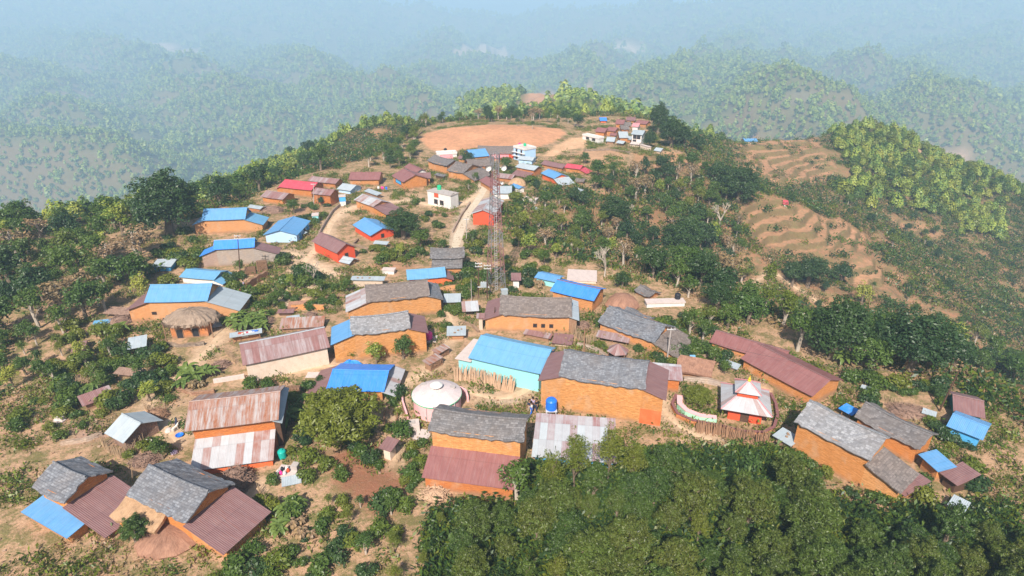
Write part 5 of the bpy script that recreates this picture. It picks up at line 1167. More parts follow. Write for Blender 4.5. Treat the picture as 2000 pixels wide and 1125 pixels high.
# ------------------------------------------------------------------ water tanks
def tank(label, loc, r, h, m, stand=0, leg='steel'):
    e = empty('water_tank', loc); tag(e, label, 'water tank'); z0 = stand
    if stand:
        for sx_, sy_ in cr: MB().tube((sx_*r*.8, sy_*r*.8, -.3), (sx_*r*.8, sy_*r*.8, stand-.08), .05, .05, 6).build('stand_leg', leg, e)
        MB().box(-r, r, -r, r, stand-.08, stand-.003).build('platform', leg, e)
    pr = [(0, z0), (r*.97, z0), (r, z0+.05)]
    for k in range(5): zz = z0+.08+(h*.72)*k/5; pr += [(r*.965, zz+.02), (r, zz+.06), (r, zz+h*.72/5-.03)]
    pr += [(r, z0+h*.8), (r*.8, z0+h*.92), (r*.35, z0+h*.98), (r*.3, z0+h)]
    MB().lathe((0,0,0), pr, 24).build('barrel', m, e, True); MB().lathe((0,0,0), [(r*.32, z0+h), (r*.32, z0+h+.08), (0, z0+h+.1)], 16).build('lid', m, e)
    return e
def on_roof(k, px, py): fr = D[k]; return on_plane(px, py, fr.O.z+fr.he+.003)
p = at(1076, 815); tank('blue water tank on a metal stand before the biggest slate house', (p.x, p.y, p.z), .62, 1.35, 'plastic_blue', 1.2)
p = at(838, 664); tank('hot pink water tank on a white slab', (p.x, p.y, p.z+.2), .5, 1.1, 'plastic_pink'); o = MB().box(-1.1,1.1,-.9,.9,-.5,.198).build('slab', 'concrete_pale', None, False, p); tag(o, kind='structure')
p = at(552, 893); tank('teal water tank standing on the ground beside the cluttered platform', p, .42, .95, 'plastic_teal')
tank('green water tank on the roof of the white two-storey house', on_roof('whitehouse', 858, 370), .5, 1.0, 'plastic_green')
tank('black water tank on the pale flat roof at right of the centre', on_roof('mr8', 1323, 583), .45, .9, 'plastic_black')
tank('dark blue water tank beside the long bright blue roof', at(321, 556), .45, 1.0, 'plastic_black')
tank('black water tank on the flat white house with pink canopy', on_roof('um3', 870, 296), .5, 1.0, 'plastic_black')
tank('green water tank on the terrace of the blue and white house', on_roof('um6', 1025, 285), .4, .8, 'plastic_green')
tank('red water tank on the terrace of the blue and white house', on_roof('um6', 1015, 284), .4, .7, 'plastic_pink')
p = at(1107, 358); tank('blue water tank at the white gable of the brick-red house', p, .45, .9, 'plastic_blue')
# ------------------------------------------------------------------ kiosk, tarps, small things
Gp = at(1205, 704); e = empty('kiosk', Gp, .1); tag(e, 'small kiosk with rusty hexagonal tin roof', 'kiosk'); m_ = MB(); R1 = 22/F_PX*(Gp.y*CP-(Gp.z-CAMH)*SP)
for k in range(6):
    a0, a1 = k*math.pi/3, (k+1)*math.pi/3; m_.quad([(R1*math.cos(a0),R1*math.sin(a0),1.5),(R1*math.cos(a1),R1*math.sin(a1),1.5),(.05*math.cos(a1),.05*math.sin(a1),2.5),(.05*math.cos(a0),.05*math.sin(a0),2.5)])
    MB().tube((R1*.85*math.cos(a0),R1*.85*math.sin(a0),-.4),(R1*.85*math.cos(a0),R1*.85*math.sin(a0),1.62),.06,.06,6).build('post','wood',e)
m_.build('roof', 'tin_mauve', e); MB().lathe((0,0,0),[(R1*.6,-.3),(R1*.6,.8)],6).build('counter','wood',e); FOOT.append((Gp.x, Gp.y, R1, R1, 0))
def tarp(label, A, B, Rg, hpx, m, k=4):
    fr = house('tarpaulin', label, 'tarpaulin', A, B, Rg, hpx, m, None, kind='open', pitch=6, smin=.8); return fr
tarp('bright blue tarpaulin stretched between the two lower right slate roofs', (1637,797), (1664,812), (1650,781), 14, 'tarp_blue')
tarp('flat grey tin sheet on posts behind the long brown roof', (1680,757), (1712,768), (1676,750), 8, 'tin_white')
mound2 = mound; 
p = at(687, 716); R = 1.0; e = empty('tarpaulin_bundle', p); tag(e, 'crumpled blue tarpaulin over a heap behind the deep blue roof', 'tarpaulin'); b = MB(); rr = random.Random(4); n = 18; pr = [(1,0),(.95,.3),(.7,.6),(.35,.78),(0,.8)]; nz_ = [[rr.uniform(.8,1.15) for _ in range(n)]+[0] for _ in pr]
for r_ in nz_: r_[n] = r_[0]
for k in range(4):
    for i in range(n):
        f = lambda kk, ii: (pr[kk][0]*1.35*nz_[kk][ii]*math.cos(6.283*ii/n), pr[kk][0]*.75*nz_[kk][ii]*math.sin(6.283*ii/n), pr[kk][1]*nz_[kk][(ii*3) % n]*1.1)
        b.quad([f(k,i),f(k,i+1),f(k+1,i+1),f(k+1,i)])
b.build('cover', 'tarp_blue', e)
# cluttered platform beside the teal tank
p = at(562, 925); e = empty('wash_platform', p, -.15); tag(e, 'small concrete wash platform crowded with jugs', 'platform'); MB().box(-1.0,1.0,-.8,.8,-.5,.35).build('slab','concrete_pale',e); MB().box(.35,1.0,.1,.8,.353,.9).build('step','concrete',e)
for i, (x, y, m_, lb) in enumerate(((-.7,-.5,'cloth_white','white jug at the front left of the wash platform'), (-.35,-.55,'plastic_pink','red jug in the front row of the wash platform'), (0,-.5,'cloth_white','white jug in the middle of the wash platform'), (-.5,.0,'plastic_black','black pot behind the jugs of the wash platform'), (-.1,.2,'cloth_white','white jug at the back of the wash platform'), (.15,-.1,'paint_red','red pot beside the step of the wash platform'))):
    q = e.matrix_basis @ Vector((x, y, .353)); o = MB().lathe((0,0,0),[(0,0),(.14,0),(.18,.12),(.14,.3),(.06,.36),(.07,.42),(0,.42)],14).build('water_jug', m_, None, True, q); tag(o, lb, 'jug', 'jugs on the wash platform')
p = at(570, 942); e = empty('sheet_pile', p, .3); tag(e, 'grey tin sheets lying before the wash platform', 'tin sheets'); MB().slab((-.9,-.5,.1),(.9,-.5,.12),(.9,.5,.45),(-.9,.5,.4),.04,.5,.02).build('sheets','tin_grey',e)
o = MB().lathe((0,0,0),[(0,.02),(.32,.02),(.38,.14),(.34,.14),(.28,.05),(0,.05)],20).build('basin','straw',None,True,at(521,907)); tag(o, 'round tan winnowing tray on the ground near the brushwood heap', 'tray')
o = MB().lathe((0,0,0),[(0,.02),(.3,.02),(.42,.2),(.38,.2),(.28,.06),(0,.05)],20).build('basin','plastic_blue',None,True,at(351,852)); tag(o, 'blue washing basin beside the rusty house', 'basin')
for (bx, by, m_, lb) in ((330,878,'plastic_pink','magenta cloth bundle beside the green bush tree'), (338,884,'cloth_lilac','lilac cloth bundle beside the magenta one')):
    o = MB().lathe((0,0,-.05),[(.45,0),(.42,.25),(.2,.4),(0,.42)],12,1.2,.8).build('cloth_bundle',m_,None,True,at(bx,by)); tag(o, lb, 'cloth')
o = MB().box(-1.0,1.0,-.6,.6,.02,.10).build('washing_slab','concrete_pale',None,False,at(615,733)); tag(o, 'small pale slab with blue cloth in the grass above the footpath', 'slab')
for i, (bx, by, s_, lb) in enumerate(((330,842,1.0,'white boulder beside the rusty house, leftmost'), (343,838,.8,'white sack beside the boulder at the rusty house'), (118,822,1.4,'pale boulder at the far left slope'))):
    rr = random.Random(i+3); o = MB().lathe((0,0,-.1),[(.42*s_,0),(.45*s_,.2*s_),(.28*s_,.42*s_),(0,.5*s_)],9,rr.uniform(.8,1.3),1).build('boulder' if 'boulder' in lb[:14] else 'sack','cloth_white' if 'sack' in lb[:12] else 'concrete_pale',None,False,at(bx,by)); tag(o, lb, 'boulder' if 'boulder' in lb[:14] else 'sack')
# laundry on a line
def clothesline(label, A, B, cols, h=1.6):
    a, c = at(*A), at(*B); e = empty('clothes_line', a); tag(e, label, 'clothes line'); d = c-a; b = MB()
    for q in (Vector((0,0,0)), d): MB().tube(q-Vector((0,0,.3)), q+Vector((0,0,h)), .04, .03, 6).build('post', 'wood', e)
    P = [d*(i/10)+Vector((0,0,h-.05-.1*4*(i/10)*(1-i/10))) for i in range(11)]
    for u, v in zip(P[:-1], P[1:]): b.tube(u, v, .012, .012, 4, False)
    b.build('line', 'plastic_black', e); ux = Vector((d.x, d.y, 0)).normalized(); nr = Vector((-ux.y, ux.x, 0))
    for i, m_ in enumerate(cols):
        t = (i+.6)/(len(cols)+.2); q = d*t+Vector((0,0,h-.1-.1*4*t*(1-t)))+a; w_, hh = random.uniform(.25,.4), random.uniform(.5,.9); k = MB()
        for j in range(4):
            f0, f1 = j/4, (j+1)/4; w0 = nr*.06*math.sin(j*1.7+i); w1 = nr*.06*math.sin((j+1)*1.7+i)
            A_, B_ = -ux*w_, ux*w_; k.quad([A_+w0-Vector((0,0,hh*f0)), B_+w0-Vector((0,0,hh*f0)), B_+w1-Vector((0,0,hh*f1)), A_+w1-Vector((0,0,hh*f1))])
        for v in range(len(k.v)): pass
        o = k.build('hanging_cloth', m_, None, False, q); so = o.modifiers.new('thick', 'SOLIDIFY'); so.thickness = .02
        nm = {'cloth_white':'white','paint_red':'red','cloth_lilac':'lilac','cloth_red':'dark red','plastic_blue':'blue','plastic_pink':'pink','yellow_paint':'yellow','cloth_dark':'dark'}[m_]
        tag(o, '%s cloth, %s from the left, drying %s' % (nm, ['first','second','third','fourth','fifth'][i], label.split(' strung ')[-1]), 'cloth')
clothesline('line of washing strung in front of the narrow kitchen shed', (470,668), (505,662), ['paint_red','cloth_white','cloth_red','cloth_white','plastic_blue'])
clothesline('line of washing strung in the yard of the upper balcony house', (735,374), (760,377), ['cloth_white','plastic_pink','plastic_blue'])
# ------------------------------------------------------------------ people and goats
def skinned(name, verts, edges, radii, m, parent=None, sub=1):
    me = bpy.data.meshes.new(name); me.from_pydata(verts, edges, []); me.materials.append(MATS[m]); o = bpy.data.objects.new(name, me); COL.objects.link(o)
    if parent: o.parent = parent
    sk = o.modifiers.new('skin', 'SKIN'); lay_ = me.skin_vertices[0] if len(me.skin_vertices) else None
    if lay_ is None:
        bm = bmesh.new(); bm.from_mesh(me); bm.verts.layers.skin.verify(); bm.to_mesh(me); bm.free(); lay_ = me.skin_vertices[0]
    for i, r in enumerate(radii):
        rr_ = r if hasattr(r, '__len__') else (r, r); lay_.data[i].radius = rr_; lay_.data[i].use_root = (i == 0)
    if sub: sb = o.modifiers.new('smooth', 'SUBSURF'); sb.levels = sub; sb.render_levels = sub
    return o
def person(label, loc, rz=0, shirt='cloth_dark', legs='cloth_dark', s=1.0, arm=0, grp=None, sit=False):
    e = empty('person', loc, rz); e.scale = (s, s, s); tag(e, label, 'person', grp); st = .12
    V = [(0,0,.95),(0,0,1.15),(0,.0,1.38),(0,-.01,1.49),(0,-.02,1.56),(0,-.02,1.66),(0,-.02,1.74),
         (.18,0,1.40),(.24,.02,1.14),(.24,-.08-arm*.2,.92+arm*.2),(.24,-.10-arm*.25,.83+arm*.22),(-.18,0,1.40),(-.25,.03,1.14),(-.26,-.06,.92),(-.26,-.08,.83),
         (.09,0,.90),(.10,-.02-st*.4,.50),(.10,.02-st*.6,.09),(.10,-.14-st*.6,.04),(-.09,0,.90),(-.10,-.02+st*.4,.50),(-.10,.03+st,.09),(-.10,-.10+st,.04)]
    E = [(0,1),(1,2),(2,3),(3,4),(4,5),(5,6),(2,7),(7,8),(8,9),(9,10),(2,11),(11,12),(12,13),(13,14),(0,15),(15,16),(16,17),(17,18),(0,19),(19,20),(20,21),(21,22)]
    R = [(.13,.10),(.13,.10),(.14,.10),.055,.07,.10,.07,.06,.045,.035,.04,.06,.045,.035,.04,.085,.06,.04,.035,.085,.06,.04,.035]
    skinned('body', V, E, R, 'skin', e)
    for k_, ids, mm, gr in (('shirt', [0,1,2,7,8,11,12], shirt, .022), ('trousers', [0,15,16,17,19,20,21], legs, .022)):
        mp = {v: i for i, v in enumerate(ids)}; skinned(k_, [V[i] for i in ids], [(mp[a], mp[c]) for a, c in E if a in mp and c in mp], [tuple(q+gr for q in (R[i] if hasattr(R[i], '__len__') else (R[i], R[i]))) for i in ids], mm, e)
    skinned('hair', [(0,.015,1.70),(0,.03,1.76),(0,.045,1.62)], [(0,1),(0,2)], [.105,.07,.075], 'hair', e)
    f = MB()
    for sx_ in (-.035, .035): f.lathe((sx_, -.118, 1.66), [(.012,-.012),(.015,0),(.012,.012)], 6)
    f.tube((0,-.11,1.65),(0,-.135,1.62),.012,.016,5); f.tube((-.03,-.112,1.585),(.03,-.112,1.585),.008,.008,4); f.build('face_features', 'hair', e)
    return e
for (bx, by, rz, sh_, lg, lb) in ((1034,806,.6,'cloth_dark','plaster_tan','person in a dark top and tan trousers, leftmost of the group by the blue tank'),
    (1041,801,2.6,'cloth_lilac','cloth_dark','person in a lilac shirt at the back of the group by the blue tank'), (1047,804,-.8,'plastic_black','cloth_dark','person all in black, right of the group by the blue tank'),
    (1038,810,1.8,'cloth_white','plastic_blue','person in a white shirt at the front of the group by the blue tank'),
    (474,580,.4,'cloth_red','cloth_dark','person in dark red standing at the upper end of the concrete yard'), (478,566,2.0,'cloth_lilac','cloth_dark','person in lilac at the wall of the concrete yard'),
    (454,600,-1.2,'plastic_pink','cloth_dark','person in pink at the lower end of the concrete yard'),
    (955,362,1.0,'cloth_dark','cloth_dark','person in dark clothes walking at the top of the pale road'), (959,361,.5,'cloth_white','cloth_dark','person in a white shirt walking at the top of the pale road'),
    (1079,702,.0,'cloth_dark','cloth_red','person between the turquoise building and the biggest slate house')):
    person(lb, at(bx, by), rz, sh_, lg, 1.0, 0)
def goat(label, loc, rz, m):
    e = empty('goat', loc, rz); tag(e, label, 'goat')
    V = [(0,0,.48),(.28,0,.50),(-.28,0,.50),(.42,0,.66),(.50,0,.78),(.64,0,.72),(.28,.09,.36),(.27,.09,.2),(.28,.09,.02),(.28,-.09,.36),(.29,-.09,.2),(.28,-.09,.02),(-.28,.09,.36),(-.33,.09,.2),(-.30,.09,.02),(-.28,-.09,.36),(-.33,-.09,.2),(-.30,-.09,.02),(-.42,0,.56)]
    E = [(0,1),(0,2),(1,3),(3,4),(4,5),(1,6),(6,7),(7,8),(1,9),(9,10),(10,11),(2,12),(12,13),(13,14),(2,15),(15,16),(16,17),(2,18)]
    skinned('body', V, E, [.14,.14,.13,.07,.07,.04,.06,.035,.025,.06,.035,.025,.07,.035,.025,.07,.035,.025,.03], m, e)
    for s_ in (-1, 1): MB().tube((.47,.03*s_,.84),(.38,.05*s_,.98),.018,.006,5).build('horn','wood',e)
goat('white goat standing beside the rusty house', at(343,842), 1.2, 'goat_white'); goat('white goat beside the cattle shed', at(292,868), -.4, 'goat_white'); goat('dark goat next to the white one at the rusty house', at(346,832), 2.0, 'cloth_dark')
# old sheets on the firewood stacks
for (c, w_, d_, rz, lb) in (((846,708), 2.5, 1.3, .9, 'rusty sheets laid on the nearer firewood stack by the footpath'), ((862,688), 2.2, 1.2, .9, 'rusty sheets laid on the farther firewood stack by the footpath')):
    p = at(c[0], c[1]+8); o = MB().slab((-w_/2,-d_/2,1.05),(w_/2,-d_/2,1.05),(w_/2,d_/2,1.22),(-w_/2,d_/2,1.22),.04,.4,.03).build('roof_sheets','tin_rust',None,False,p); o.rotation_euler = (0,0,rz); tag(o, lb, 'tin sheets')
# ------------------------------------------------------------------ foliage
def leafmat(name, cols, trans=.25, tint=.35):
    m, _, _ = mat(name); g = N(m)
    a = g.add('ShaderNodeAttribute'); a.attribute_name = 'tint'; rd = g.rnd()
    base = g.ramp(rd, [(i/(len(cols)-1), c) for i, c in enumerate(cols)])
    hi = tuple(min(1, v*k) for v, k in zip(cols[-1], (2.1, 1.7, 1.2)))
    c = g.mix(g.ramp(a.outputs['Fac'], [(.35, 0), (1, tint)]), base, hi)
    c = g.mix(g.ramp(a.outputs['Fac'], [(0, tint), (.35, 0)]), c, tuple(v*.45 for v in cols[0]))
    d = g.add('ShaderNodeBsdfDiffuse'); t = g.add('ShaderNodeBsdfTranslucent'); gl = g.add('ShaderNodeBsdfGlossy'); gl.inputs['Roughness'].default_value = .45
    g.link(c, d.inputs[0]); g.link(c, t.inputs[0]); mx = g.add('ShaderNodeMixShader'); mx.inputs[0].default_value = trans
    g.link(d.outputs[0], mx.inputs[1]); g.link(t.outputs[0], mx.inputs[2]); m2 = g.add('ShaderNodeMixShader'); m2.inputs[0].default_value = .03
    g.link(mx.outputs[0], m2.inputs[1]); g.link(gl.outputs[0], m2.inputs[2]); o = g.add('ShaderNodeOutputMaterial'); g.link(m2.outputs[0], o.inputs[0])
    MATS[name] = m
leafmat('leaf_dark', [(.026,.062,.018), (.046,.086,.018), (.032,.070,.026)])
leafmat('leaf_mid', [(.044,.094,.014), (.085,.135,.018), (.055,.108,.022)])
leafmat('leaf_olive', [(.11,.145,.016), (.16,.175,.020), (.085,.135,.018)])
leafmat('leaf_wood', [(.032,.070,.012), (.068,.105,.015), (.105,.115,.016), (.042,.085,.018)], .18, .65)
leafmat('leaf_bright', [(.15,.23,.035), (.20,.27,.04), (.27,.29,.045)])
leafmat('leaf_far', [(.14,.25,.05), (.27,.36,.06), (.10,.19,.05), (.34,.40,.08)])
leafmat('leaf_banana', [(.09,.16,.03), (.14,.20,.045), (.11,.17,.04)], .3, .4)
leafmat('leaf_dry', [(.24,.16,.09), (.30,.20,.12), (.20,.15,.08)], .2, .5)
leafmat('leaf_magenta', [(.35,.03,.13), (.45,.05,.2)])
def bark(name, a, b):
    m, _, _ = mat(name); g = N(m); c = g.mix(g.noise(g.mapping(g.pos(), (4, 4, 1)), 2.0, 4), a, b); g.bsdf(c, .95); MATS[name] = m
bark('bark', (.11, .075, .05), (.26, .20, .15)); bark('bark_pale', (.30, .24, .19), (.52, .45, .38))
def leaf_arrays(c, n, size, aspect=.5, r=rng):
    k = len(c); t = r.normal(size=(k, 3)); t -= n*np.sum(t*n, 1)[:, None]; t /= np.linalg.norm(t, axis=1)[:, None]+1e-9
    b = np.cross(n, t); s = size[:, None]
    return np.stack([c-t*s, c-b*s*aspect+t*s*.1, c+t*s, c+b*s*aspect+t*s*.1], 1)
def leaf_obj(name, m, quads, tint, extra=None):
    k = len(quads); me = bpy.data.meshes.new(name); v = quads.reshape(-1, 3).astype(np.float32)
    me.vertices.add(len(v)); me.vertices.foreach_set('co', v.ravel())
    me.loops.add(4*k); me.loops.foreach_set('vertex_index', np.arange(4*k, dtype=np.int32))
    me.polygons.add(k); me.polygons.foreach_set('loop_start', (np.arange(k)*4).astype(np.int32))
    me.update(calc_edges=True); a = me.attributes.new('tint', 'FLOAT', 'FACE'); a.data.foreach_set('value', tint.astype(np.float32))
    me.materials.append(MATS[m]); return me
def unit(a): return a/(np.linalg.norm(a, axis=1)[:, None]+1e-9)
def crown(name, m, R=3.5, H=5.0, base=2.0, lobes=26, lr=1.3, per=90, ls=.24, seed=1, lump=.35, asp=.5, open_=0.0, flat=.8, top=1.0):
    """leaf clusters spread through an uneven crown volume"""
    r = np.random.default_rng(seed); P = []; Nn = []; T = []; LC = []
    for i in range(lobes):
        ph = r.uniform(0, 6.283); cz = r.uniform(-.75, 1.0); rr = math.sqrt(max(0, 1-cz*cz))*(1 if cz > 0 else .95)
        f = r.uniform(.45, 1.0)**.6*(1-lump*r.uniform(0, 1)); prof = 1-.25*max(0, cz)*(2-top)
        c = np.array([math.cos(ph)*rr*f*R*prof, math.sin(ph)*rr*f*R*prof, base+H*.5+cz*f*H*.5*flat/.8])
        rad = lr*r.uniform(.6, 1.35); k = int(per*(rad/lr)**2*(1-open_*r.uniform(0, 1))); tl = r.uniform(.15, .85)
        d = unit(r.normal(size=(k, 3))); d[:, 2] = np.where((d[:, 2] < -.3) & (r.random(k) < .6), -d[:, 2], d[:, 2]); q = r.uniform(.55, 1.08, k)**.5
        p = c + d*(rad*q)[:, None]*np.array([1, 1, .78]); p += r.normal(size=(k, 3))*.08*rad
        nn = unit(d + r.normal(size=(k, 3))*.55 + np.array([0, 0, .35]))
        P.append(p); Nn.append(nn); T.append(np.clip(tl + r.normal(size=k)*.22, 0, 1)); LC.append(c)
    P = np.concatenate(P); Nn = np.concatenate(Nn); T = np.concatenate(T)
    sz = ls*r.uniform(.6, 1.35, len(P))
    return leaf_obj(name, m, leaf_arrays(P, Nn, sz, asp, r), T), LC
def trunk(name, LC, base, H, r0=.28, m='bark', seed=1, limbs=7, bare=0):
    r = random.Random(seed); b = MB(); cz = base+H*.25
    pts = [Vector((0, 0, -.6)), Vector((r.uniform(-.1,.1), r.uniform(-.1,.1), base*.5)), Vector((r.uniform(-.25,.25), r.uniform(-.25,.25), cz)), Vector((r.uniform(-.4,.4), r.uniform(-.4,.4), base+H*.72))]
    rs = [r0*1.25, r0, r0*.75, r0*.25]
    for i in range(3): b.tube(pts[i], pts[i+1], rs[i], rs[i+1], 7, i == 0)
    for c in LC[:limbs]:
        a = pts[1].lerp(pts[2], r.uniform(.3, 1.0)) if c[2] < cz+H*.3 else pts[2].lerp(pts[3], r.uniform(0, .7)); e = Vector(c)
        mpt = a.lerp(e, .5)+Vector((r.uniform(-.2,.2), r.uniform(-.2,.2), r.uniform(.0,.4)))
        b.tube(a, mpt, r0*.36, r0*.22, 5, False); b.tube(mpt, e, r0*.22, r0*.06, 5, False)
        for _ in range(bare):
            q = e+Vector((r.uniform(-1,1), r.uniform(-1,1), r.uniform(.1,1.1)))*H*.22; b.tube(mpt.lerp(e, r.uniform(.2,.9)), q, r0*.10, r0*.03, 4, False)
    return b
def mesh_of(b, name, m):
    me = bpy.data.meshes.new(name); me.from_pydata(b.v, [], b.f); me.materials.append(MATS[m]); me.update(); return me
PROTO = {}; SHAPE = {}
def proto(key, m, th=.28, bm='bark', limbs=7, **k):
    c, LC = crown('crown', m, **k); t = trunk('trunk', LC, k.get('base', 2), k.get('H', 5), th, seed=k.get('seed', 1), limbs=limbs)
    PROTO[key] = (c, mesh_of(t, 'trunk', bm), k.get('base', 2)+k.get('H', 5)); SHAPE[key] = k.get('R', 3.5)/(k.get('base', 2)+k.get('H', 5))
# near, fine leaved (only a few stand close to the camera)
proto('mangoN0', 'leaf_wood', .35, R=3.3, H=6.0, base=1.6, lobes=170, lr=.46, per=62, ls=.15, seed=3, asp=.34, lump=.5)
proto('mangoN1', 'leaf_wood', .35, R=2.7, H=6.2, base=1.4, lobes=150, lr=.42, per=62, ls=.15, seed=4, asp=.34, lump=.7)
proto('loose0', 'leaf_olive', .12, 'bark', R=2.4, H=6.8, base=1.5, lobes=130, lr=.40, per=44, ls=.13, seed=5, asp=.28, open_=.5, lump=.85, limbs=26)
proto('loose1', 'leaf_olive', .12, 'bark', R=2.1, H=6.0, base=1.2, lobes=110, lr=.38, per=44, ls=.13, seed=6, asp=.28, open_=.5, lump=.85, limbs=24)
proto('bushN', 'leaf_olive', .2, R=3.3, H=4.3, base=.4, lobes=250, lr=.42, per=70, ls=.14, seed=7, asp=.36, top=.8, lump=.55)
proto('big0', 'leaf_dark', .42, R=4.3, H=6.6, base=1.8, lobes=190, lr=.62, per=62, ls=.15, seed=8, lump=.75, asp=.45, limbs=12)
proto('big1', 'leaf_dark', .42, R=3.9, H=6.8, base=1.6, lobes=170, lr=.62, per=62, ls=.15, seed=9, lump=.75, asp=.45, limbs=12)
proto('round0', 'leaf_dark', .42, R=3.5, H=6.8, base=.6, lobes=230, lr=.6, per=60, ls=.15, seed=31, lump=.45, asp=.45, top=.9)
proto('round1', 'leaf_dark', .4, R=3.0, H=6.8, base=.8, lobes=190, lr=.6, per=60, ls=.15, seed=32, lump=.5, asp=.45, top=.8)
# middle distance
proto('dark0', 'leaf_dark', .35, R=3.6, H=6.2, base=1.8, lobes=85, lr=.78, per=44, ls=.22, seed=11, lump=.65)
proto('dark1', 'leaf_dark', .3, R=3.0, H=5.6, base=1.4, lobes=70, lr=.72, per=44, ls=.21, seed=12, lump=.8)
proto('mid0', 'leaf_mid', .28, R=2.9, H=5.2, base=1.5, lobes=66, lr=.66, per=42, ls=.20, seed=13, lump=.8)
proto('mid1', 'leaf_mid', .22, 'bark_pale', R=2.3, H=5.2, base=1.6, lobes=52, lr=.60, per=36, ls=.19, seed=14, lump=.9, open_=.4, limbs=14)
proto('bright0', 'leaf_bright', .22, R=2.2, H=4.8, base=1.5, lobes=48, lr=.58, per=38, ls=.18, seed=15, lump=.85, open_=.4, limbs=12)
proto('olive0', 'leaf_olive', .22, 'bark_pale', R=2.5, H=4.8, base=1.8, lobes=50, lr=.60, per=34, ls=.18, seed=16, lump=.9, open_=.5, limbs=18)
proto('tall0', 'leaf_olive', .22, 'bark_pale', R=1.5, H=7.5, base=1.4, lobes=70, lr=.5, per=36, ls=.17, seed=17, lump=.7, open_=.4, limbs=16)
proto('sparse0', 'leaf_dry', .24, 'bark_pale', R=2.3, H=4.0, base=1.8, lobes=20, lr=.8, per=26, ls=.20, seed=18, lump=.6, limbs=18)
proto('bush0', 'leaf_mid', .08, R=1.3, H=1.5, base=.05, lobes=16, lr=.55, per=50, ls=.17, seed=19)
proto('bush1', 'leaf_olive', .08, R=1.2, H=1.3, base=.05, lobes=14, lr=.5, per=45, ls=.16, seed=20, lump=.6)
proto('bush2', 'leaf_dark', .08, R=1.5, H=1.7, base=.05, lobes=18, lr=.6, per=50, ls=.18, seed=21)
def blade_plant(key, n, L, w_, m, arch=.9, stemh=1.2, seed=1, dead=0):
    """banana: stem of rolled sheaths and long arching blades, some hanging dry"""
    r = random.Random(seed); Q = []; T = []; b = MB()
    for s_ in range(3):
        ox, oy = r.uniform(-.7,.7), r.uniform(-.7,.7); h = stemh*r.uniform(.7, 1.15)
        b.tube((ox, oy, -.3), (ox, oy, h), .13, .09, 7)
        for i in range(n):
            ph = 6.283*i/n+r.uniform(-.3,.3); el = r.uniform(.5, 1.25); l = L*r.uniform(.7, 1.1); p = Vector((ox, oy, h)); k = 5
            dr = Vector((math.cos(ph), math.sin(ph), 0)); side = Vector((-dr.y, dr.x, 0)); tt = r.uniform(.2, .9); pr = None
            for j in range(k+1):
                f = j/k; ww = w_*math.sin(math.pi*min(1, f*.9+.08))**.6*.5
                cur = (p-side*ww, p, p+side*ww)
                if pr:
                    dz = Vector((0, 0, .06))
                    Q.append([pr[0], pr[1]-dz, cur[1]-dz, cur[0]]); Q.append([pr[1]-dz, pr[2], cur[2], cur[1]-dz]); T += [tt, tt*.9]
                pr = cur; p = p + (dr*math.cos(el)+Vector((0, 0, math.sin(el))))*(l/k); el -= arch*r.uniform(.8, 1.4)*.42
    q = np.array([[tuple(v) for v in a] for a in Q]); me = leaf_obj('crown', m, q, np.array(T))
    PROTO[key] = (me, mesh_of(b, 'stem', 'bark'), stemh+1.2)
blade_plant('banana0', 8, 1.9, .5, 'leaf_banana', seed=2); blade_plant('banana1', 7, 1.6, .45, 'leaf_banana', seed=5, stemh=.9)
blade_plant('bananadry', 8, 1.4, .35, 'leaf_dry', seed=8, stemh=1.0, arch=1.7)
def baretree(key, seed, H, m='bark_pale'):
    r = random.Random(seed); b = MB()
    def rec(p, d, L, rad, k):
        q = p+d*L; b.tube(p, q, rad, rad*.6, 5, False)
        if k == 0: return
        for _ in range(3):
            dd = (d+Vector((r.uniform(-.8,.8), r.uniform(-.8,.8), r.uniform(-.2,.5)))).normalized(); rec(q, dd, L*r.uniform(.6,.8), rad*.6, k-1)
    rec(Vector((0, 0, -.4)), Vector((.05, .03, 1)).normalized(), H*.38, .2, 4); PROTO[key] = (None, mesh_of(b, 'trunk', m), H)
baretree('bare0', 3, 4.6); baretree('bare1', 9, 5.5)
TREES = []
def plant(key, loc, h, label, group, cat='tree', name='tree', wide=1.0, rz=None):
    """h = wanted height in metres"""
    c, t, ph = PROTO[key]; s = h/ph; rz = random.uniform(0, 6.28) if rz is None else rz
    r = empty(name, (loc[0], loc[1], loc[2]-.1), rz); r.scale = (s*wide, s*wide, s); tag(r, label, cat, group)
    if c:
        o = bpy.data.objects.new('crown', c); COL.objects.link(o); o.parent = r
        if 'stem' in t.name and False: pass
    o = bpy.data.objects.new('stem' if t.name.startswith('stem') else 'trunk', t); COL.objects.link(o); o.parent = r
    TREES.append((loc[0], loc[1], 2.2*s*wide)); return r
def free(x, y, pad=.4, trees=False, tp=0.0):
    for (a, b, hw, hl, rz) in FOOT:
        dx, dy = x-a, y-b; u = dx*math.cos(rz)+dy*math.sin(rz); v = -dx*math.sin(rz)+dy*math.cos(rz)
        if abs(u) < hl+pad and abs(v) < hw+pad: return False
    if trees:
        for (a, b, r) in TREES:
            if (x-a)**2+(y-b)**2 < (tp*(r))**2: return False
    return True
PLAIN_TREE = {'big0':'large dark green tree','big1':'large dark green tree','dark0':'dense dark green tree','dark1':'dense dark green tree','mid0':'leafy green tree','mid1':'leafy green tree','bright0':'light yellow green tree','olive0':'loose olive green tree',
              'tall0':'tall narrow olive tree','sparse0':'thin dry-leaved tree','mangoN0':'dense leafy green tree','mangoN1':'dense leafy green tree','loose0':'loose olive green tree','loose1':'loose olive green tree',
              'bush0':'low green bush','bush1':'low olive bush','bush2':'low dark bush','bushN':'broad olive bush'}
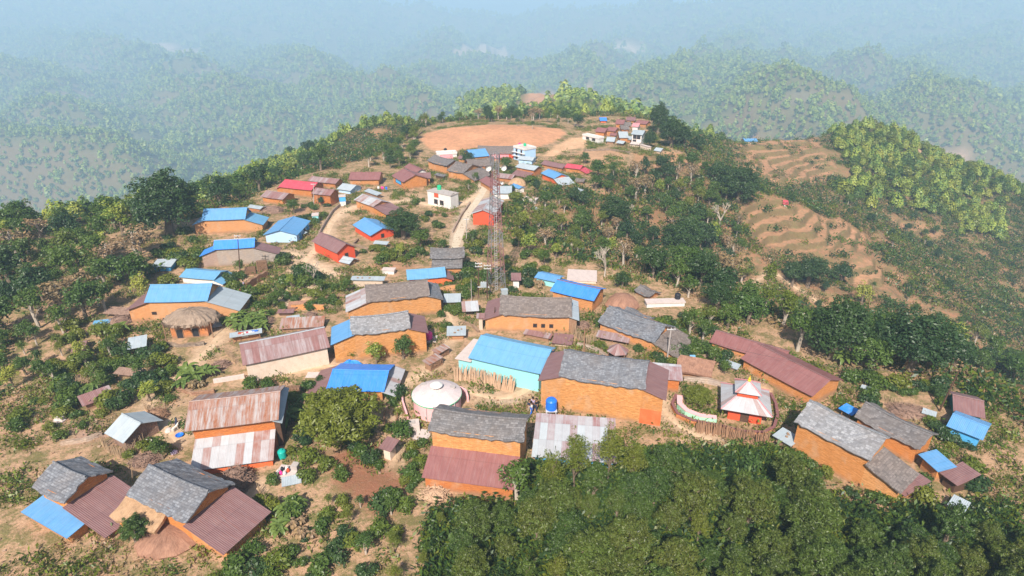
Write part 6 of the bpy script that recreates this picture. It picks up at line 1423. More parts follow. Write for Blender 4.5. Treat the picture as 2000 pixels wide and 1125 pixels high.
# single trees: (kind, base px, base py, top py, label, width factor)
ONE = [
 ('round0',338,466,316,'huge dark round tree at the left skyline behind the blue-roofed house',1.12),
 ('dark1',432,405,336,'dark rounded tree just right of the huge dark tree',1.1),
 ('mid0',470,392,350,'green tree between the dark skyline trees and the brown-roofed row',1.0),
 ('dark0',508,375,312,'tall dark tree standing highest behind the crimson roof',.9),
 ('dark1',545,352,322,'dark tree at the top left end of the village houses',1.2),
 ('mid0',575,418,383,'round green tree on bare soil between crimson roof and blue hall',1.1),
 ('dark1',628,403,380,'small dark tree against the tall brown-roofed house',.8),
 ('big0',790,470,402,'large dark tree clump right of the red-walled blue roof',1.5),
 ('mid0',822,486,440,'green tree in front of the large dark clump above the two-tier slate barn',1.3),
 ('dark1',760,446,416,'dark tree between striped brown roof and red-walled blue roof',1.1),
 ('mid1',865,492,462,'bright green tree behind the two-tier slate barn',1.4),
 ('bright0',785,505,470,'light green tree on the slope left of the two-tier slate barn',1.0),
 ('mid1',925,480,440,'green tree left of the tower where the road ends',1.1),
 ('dark1',912,325,292,'round dark green tree beside the pink canopy house',1.2),
 ('mid0',990,335,300,'olive tree in front of the blue and white building',1.1),
 ('dark1',1047,375,345,'dark round tree below the white and brown roofs',1.0),
 ('mid1',930,357,331,'green roadside tree at the bend',1.0),
 ('mid1',916,372,345,'smaller green roadside tree below the bend',1.0),
 ('dark0',1128,250,220,'lone dark round tree left of the far hamlet',1.1),
 ('round1',1285,262,196,'tallest dark tree behind the far hamlet',.9),
 ('round0',1310,288,222,'big dark tree right of the tallest far hamlet tree',1.1),
 ('dark1',1335,292,240,'dark spreading tree at the right end of the far hamlet grove',1.2),
 ('round1',1268,290,250,'dark tree directly beside the white tower house of the far hamlet',1.0),
 ('dark1',1360,298,258,'dark tree farthest right in the far hamlet grove',1.1),
 ('mid0',1142,322,292,'green tree right of the blue and white building on the field edge',.9),
 ('olive0',832,248,214,'slim tree standing at the back left edge of the orange field',.7),
 ('mid1',1010,246,226,'small tree on the back edge of the orange field, left of two others',.8),
 ('mid1',1040,252,232,'small tree in the middle of the back edge of the orange field',.8),
 ('mid1',1090,248,226,'small tree at the right of the back edge of the orange field',.8),
 ('dark1',1470,272,244,'round dark tree alone beside the hilltop blue roof',.9),
 ('dark0',1290,350,298,'dark tree on the slope under the far hamlet',.8),
 ('dark1',1258,345,300,'slimmer dark tree left of the slope tree under the far hamlet',.8),
 ('bright0',1285,385,345,'vivid lime green tree on the right slope',.9),
 ('round0',1440,400,315,'big dark tree in the hollow left of the terraces',1.1),
 ('dark1',1415,372,318,'dark tree behind the big hollow tree',1.1),
 ('round0',1200,440,380,'broad dark tree in the ravine below the orange bank',1.3),
 ('round0',1325,505,420,'big dark tree in the middle of the ravine',1.2),
 ('dark1',1365,500,425,'dark tree at the right of the big ravine tree',1.0),
 ('bright0',1385,490,425,'tall yellow green tree right of the dark ravine trees',.9),
 ('bare0',1405,450,392,'pale bare branching tree in front of the terraces',1.0),
 ('bare1',1180,545,480,'pale bare tree above the half-buried house',1.1),
 ('bare0',1225,440,395,'bleached bare tree on the orange bank',1.0),
 ('tall0',1497,580,495,'tall narrow olive tree at the terrace path',1.0),
 ('tall0',1528,640,548,'tall yellow olive tree in front of the terrace path tree',1.5),
 ('big0',1575,570,495,'dark tree under the large terraces',1.3),
 ('dark1',1640,560,505,'second dark tree under the large terraces, to the right',1.2),
 ('dark1',1545,565,510,'smaller dark tree under the large terraces, to the left',1.1),
 ('bright0',1680,600,545,'fresh green tree on the dry slope left of the huge dark tree',1.1),
 ('round1',1620,715,570,'large dark tree behind the long brown-roofed house',1.15),
 ('big0',1770,745,595,'huge spreading dark tree at the right above the lower houses',1.5),
 ('dark1',1700,720,625,'dark tree between the two largest dark trees at right',1.0),
 ('big0',1400,610,545,'dark round tree behind the black tank roof',1.4),
 ('dark1',1215,565,525,'round dark tree beside the straw mound',1.2),
 ('mid0',1460,640,565,'green tree above the maroon roof',1.3),
 ('mid0',1420,645,585,'green tree left of the maroon roof',1.1),
 ('olive0',1385,640,588,'olive green tree behind the slate annex',1.0),
 ('mid1',1345,660,590,'pale-trunked green tree right of the slanting slate house',1.0),
 ('mid1',1372,672,612,'crooked green tree in the yard before the maroon roof',1.0),
 ('mid0',1415,735,700,'round green tree beside the flat brown thatch',1.0),
 ('mid0',1392,720,668,'green tree just left of the long brown roof',.8),
 ('bright0',1845,700,612,'yellow green tree at the right edge beyond the huge dark tree',1.0),
 ('mid0',535,603,565,'round bushy green tree beside the dirt track',1.2),
 ('mid1',472,540,500,'green tree between the electric pole and the log stacks',1.0),
 ('mid0',678,573,540,'dark bushy shrub tree left of the orange-walled slate house',1.1),
 ('mid1',628,572,540,'blue-green shrub tree near the bare white tree',1.1),
 ('bare1',615,560,505,'bare pale frangipani-like tree on the sandy yard',1.1),
 ('bright0',570,568,528,'thin palm-like tree left of the bare yard tree',.8),
 ('mid0',788,708,650,'columnar bright green tree against the ochre wall',1.0),
 ('bright0',735,715,662,'spreading green tree in front of the ochre wall',1.2),
 ('olive0',690,705,680,'low green shrub tree at the left of the ochre wall',1.3),
 ('bushN',672,895,748,'very big rounded olive-green bush beside the deep blue roof',1.05),
 ('mid1',280,745,690,'bright green tree leaning over the collapsing shed',1.3),
 ('bright0',297,790,740,'yellow-green umbrella tree beside the sandy path',1.2),
 ('mid0',322,905,848,'green bush tree between the cattle shed and the rusty house',.9),
 ('mangoN1',275,1075,1003,'leafy mango tree in front of the straw-roofed hut',1.3),
 ('mid1',1010,1000,880,'dark leafy tree between ochre house and patchwork roof',1.0),
 ('olive0',1278,690,668,'small olive tree beside the slanting slate house wall',1.2),
 ('mid1',1290,695,672,'small green tree beside the pole at the slanting house',1.2),
 ('loose0',1120,975,822,'tall loose tree covering the near half of the patchwork roof',.9),
 ('loose1',1185,960,812,'tall loose tree at the right of the patchwork roof',.9),
 ('loose0',1232,965,845,'loose tree standing in front of the biggest slate house, near its red corner',.9),
 ('loose1',1075,1000,868,'loose tree between ochre house and the blue edge of the patchwork roof',.9),
 ('bushN',1360,800,752,'round olive shrub growing inside the green-walled planter',1.1),
]
def place_tree(k, bx, by, ty):
    p = at(bx, by); h = hpx_to_m(p, by, by-ty); R = SHAPE.get(k, .55); th_ = (CAMH-p.z)/p.y
    for _ in range(2):
        h2 = h/(1+.65*R*th_); sh = .55*R*h2*min(1, th_*1.5); q = Vector((p.x*(1+sh/p.y), p.y+sh, 0)); q.z = float(G(q.x, q.y))
    return q, h2
for (k, bx, by, ty, lab, wd) in ONE:
    p, h = place_tree(k, bx, by, ty); plant(k, p, h, lab, None, wide=wd*(1.0 if 'bush' not in k or k == 'bushN' else 1), cat='bush' if k == 'bushN' else 'tree', name='bush' if k == 'bushN' else 'tree')
# groups of like trees filling zones of the photograph: (polygon px, count, kinds, height m range, min spacing, group)
def zone_fill(poly, n, kinds, hr, sp, grp, where, cat='tree', name='tree', wide=(.85, 1.2), pad=1.0):
    xs_ = [p[0] for p in poly]; ys_ = [p[1] for p in poly]; got = 0; pa = np.array(poly, float)
    for _ in range(n*40):
        if got >= n: break
        x, y = random.uniform(min(xs_), max(xs_)), random.uniform(min(ys_), max(ys_))
        if not poly_d(pa, np.array([x]), np.array([y]))[1][0]: continue
        p = at(x, y)
        if p.y > 300 or not free(p.x, p.y, pad): continue
        if any((p.x-a)**2+(p.y-b)**2 < sp*sp for a, b in PTS): continue
        PTS.append((p.x, p.y)); k = random.choice(kinds)
        QUEUE.append((p.length and (p-cam.location).length, k, p, random.uniform(*hr), '%s %s' % (PLAIN_TREE[k], where), grp, cat, name, random.uniform(*wide))); got += 1
        TREES.append((p.x, p.y, 1.5))
    return got
PTS = [(a, b) for a, b, _ in TREES]; QUEUE = []
DM = ['dark0','dark1','mid0','mid0','mid1']
zone_fill([(0,440),(290,440),(300,500),(285,590),(240,620),(110,660),(0,660)], 56, ['dark1','mid0','mid1','mid1','olive0','bright0','mid1','sparse0','mid0'], (4.0,8.2), 2.8, 'trees on the left slope', 'on the wooded slope left of the village')
zone_fill([(114,650),(240,620),(230,700),(190,790),(0,760),(0,650)], 22, ['mid0','mid1','olive0','mid1','bright0'], (2.0,3.6), 2.2, 'trees on the left slope', 'on the wooded slope left of the village')
zone_fill([(385,410),(560,345),(650,330),(760,325),(760,300),(600,300),(380,380)], 24, DM, (4.5,8), 3.2, 'trees along the left skyline', 'along the skyline behind the upper left houses')
zone_fill([(700,330),(760,290),(810,262),(820,280),(800,320),(760,330)], 20, ['dark1','mid0','mid1','olive0'], (3.5,6), 3.2, 'trees at the field edge', 'on the bank left of the orange field')
zone_fill([(820,246),(900,238),(1100,240),(1130,248),(1100,232),(900,226),(830,235)], 26, ['mid0','mid1','olive0','dark1','sparse0'], (3.5,6), 4, 'trees behind the orange field', 'in the belt behind the orange field')
zone_fill([(1010,430),(1120,390),(1180,420),(1240,470),(1260,540),(1180,530),(1060,520),(1000,480)], 40, ['dark1','mid0','mid1','mid1','bright0','sparse0','olive0'], (3.0,5.8), 2.4, 'trees on the ravine slope', 'on the ravine slope right of the tower')
zone_fill([(1130,330),(1230,350),(1330,330),(1430,330),(1450,380),(1380,420),(1250,400),(1150,380)], 34, ['dark1','mid0','mid1','olive0','sparse0'], (3.5,6.6), 3, 'trees under the far hamlet', 'on the slope under the far hamlet')
zone_fill([(1180,430),(1300,420),(1450,440),(1460,560),(1380,600),(1250,540)], 40, ['dark0','dark1','mid0','mid0','olive0','mid1','sparse0'], (4,7.2), 3, 'trees in the ravine', 'in the ravine left of the terraces')
zone_fill([(1350,590),(1480,585),(1560,650),(1700,640),(1860,640),(1990,700),(1990,760),(1880,740),(1700,745),(1560,690),(1420,650)], 42, ['dark1','mid0','mid0','mid1','olive0','mid1'], (4,7.5), 2.9, 'trees behind the right-hand houses', 'in the belt behind the right-hand houses')
zone_fill([(1640,400),(1886,470),(1886,545),(1700,470),(1560,420)], 14, ['dark1','mid0','olive0','mid1'], (3,5), 4, 'trees on the terrace crest', 'behind the crest of the large terraces')
zone_fill([(1540,520),(1886,560),(1990,640),(1700,640),(1540,600)], 20, ['dark1','mid1','sparse0','olive0','mid1'], (1.8,3.8), 4, 'trees on the dry slope', 'on the dry slope at the right')
# near wood along the lower edge
zone_fill([(1040,990),(1240,945),(1400,955),(1530,965),(1590,1050),(1700,1080),(1880,1070),(2000,1060),(2000,1260),(860,1260),(890,1075)], 88, ['mangoN0','mangoN1','mangoN0','loose1','mangoN1','mangoN0'], (2.8,5.6), 1.9, 'trees in the near wood', 'in the dense wood along the lower right edge', pad=.9)
zone_fill([(640,960),(860,960),(900,1180),(620,1180)], 9, ['loose1','mid1','loose0'], (1.6,3.0), 2.0, 'trees in the near wood', 'in the loose scrub along the lower middle edge')
print('TREES', len(TREES))
# bananas
def bananas(lst, grp, lab):
    for i, (bx, by, k, h) in enumerate(lst):
        if not isinstance(lab, str): L_ = lab[i]
        else: L_ = lab
        plant(k, at(bx, by), h, L_, grp, 'banana plant', 'banana_plant')
bananas([(455,640,'banana0',2.2),(470,645,'banana1',2.0),(485,640,'banana0',2.2),(500,640,'banana1',2.1),(515,642,'banana0',2.0),(462,628,'banana0',2.0),(490,626,'banana1',2.0),(510,628,'banana0',2.0),(446,632,'banana1',1.8)], 'banana clump', 'banana plant in the thick clump above the narrow kitchen shed')
bananas([(370,745,'banana0',2.6),(392,742,'banana0',2.5),(382,758,'bananadry',2.0),(405,740,'banana1',2.2),(360,755,'banana1',2.0)], 'banana plants by the path', 'banana plant beside the sandy path, left of the long brown roof')
bananas([(572,820,'banana0',2.4),(590,800,'bananadry',1.9),(600,785,'banana1',1.8)], 'banana plants behind the rusty house', 'banana plant between the rusty house and the big round bush')
bananas([(180,765,'banana1',2.0),(160,775,'banana0',1.6)], 'banana plants on the rubble slope', 'banana plant on the rubble slope at far left')
bananas([(560,1010,'banana0',2.0),(575,1030,'bananadry',1.8),(585,990,'banana1',1.8),(540,1040,'banana1',1.8),(595,1050,'bananadry',1.8)], 'banana plants at the lower edge', 'banana plant in the scrub at the lower edge')
bananas([(225,650,'banana1',2.2),(240,645,'banana0',2.0)], 'banana plants below the lean-to', 'banana plant below the collapsed lean-to')
bananas([(330,525,'banana1',1.8),(318,530,'banana0',1.8)], 'banana plants by the blue shed', 'banana plant in front of the small blue-walled shed')
bananas([(1640,705,'banana0',2.4),(1665,712,'banana1',2.2)], 'banana plants behind the brown roof', 'banana plant between the long brown roof and the huge dark tree')
bananas([(1055,560,'bananadry',1.8)], None, 'yellowing banana plant left of the deep blue and brown roof')
# shrubs one can tell apart
zone_fill([(905,470),(985,470),(990,560),(900,590),(870,560)], 22, ['bush0','bush1','bush2'], (.8,1.7), 1.0, 'bushes around the tower', 'on the rough ground around the tower', 'bush', 'bush', pad=.3)
zone_fill([(500,600),(640,560),(640,620),(560,610),(540,620)], 14, ['bush0','bush1','bush1'], (.7,1.5), 1.0, 'bushes in the middle yards', 'in the yards left of the village centre', 'bush', 'bush', pad=.2)
zone_fill([(700,480),(840,500),(840,530),(700,510)], 12, ['bush0','bush2','bush1'], (.8,1.8), 1.1, 'bushes by the brown plot', 'around the small brown plot', 'bush', 'bush', pad=.3)
zone_fill([(480,890),(640,900),(800,940),(860,1061),(860,1150),(400,1150),(480,1000)], 34, ['bush0','bush1','bush1','bush2'], (.7,1.5), .9, 'bushes on the near slope', 'on the rough slope at the lower middle', 'bush', 'bush', pad=.3)
zone_fill([(114,700),(350,700),(330,800),(240,800),(114,860),(0,860)], 26, ['bush0','bush1','bush1'], (.6,1.4), 1.0, 'bushes on the left slope', 'on the rubble slope at far left', 'bush', 'bush', pad=.3)
zone_fill([(230,860),(340,870),(330,900),(250,905)], 6, ['bush0','bush1'], (.6,1.2), .9, 'bushes between the lower left houses', 'between the two lower left slate houses', 'bush', 'bush', pad=.3)
zone_fill([(800,860),(835,860),(835,960),(780,960)], 8, ['bush0','bush1'], (.6,1.2), .9, 'bushes beside the ochre house', 'left of the two-storey ochre house', 'bush', 'bush', pad=.2)
zone_fill([(820,380),(900,400),(880,460),(780,440),(800,400)], 12, ['bush0','bush2','bush1'], (.7,1.4), 1.3, 'bushes below the white house', 'on the bank below the white two-storey house', 'bush', 'bush', pad=.3)
zone_fill([(1640,740),(1780,780),(1860,800),(1840,760),(1700,740)], 14, ['bush0','bush1','bush2'], (.7,1.6), 1.1, 'bushes behind the lower right houses', 'in the yard behind the lower right slate roofs', 'bush', 'bush', pad=.3)
zone_fill([(1280,640),(1440,650),(1440,740),(1280,700)], 12, ['bush0','bush1','bush2'], (.8,1.6), 1.1, 'bushes in the right yards', 'in the yards between slate annex and maroon roof', 'bush', 'bush', pad=.2)
zone_fill([(1440,910),(1560,880),(1700,960),(1830,930),(1880,980),(1700,985),(1560,960)], 14, ['bush0','bush1','bush2'], (.8,1.6), 1.1, 'bushes at the foot of the speckled slate house', 'at the foot of the speckled slate house wall', 'bush', 'bush', pad=.1)
plant('bush0', at(1705,770), 1.0, 'magenta flowering bush beside the bright blue tarp', None, 'bush', 'bush')
zone_fill([(114,640),(250,640),(330,690),(360,760),(280,800),(200,800),(114,820)], 34, ['bush0','bush1','bush1','bush2'], (.8,1.9), 1.0, 'bushes below the wooded slope', 'between the sheds below the wooded slope', 'bush', 'bush', pad=.3)
zone_fill([(420,560),(560,500),(640,560),(640,600),(520,620)], 22, ['bush0','bush1','bush2'], (.8,1.8), 1.0, 'bushes by the dirt track', 'beside the dirt track left of the bare sandy yard', 'bush', 'bush', pad=.3)
zone_fill([(560,640),(640,720),(480,750),(480,770),(640,740),(780,740),(800,900),(770,1000),(620,1000),(560,900)], 26, ['bush0','bush1','bush2'], (.7,1.6), 1.0, 'bushes around the round bush', 'around the very big rounded bush', 'bush', 'bush', pad=.3)
zone_fill([(380,440),(400,500),(360,560),(290,560),(300,480)], 16, ['bush0','bush1','bush2'], (.9,2.0), 1.1, 'bushes by the upper left houses', 'left of the upper left blue roofs', 'bush', 'bush', pad=.3)
zone_fill([(1130,640),(1340,620),(1400,700),(1300,720),(1180,700)], 16, ['bush0','bush1','bush2'], (.7,1.5), 1.0, 'bushes around the slanting house', 'around the slanting slate house', 'bush', 'bush', pad=.25)
zone_fill([(1540,760),(1700,770),(1900,830),(1900,960),(1840,930)], 16, ['bush0','bush1','bush2'], (.7,1.5), 1.0, 'bushes between the lower right houses', 'between the lower right houses', 'bush', 'bush', pad=.25)
zone_fill([(840,320),(960,330),(1060,350),(1140,350),(1100,400),(1000,420),(960,400)], 16, ['bush0','bush1','bush2'], (.9,2.0), 1.4, 'bushes in the upper village', 'between the houses of the upper village', 'bush', 'bush', pad=.3)
zone_fill([(640,560),(700,560),(700,600),(640,620)], 8, ['bush0','bush1'], (.7,1.4), 1.0, 'bushes behind the light slate house', 'in the yard behind the light slate house', 'bush', 'bush', pad=.2)
zone_fill([(860,550),(905,555),(900,640),(860,650)], 8, ['bush0','bush1'], (.6,1.1), .9, 'bushes in the centre', 'on the grass between granary and slate houses', 'bush', 'bush', pad=.2)
zone_fill([(500,420),(560,400),(640,400),(640,440),(520,440)], 9, ['bush0','bush2'], (.7,1.3), 1.2, 'bushes by the curved track', 'on the bare soil left of the curved track', 'bush', 'bush', pad=.2)
zone_fill([(560,780),(590,740),(610,790),(600,860)], 7, ['bush0','bush1'], (.8,1.4), .9, 'bushes behind the rusty house', 'behind the rusty house', 'bush', 'bush', pad=.2)
zone_fill([(960,480),(1040,470),(1080,540),(1030,590),(990,560)], 16, ['bush0','bush2','bush1'], (.8,1.8), 1.1, 'bushes right of the tower', 'right of the tower foot', 'bush', 'bush', pad=.3)
# the trees that show largest stand as things of their own; the farthest of the many become one wood
trees_q = sorted([q for q in QUEUE if q[7] == 'tree'], key=lambda q: q[0]/q[3]); NSINGLE = 292-len(ONE)
for q in trees_q[:NSINGLE]+[q for q in QUEUE if q[7] != 'tree']: plant(q[1], q[2], q[3], q[4], q[5], q[6], q[7], q[8])
REST = trees_q[NSINGLE:]; print('THINGTREES', min(len(trees_q), NSINGLE)+len(ONE), 'REST', len(REST))
# ------------------------------------------------------------------ masses nobody could count (geometry nodes)
def scatter(name, pts, scl, rot, meshes, label, cat, mats=None, kind='stuff'):
    """one object: a cloud of points that carries instances of small plants"""
    me = bpy.data.meshes.new(name); k = len(pts); me.vertices.add(k); me.vertices.foreach_set('co', np.asarray(pts, np.float32).ravel()); me.update()
    for nm, v in (('sc', scl), ('rt', rot)):
        a = me.attributes.new(nm, 'FLOAT', 'POINT'); a.data.foreach_set('value', np.asarray(v, np.float32))
    idx = rng.integers(0, len(meshes), k); a = me.attributes.new('pick', 'INT', 'POINT'); a.data.foreach_set('value', idx.astype(np.int32))
    o = bpy.data.objects.new(name, me); COL.objects.link(o); tag(o, label, cat, kind=kind)
    ng = bpy.data.node_groups.new(name, 'GeometryNodeTree'); ng.interface.new_socket('Geometry', in_out='INPUT', socket_type='NodeSocketGeometry'); ng.interface.new_socket('Geometry', in_out='OUTPUT', socket_type='NodeSocketGeometry')
    nn = ng.nodes; gi = nn.new('NodeGroupInput'); go = nn.new('NodeGroupOutput'); ip = nn.new('GeometryNodeInstanceOnPoints'); jn = nn.new('GeometryNodeGeometryToInstance')
    for m_ in meshes[::-1]:
        po = bpy.data.objects.new(name+'_plant', m_); oi = nn.new('GeometryNodeObjectInfo'); oi.inputs['Object'].default_value = po; ng.links.new(oi.outputs['Geometry'], jn.inputs[0])
    def named(n_, t): q = nn.new('GeometryNodeInputNamedAttribute'); q.data_type = t; q.inputs[0].default_value = n_; return q.outputs[0]
    ng.links.new(gi.outputs[0], ip.inputs['Points']); ng.links.new(jn.outputs[0], ip.inputs['Instance']); ip.inputs['Pick Instance'].default_value = True
    ng.links.new(named('pick', 'INT'), ip.inputs['Instance Index'])
    cx = nn.new('ShaderNodeCombineXYZ'); ng.links.new(named('rt', 'FLOAT'), cx.inputs[2]); er = nn.new('FunctionNodeEulerToRotation'); ng.links.new(cx.outputs[0], er.inputs[0]); ng.links.new(er.outputs[0], ip.inputs['Rotation'])
    ng.links.new(named('sc', 'FLOAT'), ip.inputs['Scale']); ng.links.new(ip.outputs[0], go.inputs[0])
    md = o.modifiers.new('scatter', 'NODES'); md.node_group = ng; return o
def far_tree(seed, R, H, m='leaf_far', k=46, ls=1.25):
    r = np.random.default_rng(seed); d = unit(r.normal(size=(k, 3))); d[:, 2] = np.abs(d[:, 2])*1.2-.25; rr = r.uniform(.7, 1.05, k)
    p = d*rr[:, None]*np.array([R, R, H*.5])+np.array([0, 0, H*.52]); p[:, 0] *= 1-.25*(p[:, 2]/H)
    n = unit(d+r.normal(size=(k, 3))*.35+np.array([0, 0, .3])); q = leaf_arrays(p, n, ls*r.uniform(.6, 1.2, k), .75, r)
    return leaf_obj('far_tree', m, q, np.clip(r.normal(.5, .25, k), 0, 1))
FT = [far_tree(1, 2.6, 8.5), far_tree(2, 3.2, 7.5), far_tree(3, 2.2, 10), far_tree(4, 3.0, 9), far_tree(5, 2.8, 7, 'leaf_mid')]
def cloud(n, ymin, ymax, dens, smin, smax, far=True):
    out = []
    r = rng
    # uniform in picture area weight: sample distance and angle
    d = np.sqrt(r.uniform(ymin**2, ymax**2, n)); a = r.uniform(-.92, .92, n); x = d*a; y = d
    return x, y
# far forest: more trees per area nearby, larger clumps far off
def forest(ymin, ymax, spacing, sc, xr=(-.98, .98), thr=-1.1):
    area = (ymax**2-ymin**2)/2*(xr[1]-xr[0]); n = int(area/spacing**2); y = np.sqrt(rng.uniform(ymin**2, ymax**2, n)); x = y*rng.uniform(xr[0], xr[1], n)
    z = G(x, y); den = fbm(x, y, 110, 4, 101)+.6*fbm(x, y, 420, 3, 103); k = den > thr+rng.normal(0, .12, n)
    for P_ in BARE: k &= ~(poly_d(P_, x, y)[0] < 10) & ~poly_d(P_, x, y)[1]
    for P_ in SPARSE: k &= ~(poly_d(P_, x, y)[1] & (rng.random(n) < .15))
    # hidden far side of crests: keep only what the lens region could see from nearby positions
    zc = CAMH+20; vis = np.ones(n, bool)
    for f in (.35, .5, .65, .8, .9):
        gz_ = G(x*f, y*f); vis &= gz_ < (zc+(z+14-zc)*f)+16
    k &= vis
    return x[k], y[k], z[k]-.5, sc*rng.uniform(.45, 1.0, k.sum())*(1+.45*(rng.random(k.sum()) < .12))
X, Y, Z, Sx = [], [], [], []
for (a, b, spc, sc) in ((430, 800, 6.4, 1.05), (800, 1300, 8.2, 1.45), (1300, 2100, 11.5, 2.1), (2100, 3400, 17, 3.0), (3400, 6800, 34, 4.6)):
    x, y, z, s_ = forest(a, b, spc, sc); X.append(x); Y.append(y); Z.append(z); Sx.append(s_)
X, Y, Z, Sx = map(np.concatenate, (X, Y, Z, Sx)); print('FOREST', len(X))
scatter('forest', np.stack([X, Y, Z], 1), Sx, rng.uniform(0, 6.28, len(X)), FT, 'pale green forest covering the hazy hills beyond the village', 'forest')
# forest on the nearer knolls and slopes outside the village
def zone_cloud(n, poly_px=None, world=None, thr=0, ns=14, seed=0):
    P_ = wpoly(poly_px) if poly_px else world; P_ = np.array(P_); lo, hi = P_.min(0), P_.max(0); x = rng.uniform(lo[0], hi[0], n); y = rng.uniform(lo[1], hi[1], n)
    k = poly_d(P_, x, y)[1] & (fbm(x, y, ns, 3, seed) > thr); return x[k], y[k]
nx, ny = [], []
n = 30000; y = rng.uniform(90, 420, n); x = rng.uniform(-260, 420, n)
d_, i_ = poly_d(PLATEAU, x, y); inr = np.zeros(n, bool)
RF = np.array(wpoly([(1590,300),(1640,245),(1700,238),(1800,285),(1886,350),(1960,420),(1960,480),(1800,440),(1650,400),(1600,350)]))
inr = poly_d(RF, x, y)[1]
k = (~i_) & (d_ > 9) & ((x < -70) | (y > 255) | inr) & (rng.random(n) < np.where(inr | (x < -70), .8, .45)) & (np.abs(x) < y*1.0+30)
for P_ in TERR: k &= ~(poly_d(P_, x, y)[0] < 4) & ~poly_d(P_, x, y)[1]
x, y = x[k], y[k]; keep = []
cell_ = {}
for i in range(len(x)):
    cs = 2.3 if poly_d(RF, x[i:i+1], y[i:i+1])[1][0] else 3.2; q = (int(x[i]/cs), int(y[i]/cs), cs)
    if q in cell_: continue
    cell_[q] = 1; keep.append(i)
x, y = x[keep], y[keep]; z = G(x, y); print('KNOLL', len(x))
NT = [far_tree(11, 1.9, 5.5, 'leaf_bright', 240, .36), far_tree(12, 2.2, 5.0, 'leaf_olive', 240, .36), far_tree(13, 1.7, 6.4, 'leaf_far', 220, .36), far_tree(14, 2.0, 5.0, 'leaf_mid', 240, .36)]
scatter('woodland', np.stack([x, y, z-.4], 1), rng.uniform(.7, 1.25, len(x)), rng.uniform(0, 6.28, len(x)), NT, 'yellow-green woodland covering the knolls around the village ridge', 'woodland')
def joined(k):
    c, t, h = PROTO[k]; bm = bmesh.new(); bm.from_mesh(c); n0 = len(bm.faces); bm.from_mesh(t); bm.faces.ensure_lookup_table()
    for f in bm.faces[n0:]: f.material_index = 1
    me = bpy.data.meshes.new('tree_form'); bm.to_mesh(me); bm.free(); me.materials.append(c.materials[0]); me.materials.append(t.materials[0]); return me
RK = sorted(set(q[1] for q in REST))
if REST:
    ow = scatter('trees_beyond', [tuple(q[2]) for q in REST], [q[3]/PROTO[q[1]][2] for q in REST], rng.uniform(0, 6.28, len(REST)), [joined(k) for k in RK], 'scattered smaller trees dotting the farther slopes of the ridge', 'trees')
    ow.data.attributes['pick'].data.foreach_set('value', np.array([RK.index(q[1]) for q in REST], np.int32))
# scrub and dry brush on the slopes, weeds in the village
def tuft(seed, m, k=26, h=.5, w_=.35, ls=.10):
    r = np.random.default_rng(seed); p = r.normal(size=(k, 3))*np.array([w_, w_, .1]); p[:, 2] = np.abs(r.normal(size=k))*h*.5+.05
    n = unit(np.concatenate([r.normal(size=(k, 2)), r.uniform(-.2, .9, (k, 1))], 1)); return leaf_obj('tuft', m, leaf_arrays(p, n, ls*r.uniform(.6, 1.5, k)*1.6, .4, r), np.clip(r.normal(.5, .3, k), 0, 1))
SC = [tuft(1, 'leaf_dry', 34, .9, .55, .14), tuft(2, 'leaf_olive', 40, .9, .6, .15), tuft(3, 'leaf_mid', 44, 1.0, .6, .15), tuft(4, 'leaf_dry', 30, .7, .5, .13), tuft(5, 'leaf_dark', 44, 1.1, .65, .16)]
n = 80000; y = rng.uniform(30, 300, n); x = rng.uniform(-140, 230, n); d_, i_ = poly_d(PLATEAU, x, y)
den = fbm(x, y, 9, 3, 131); k = (~i_) & (den > -.26) & (np.abs(x) < y*.95+20)
for P_ in TERR: k &= ~(poly_d(P_, x, y)[1] & (rng.random(n) < .90))
x, y = x[k], y[k]; scatter('scrub', np.stack([x, y, G(x, y)], 1), rng.uniform(.6, 1.7, len(x)), rng.uniform(0, 6.28, len(x)), SC, 'dry scrub and low brush on the slopes of the ridge', 'scrub'); print('SCRUB', len(x))

n = 52000; y = rng.uniform(24, 240, n); x = rng.uniform(-100, 75, n); d_, i_ = poly_d(PLATEAU, x, y)
k = i_ & (fbm(x, y, 5, 3, 151)+.5*fbm(x, y, 18, 2, 153) > .08) & (np.abs(x) < y*.95+10)
for k_, hw_, P_ in ROADW: k &= line_d(P_, x, y) > hw_*1.05
for P_ in (FIELD, FIELD2): k &= ~poly_d(P_, x, y)[1]
x, y = x[k], y[k]; fk = np.array([free(a, b, .1) for a, b in zip(x, y)]); x, y = x[fk], y[fk]
SV = [tuft(21, 'leaf_olive', 30, .35, .4, .09), tuft(22, 'leaf_mid', 34, .4, .4, .09), tuft(23, 'leaf_dry', 26, .3, .4, .08), tuft(24, 'leaf_olive', 40, .6, .45, .10)]
scatter('weeds', np.stack([x, y, G(x, y)], 1), rng.uniform(.5, 1.5, len(x)), rng.uniform(0, 6.28, len(x)), SV, 'weeds and grass tufts on the trodden village ground', 'weeds'); print('WEEDS', len(x))
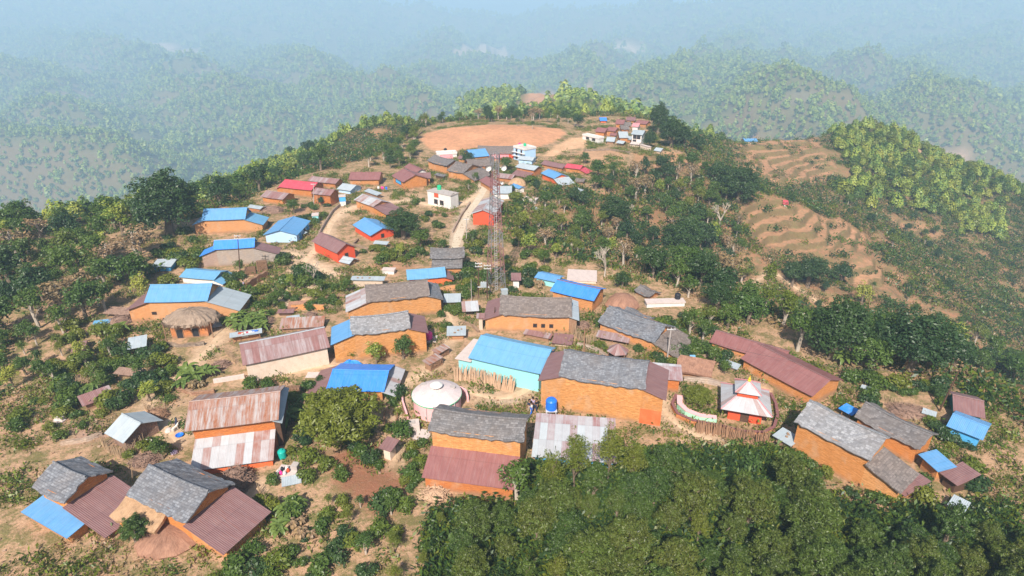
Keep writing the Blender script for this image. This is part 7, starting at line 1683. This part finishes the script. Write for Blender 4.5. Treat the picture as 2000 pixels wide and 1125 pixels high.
# undergrowth in the near wood
n = 5200; lo, hi = np.min(WOOD, 0), np.max(WOOD, 0); x = rng.uniform(lo[0], hi[0], n); y = rng.uniform(lo[1], hi[1], n); k = poly_d(WOOD, x, y)[1]; x, y = x[k], y[k]
fk = np.array([free(a, b, .2) for a, b in zip(x, y)]); x, y = x[fk], y[fk]
scatter('undergrowth', np.stack([x, y, G(x, y)], 1), rng.uniform(.5, 1.1, len(x)), rng.uniform(0, 6.28, len(x)), [SC[1], SC[2], SC[4]], 'leafy undergrowth between the trees of the near wood', 'undergrowth')
def stone(seed, m='stone_dry'):
    r = np.random.default_rng(seed); b = MB(); 
    import itertools
    V = [np.array(v, float)*r.uniform(.6, 1, 3)*np.array([.16, .12, .09]) for v in itertools.product((-1, 1), repeat=3)]
    for f in ((0,1,3,2),(4,6,7,5),(0,4,5,1),(2,3,7,6),(0,2,6,4),(1,5,7,3)): b.quad([V[i] for i in f])
    return mesh_of(b, 'stone', m)
n = 20000; y = rng.uniform(24, 130, n); x = rng.uniform(-75, 60, n); d_, i_ = poly_d(PLATEAU, x, y)
RUB = np.array(wpoly([(0,800),(200,790),(240,850),(170,890),(0,890)])); RUB2 = np.array(wpoly([(250,880),(340,890),(420,905),(330,910)]))
inr = poly_d(RUB, x, y)[1] | poly_d(RUB2, x, y)[1]
k = i_ & (np.abs(x) < y*.95+8) & ((fbm(x, y, 4, 3, 171) > .30) & (rng.random(n) < .5) | inr)
x, y = x[k], y[k]; fk = np.array([free(a, b, .1) for a, b in zip(x, y)]); x, y = x[fk], y[fk]
scatter('rubble', np.stack([x, y, G(x, y)+.03], 1), rng.uniform(.3, 1.3, len(x)), rng.uniform(0, 6.28, len(x)), [stone(1), stone(2, 'stone_pale'), stone(3, 'wood'), stone(4, 'stone_dry')], 'loose stones and rubble scattered over the bare ground', 'rubble')
# ------------------------------------------------------------------ haze
hm, _, _ = mat('haze_air'); h = N(hm)
pv = h.add('ShaderNodeVolumePrincipled'); ho = h.add('ShaderNodeOutputMaterial')
pv.inputs['Density'].default_value = HAZE_DENSITY; pv.inputs['Color'].default_value = (*HAZE_COLOR, 1)
pv.inputs['Anisotropy'].default_value = 0.0
h.link(pv.outputs[0], ho.inputs['Volume'])
x0, x1, y0, y1, z0, z1 = float(xs[0])-20, float(xs[-1])+20, float(ys[0])-20, float(ys[-1])+20, float(GZ.min())-1.5, max(float(GZ.max()), CAMH)+25
me = bpy.data.meshes.new('haze')
vv = [(x, y, z) for z in (z0, z1) for y in (y0, y1) for x in (x0, x1)]
me.from_pydata(vv, [], [(0,2,3,1),(4,5,7,6),(0,1,5,4),(2,6,7,3),(0,4,6,2),(1,3,7,5)]); me.materials.append(hm); me.update()
hz = bpy.data.objects.new('haze', me); COL.objects.link(hz); tag(hz, 'pale blue haze filling the valleys beyond the village', 'haze', kind='stuff')
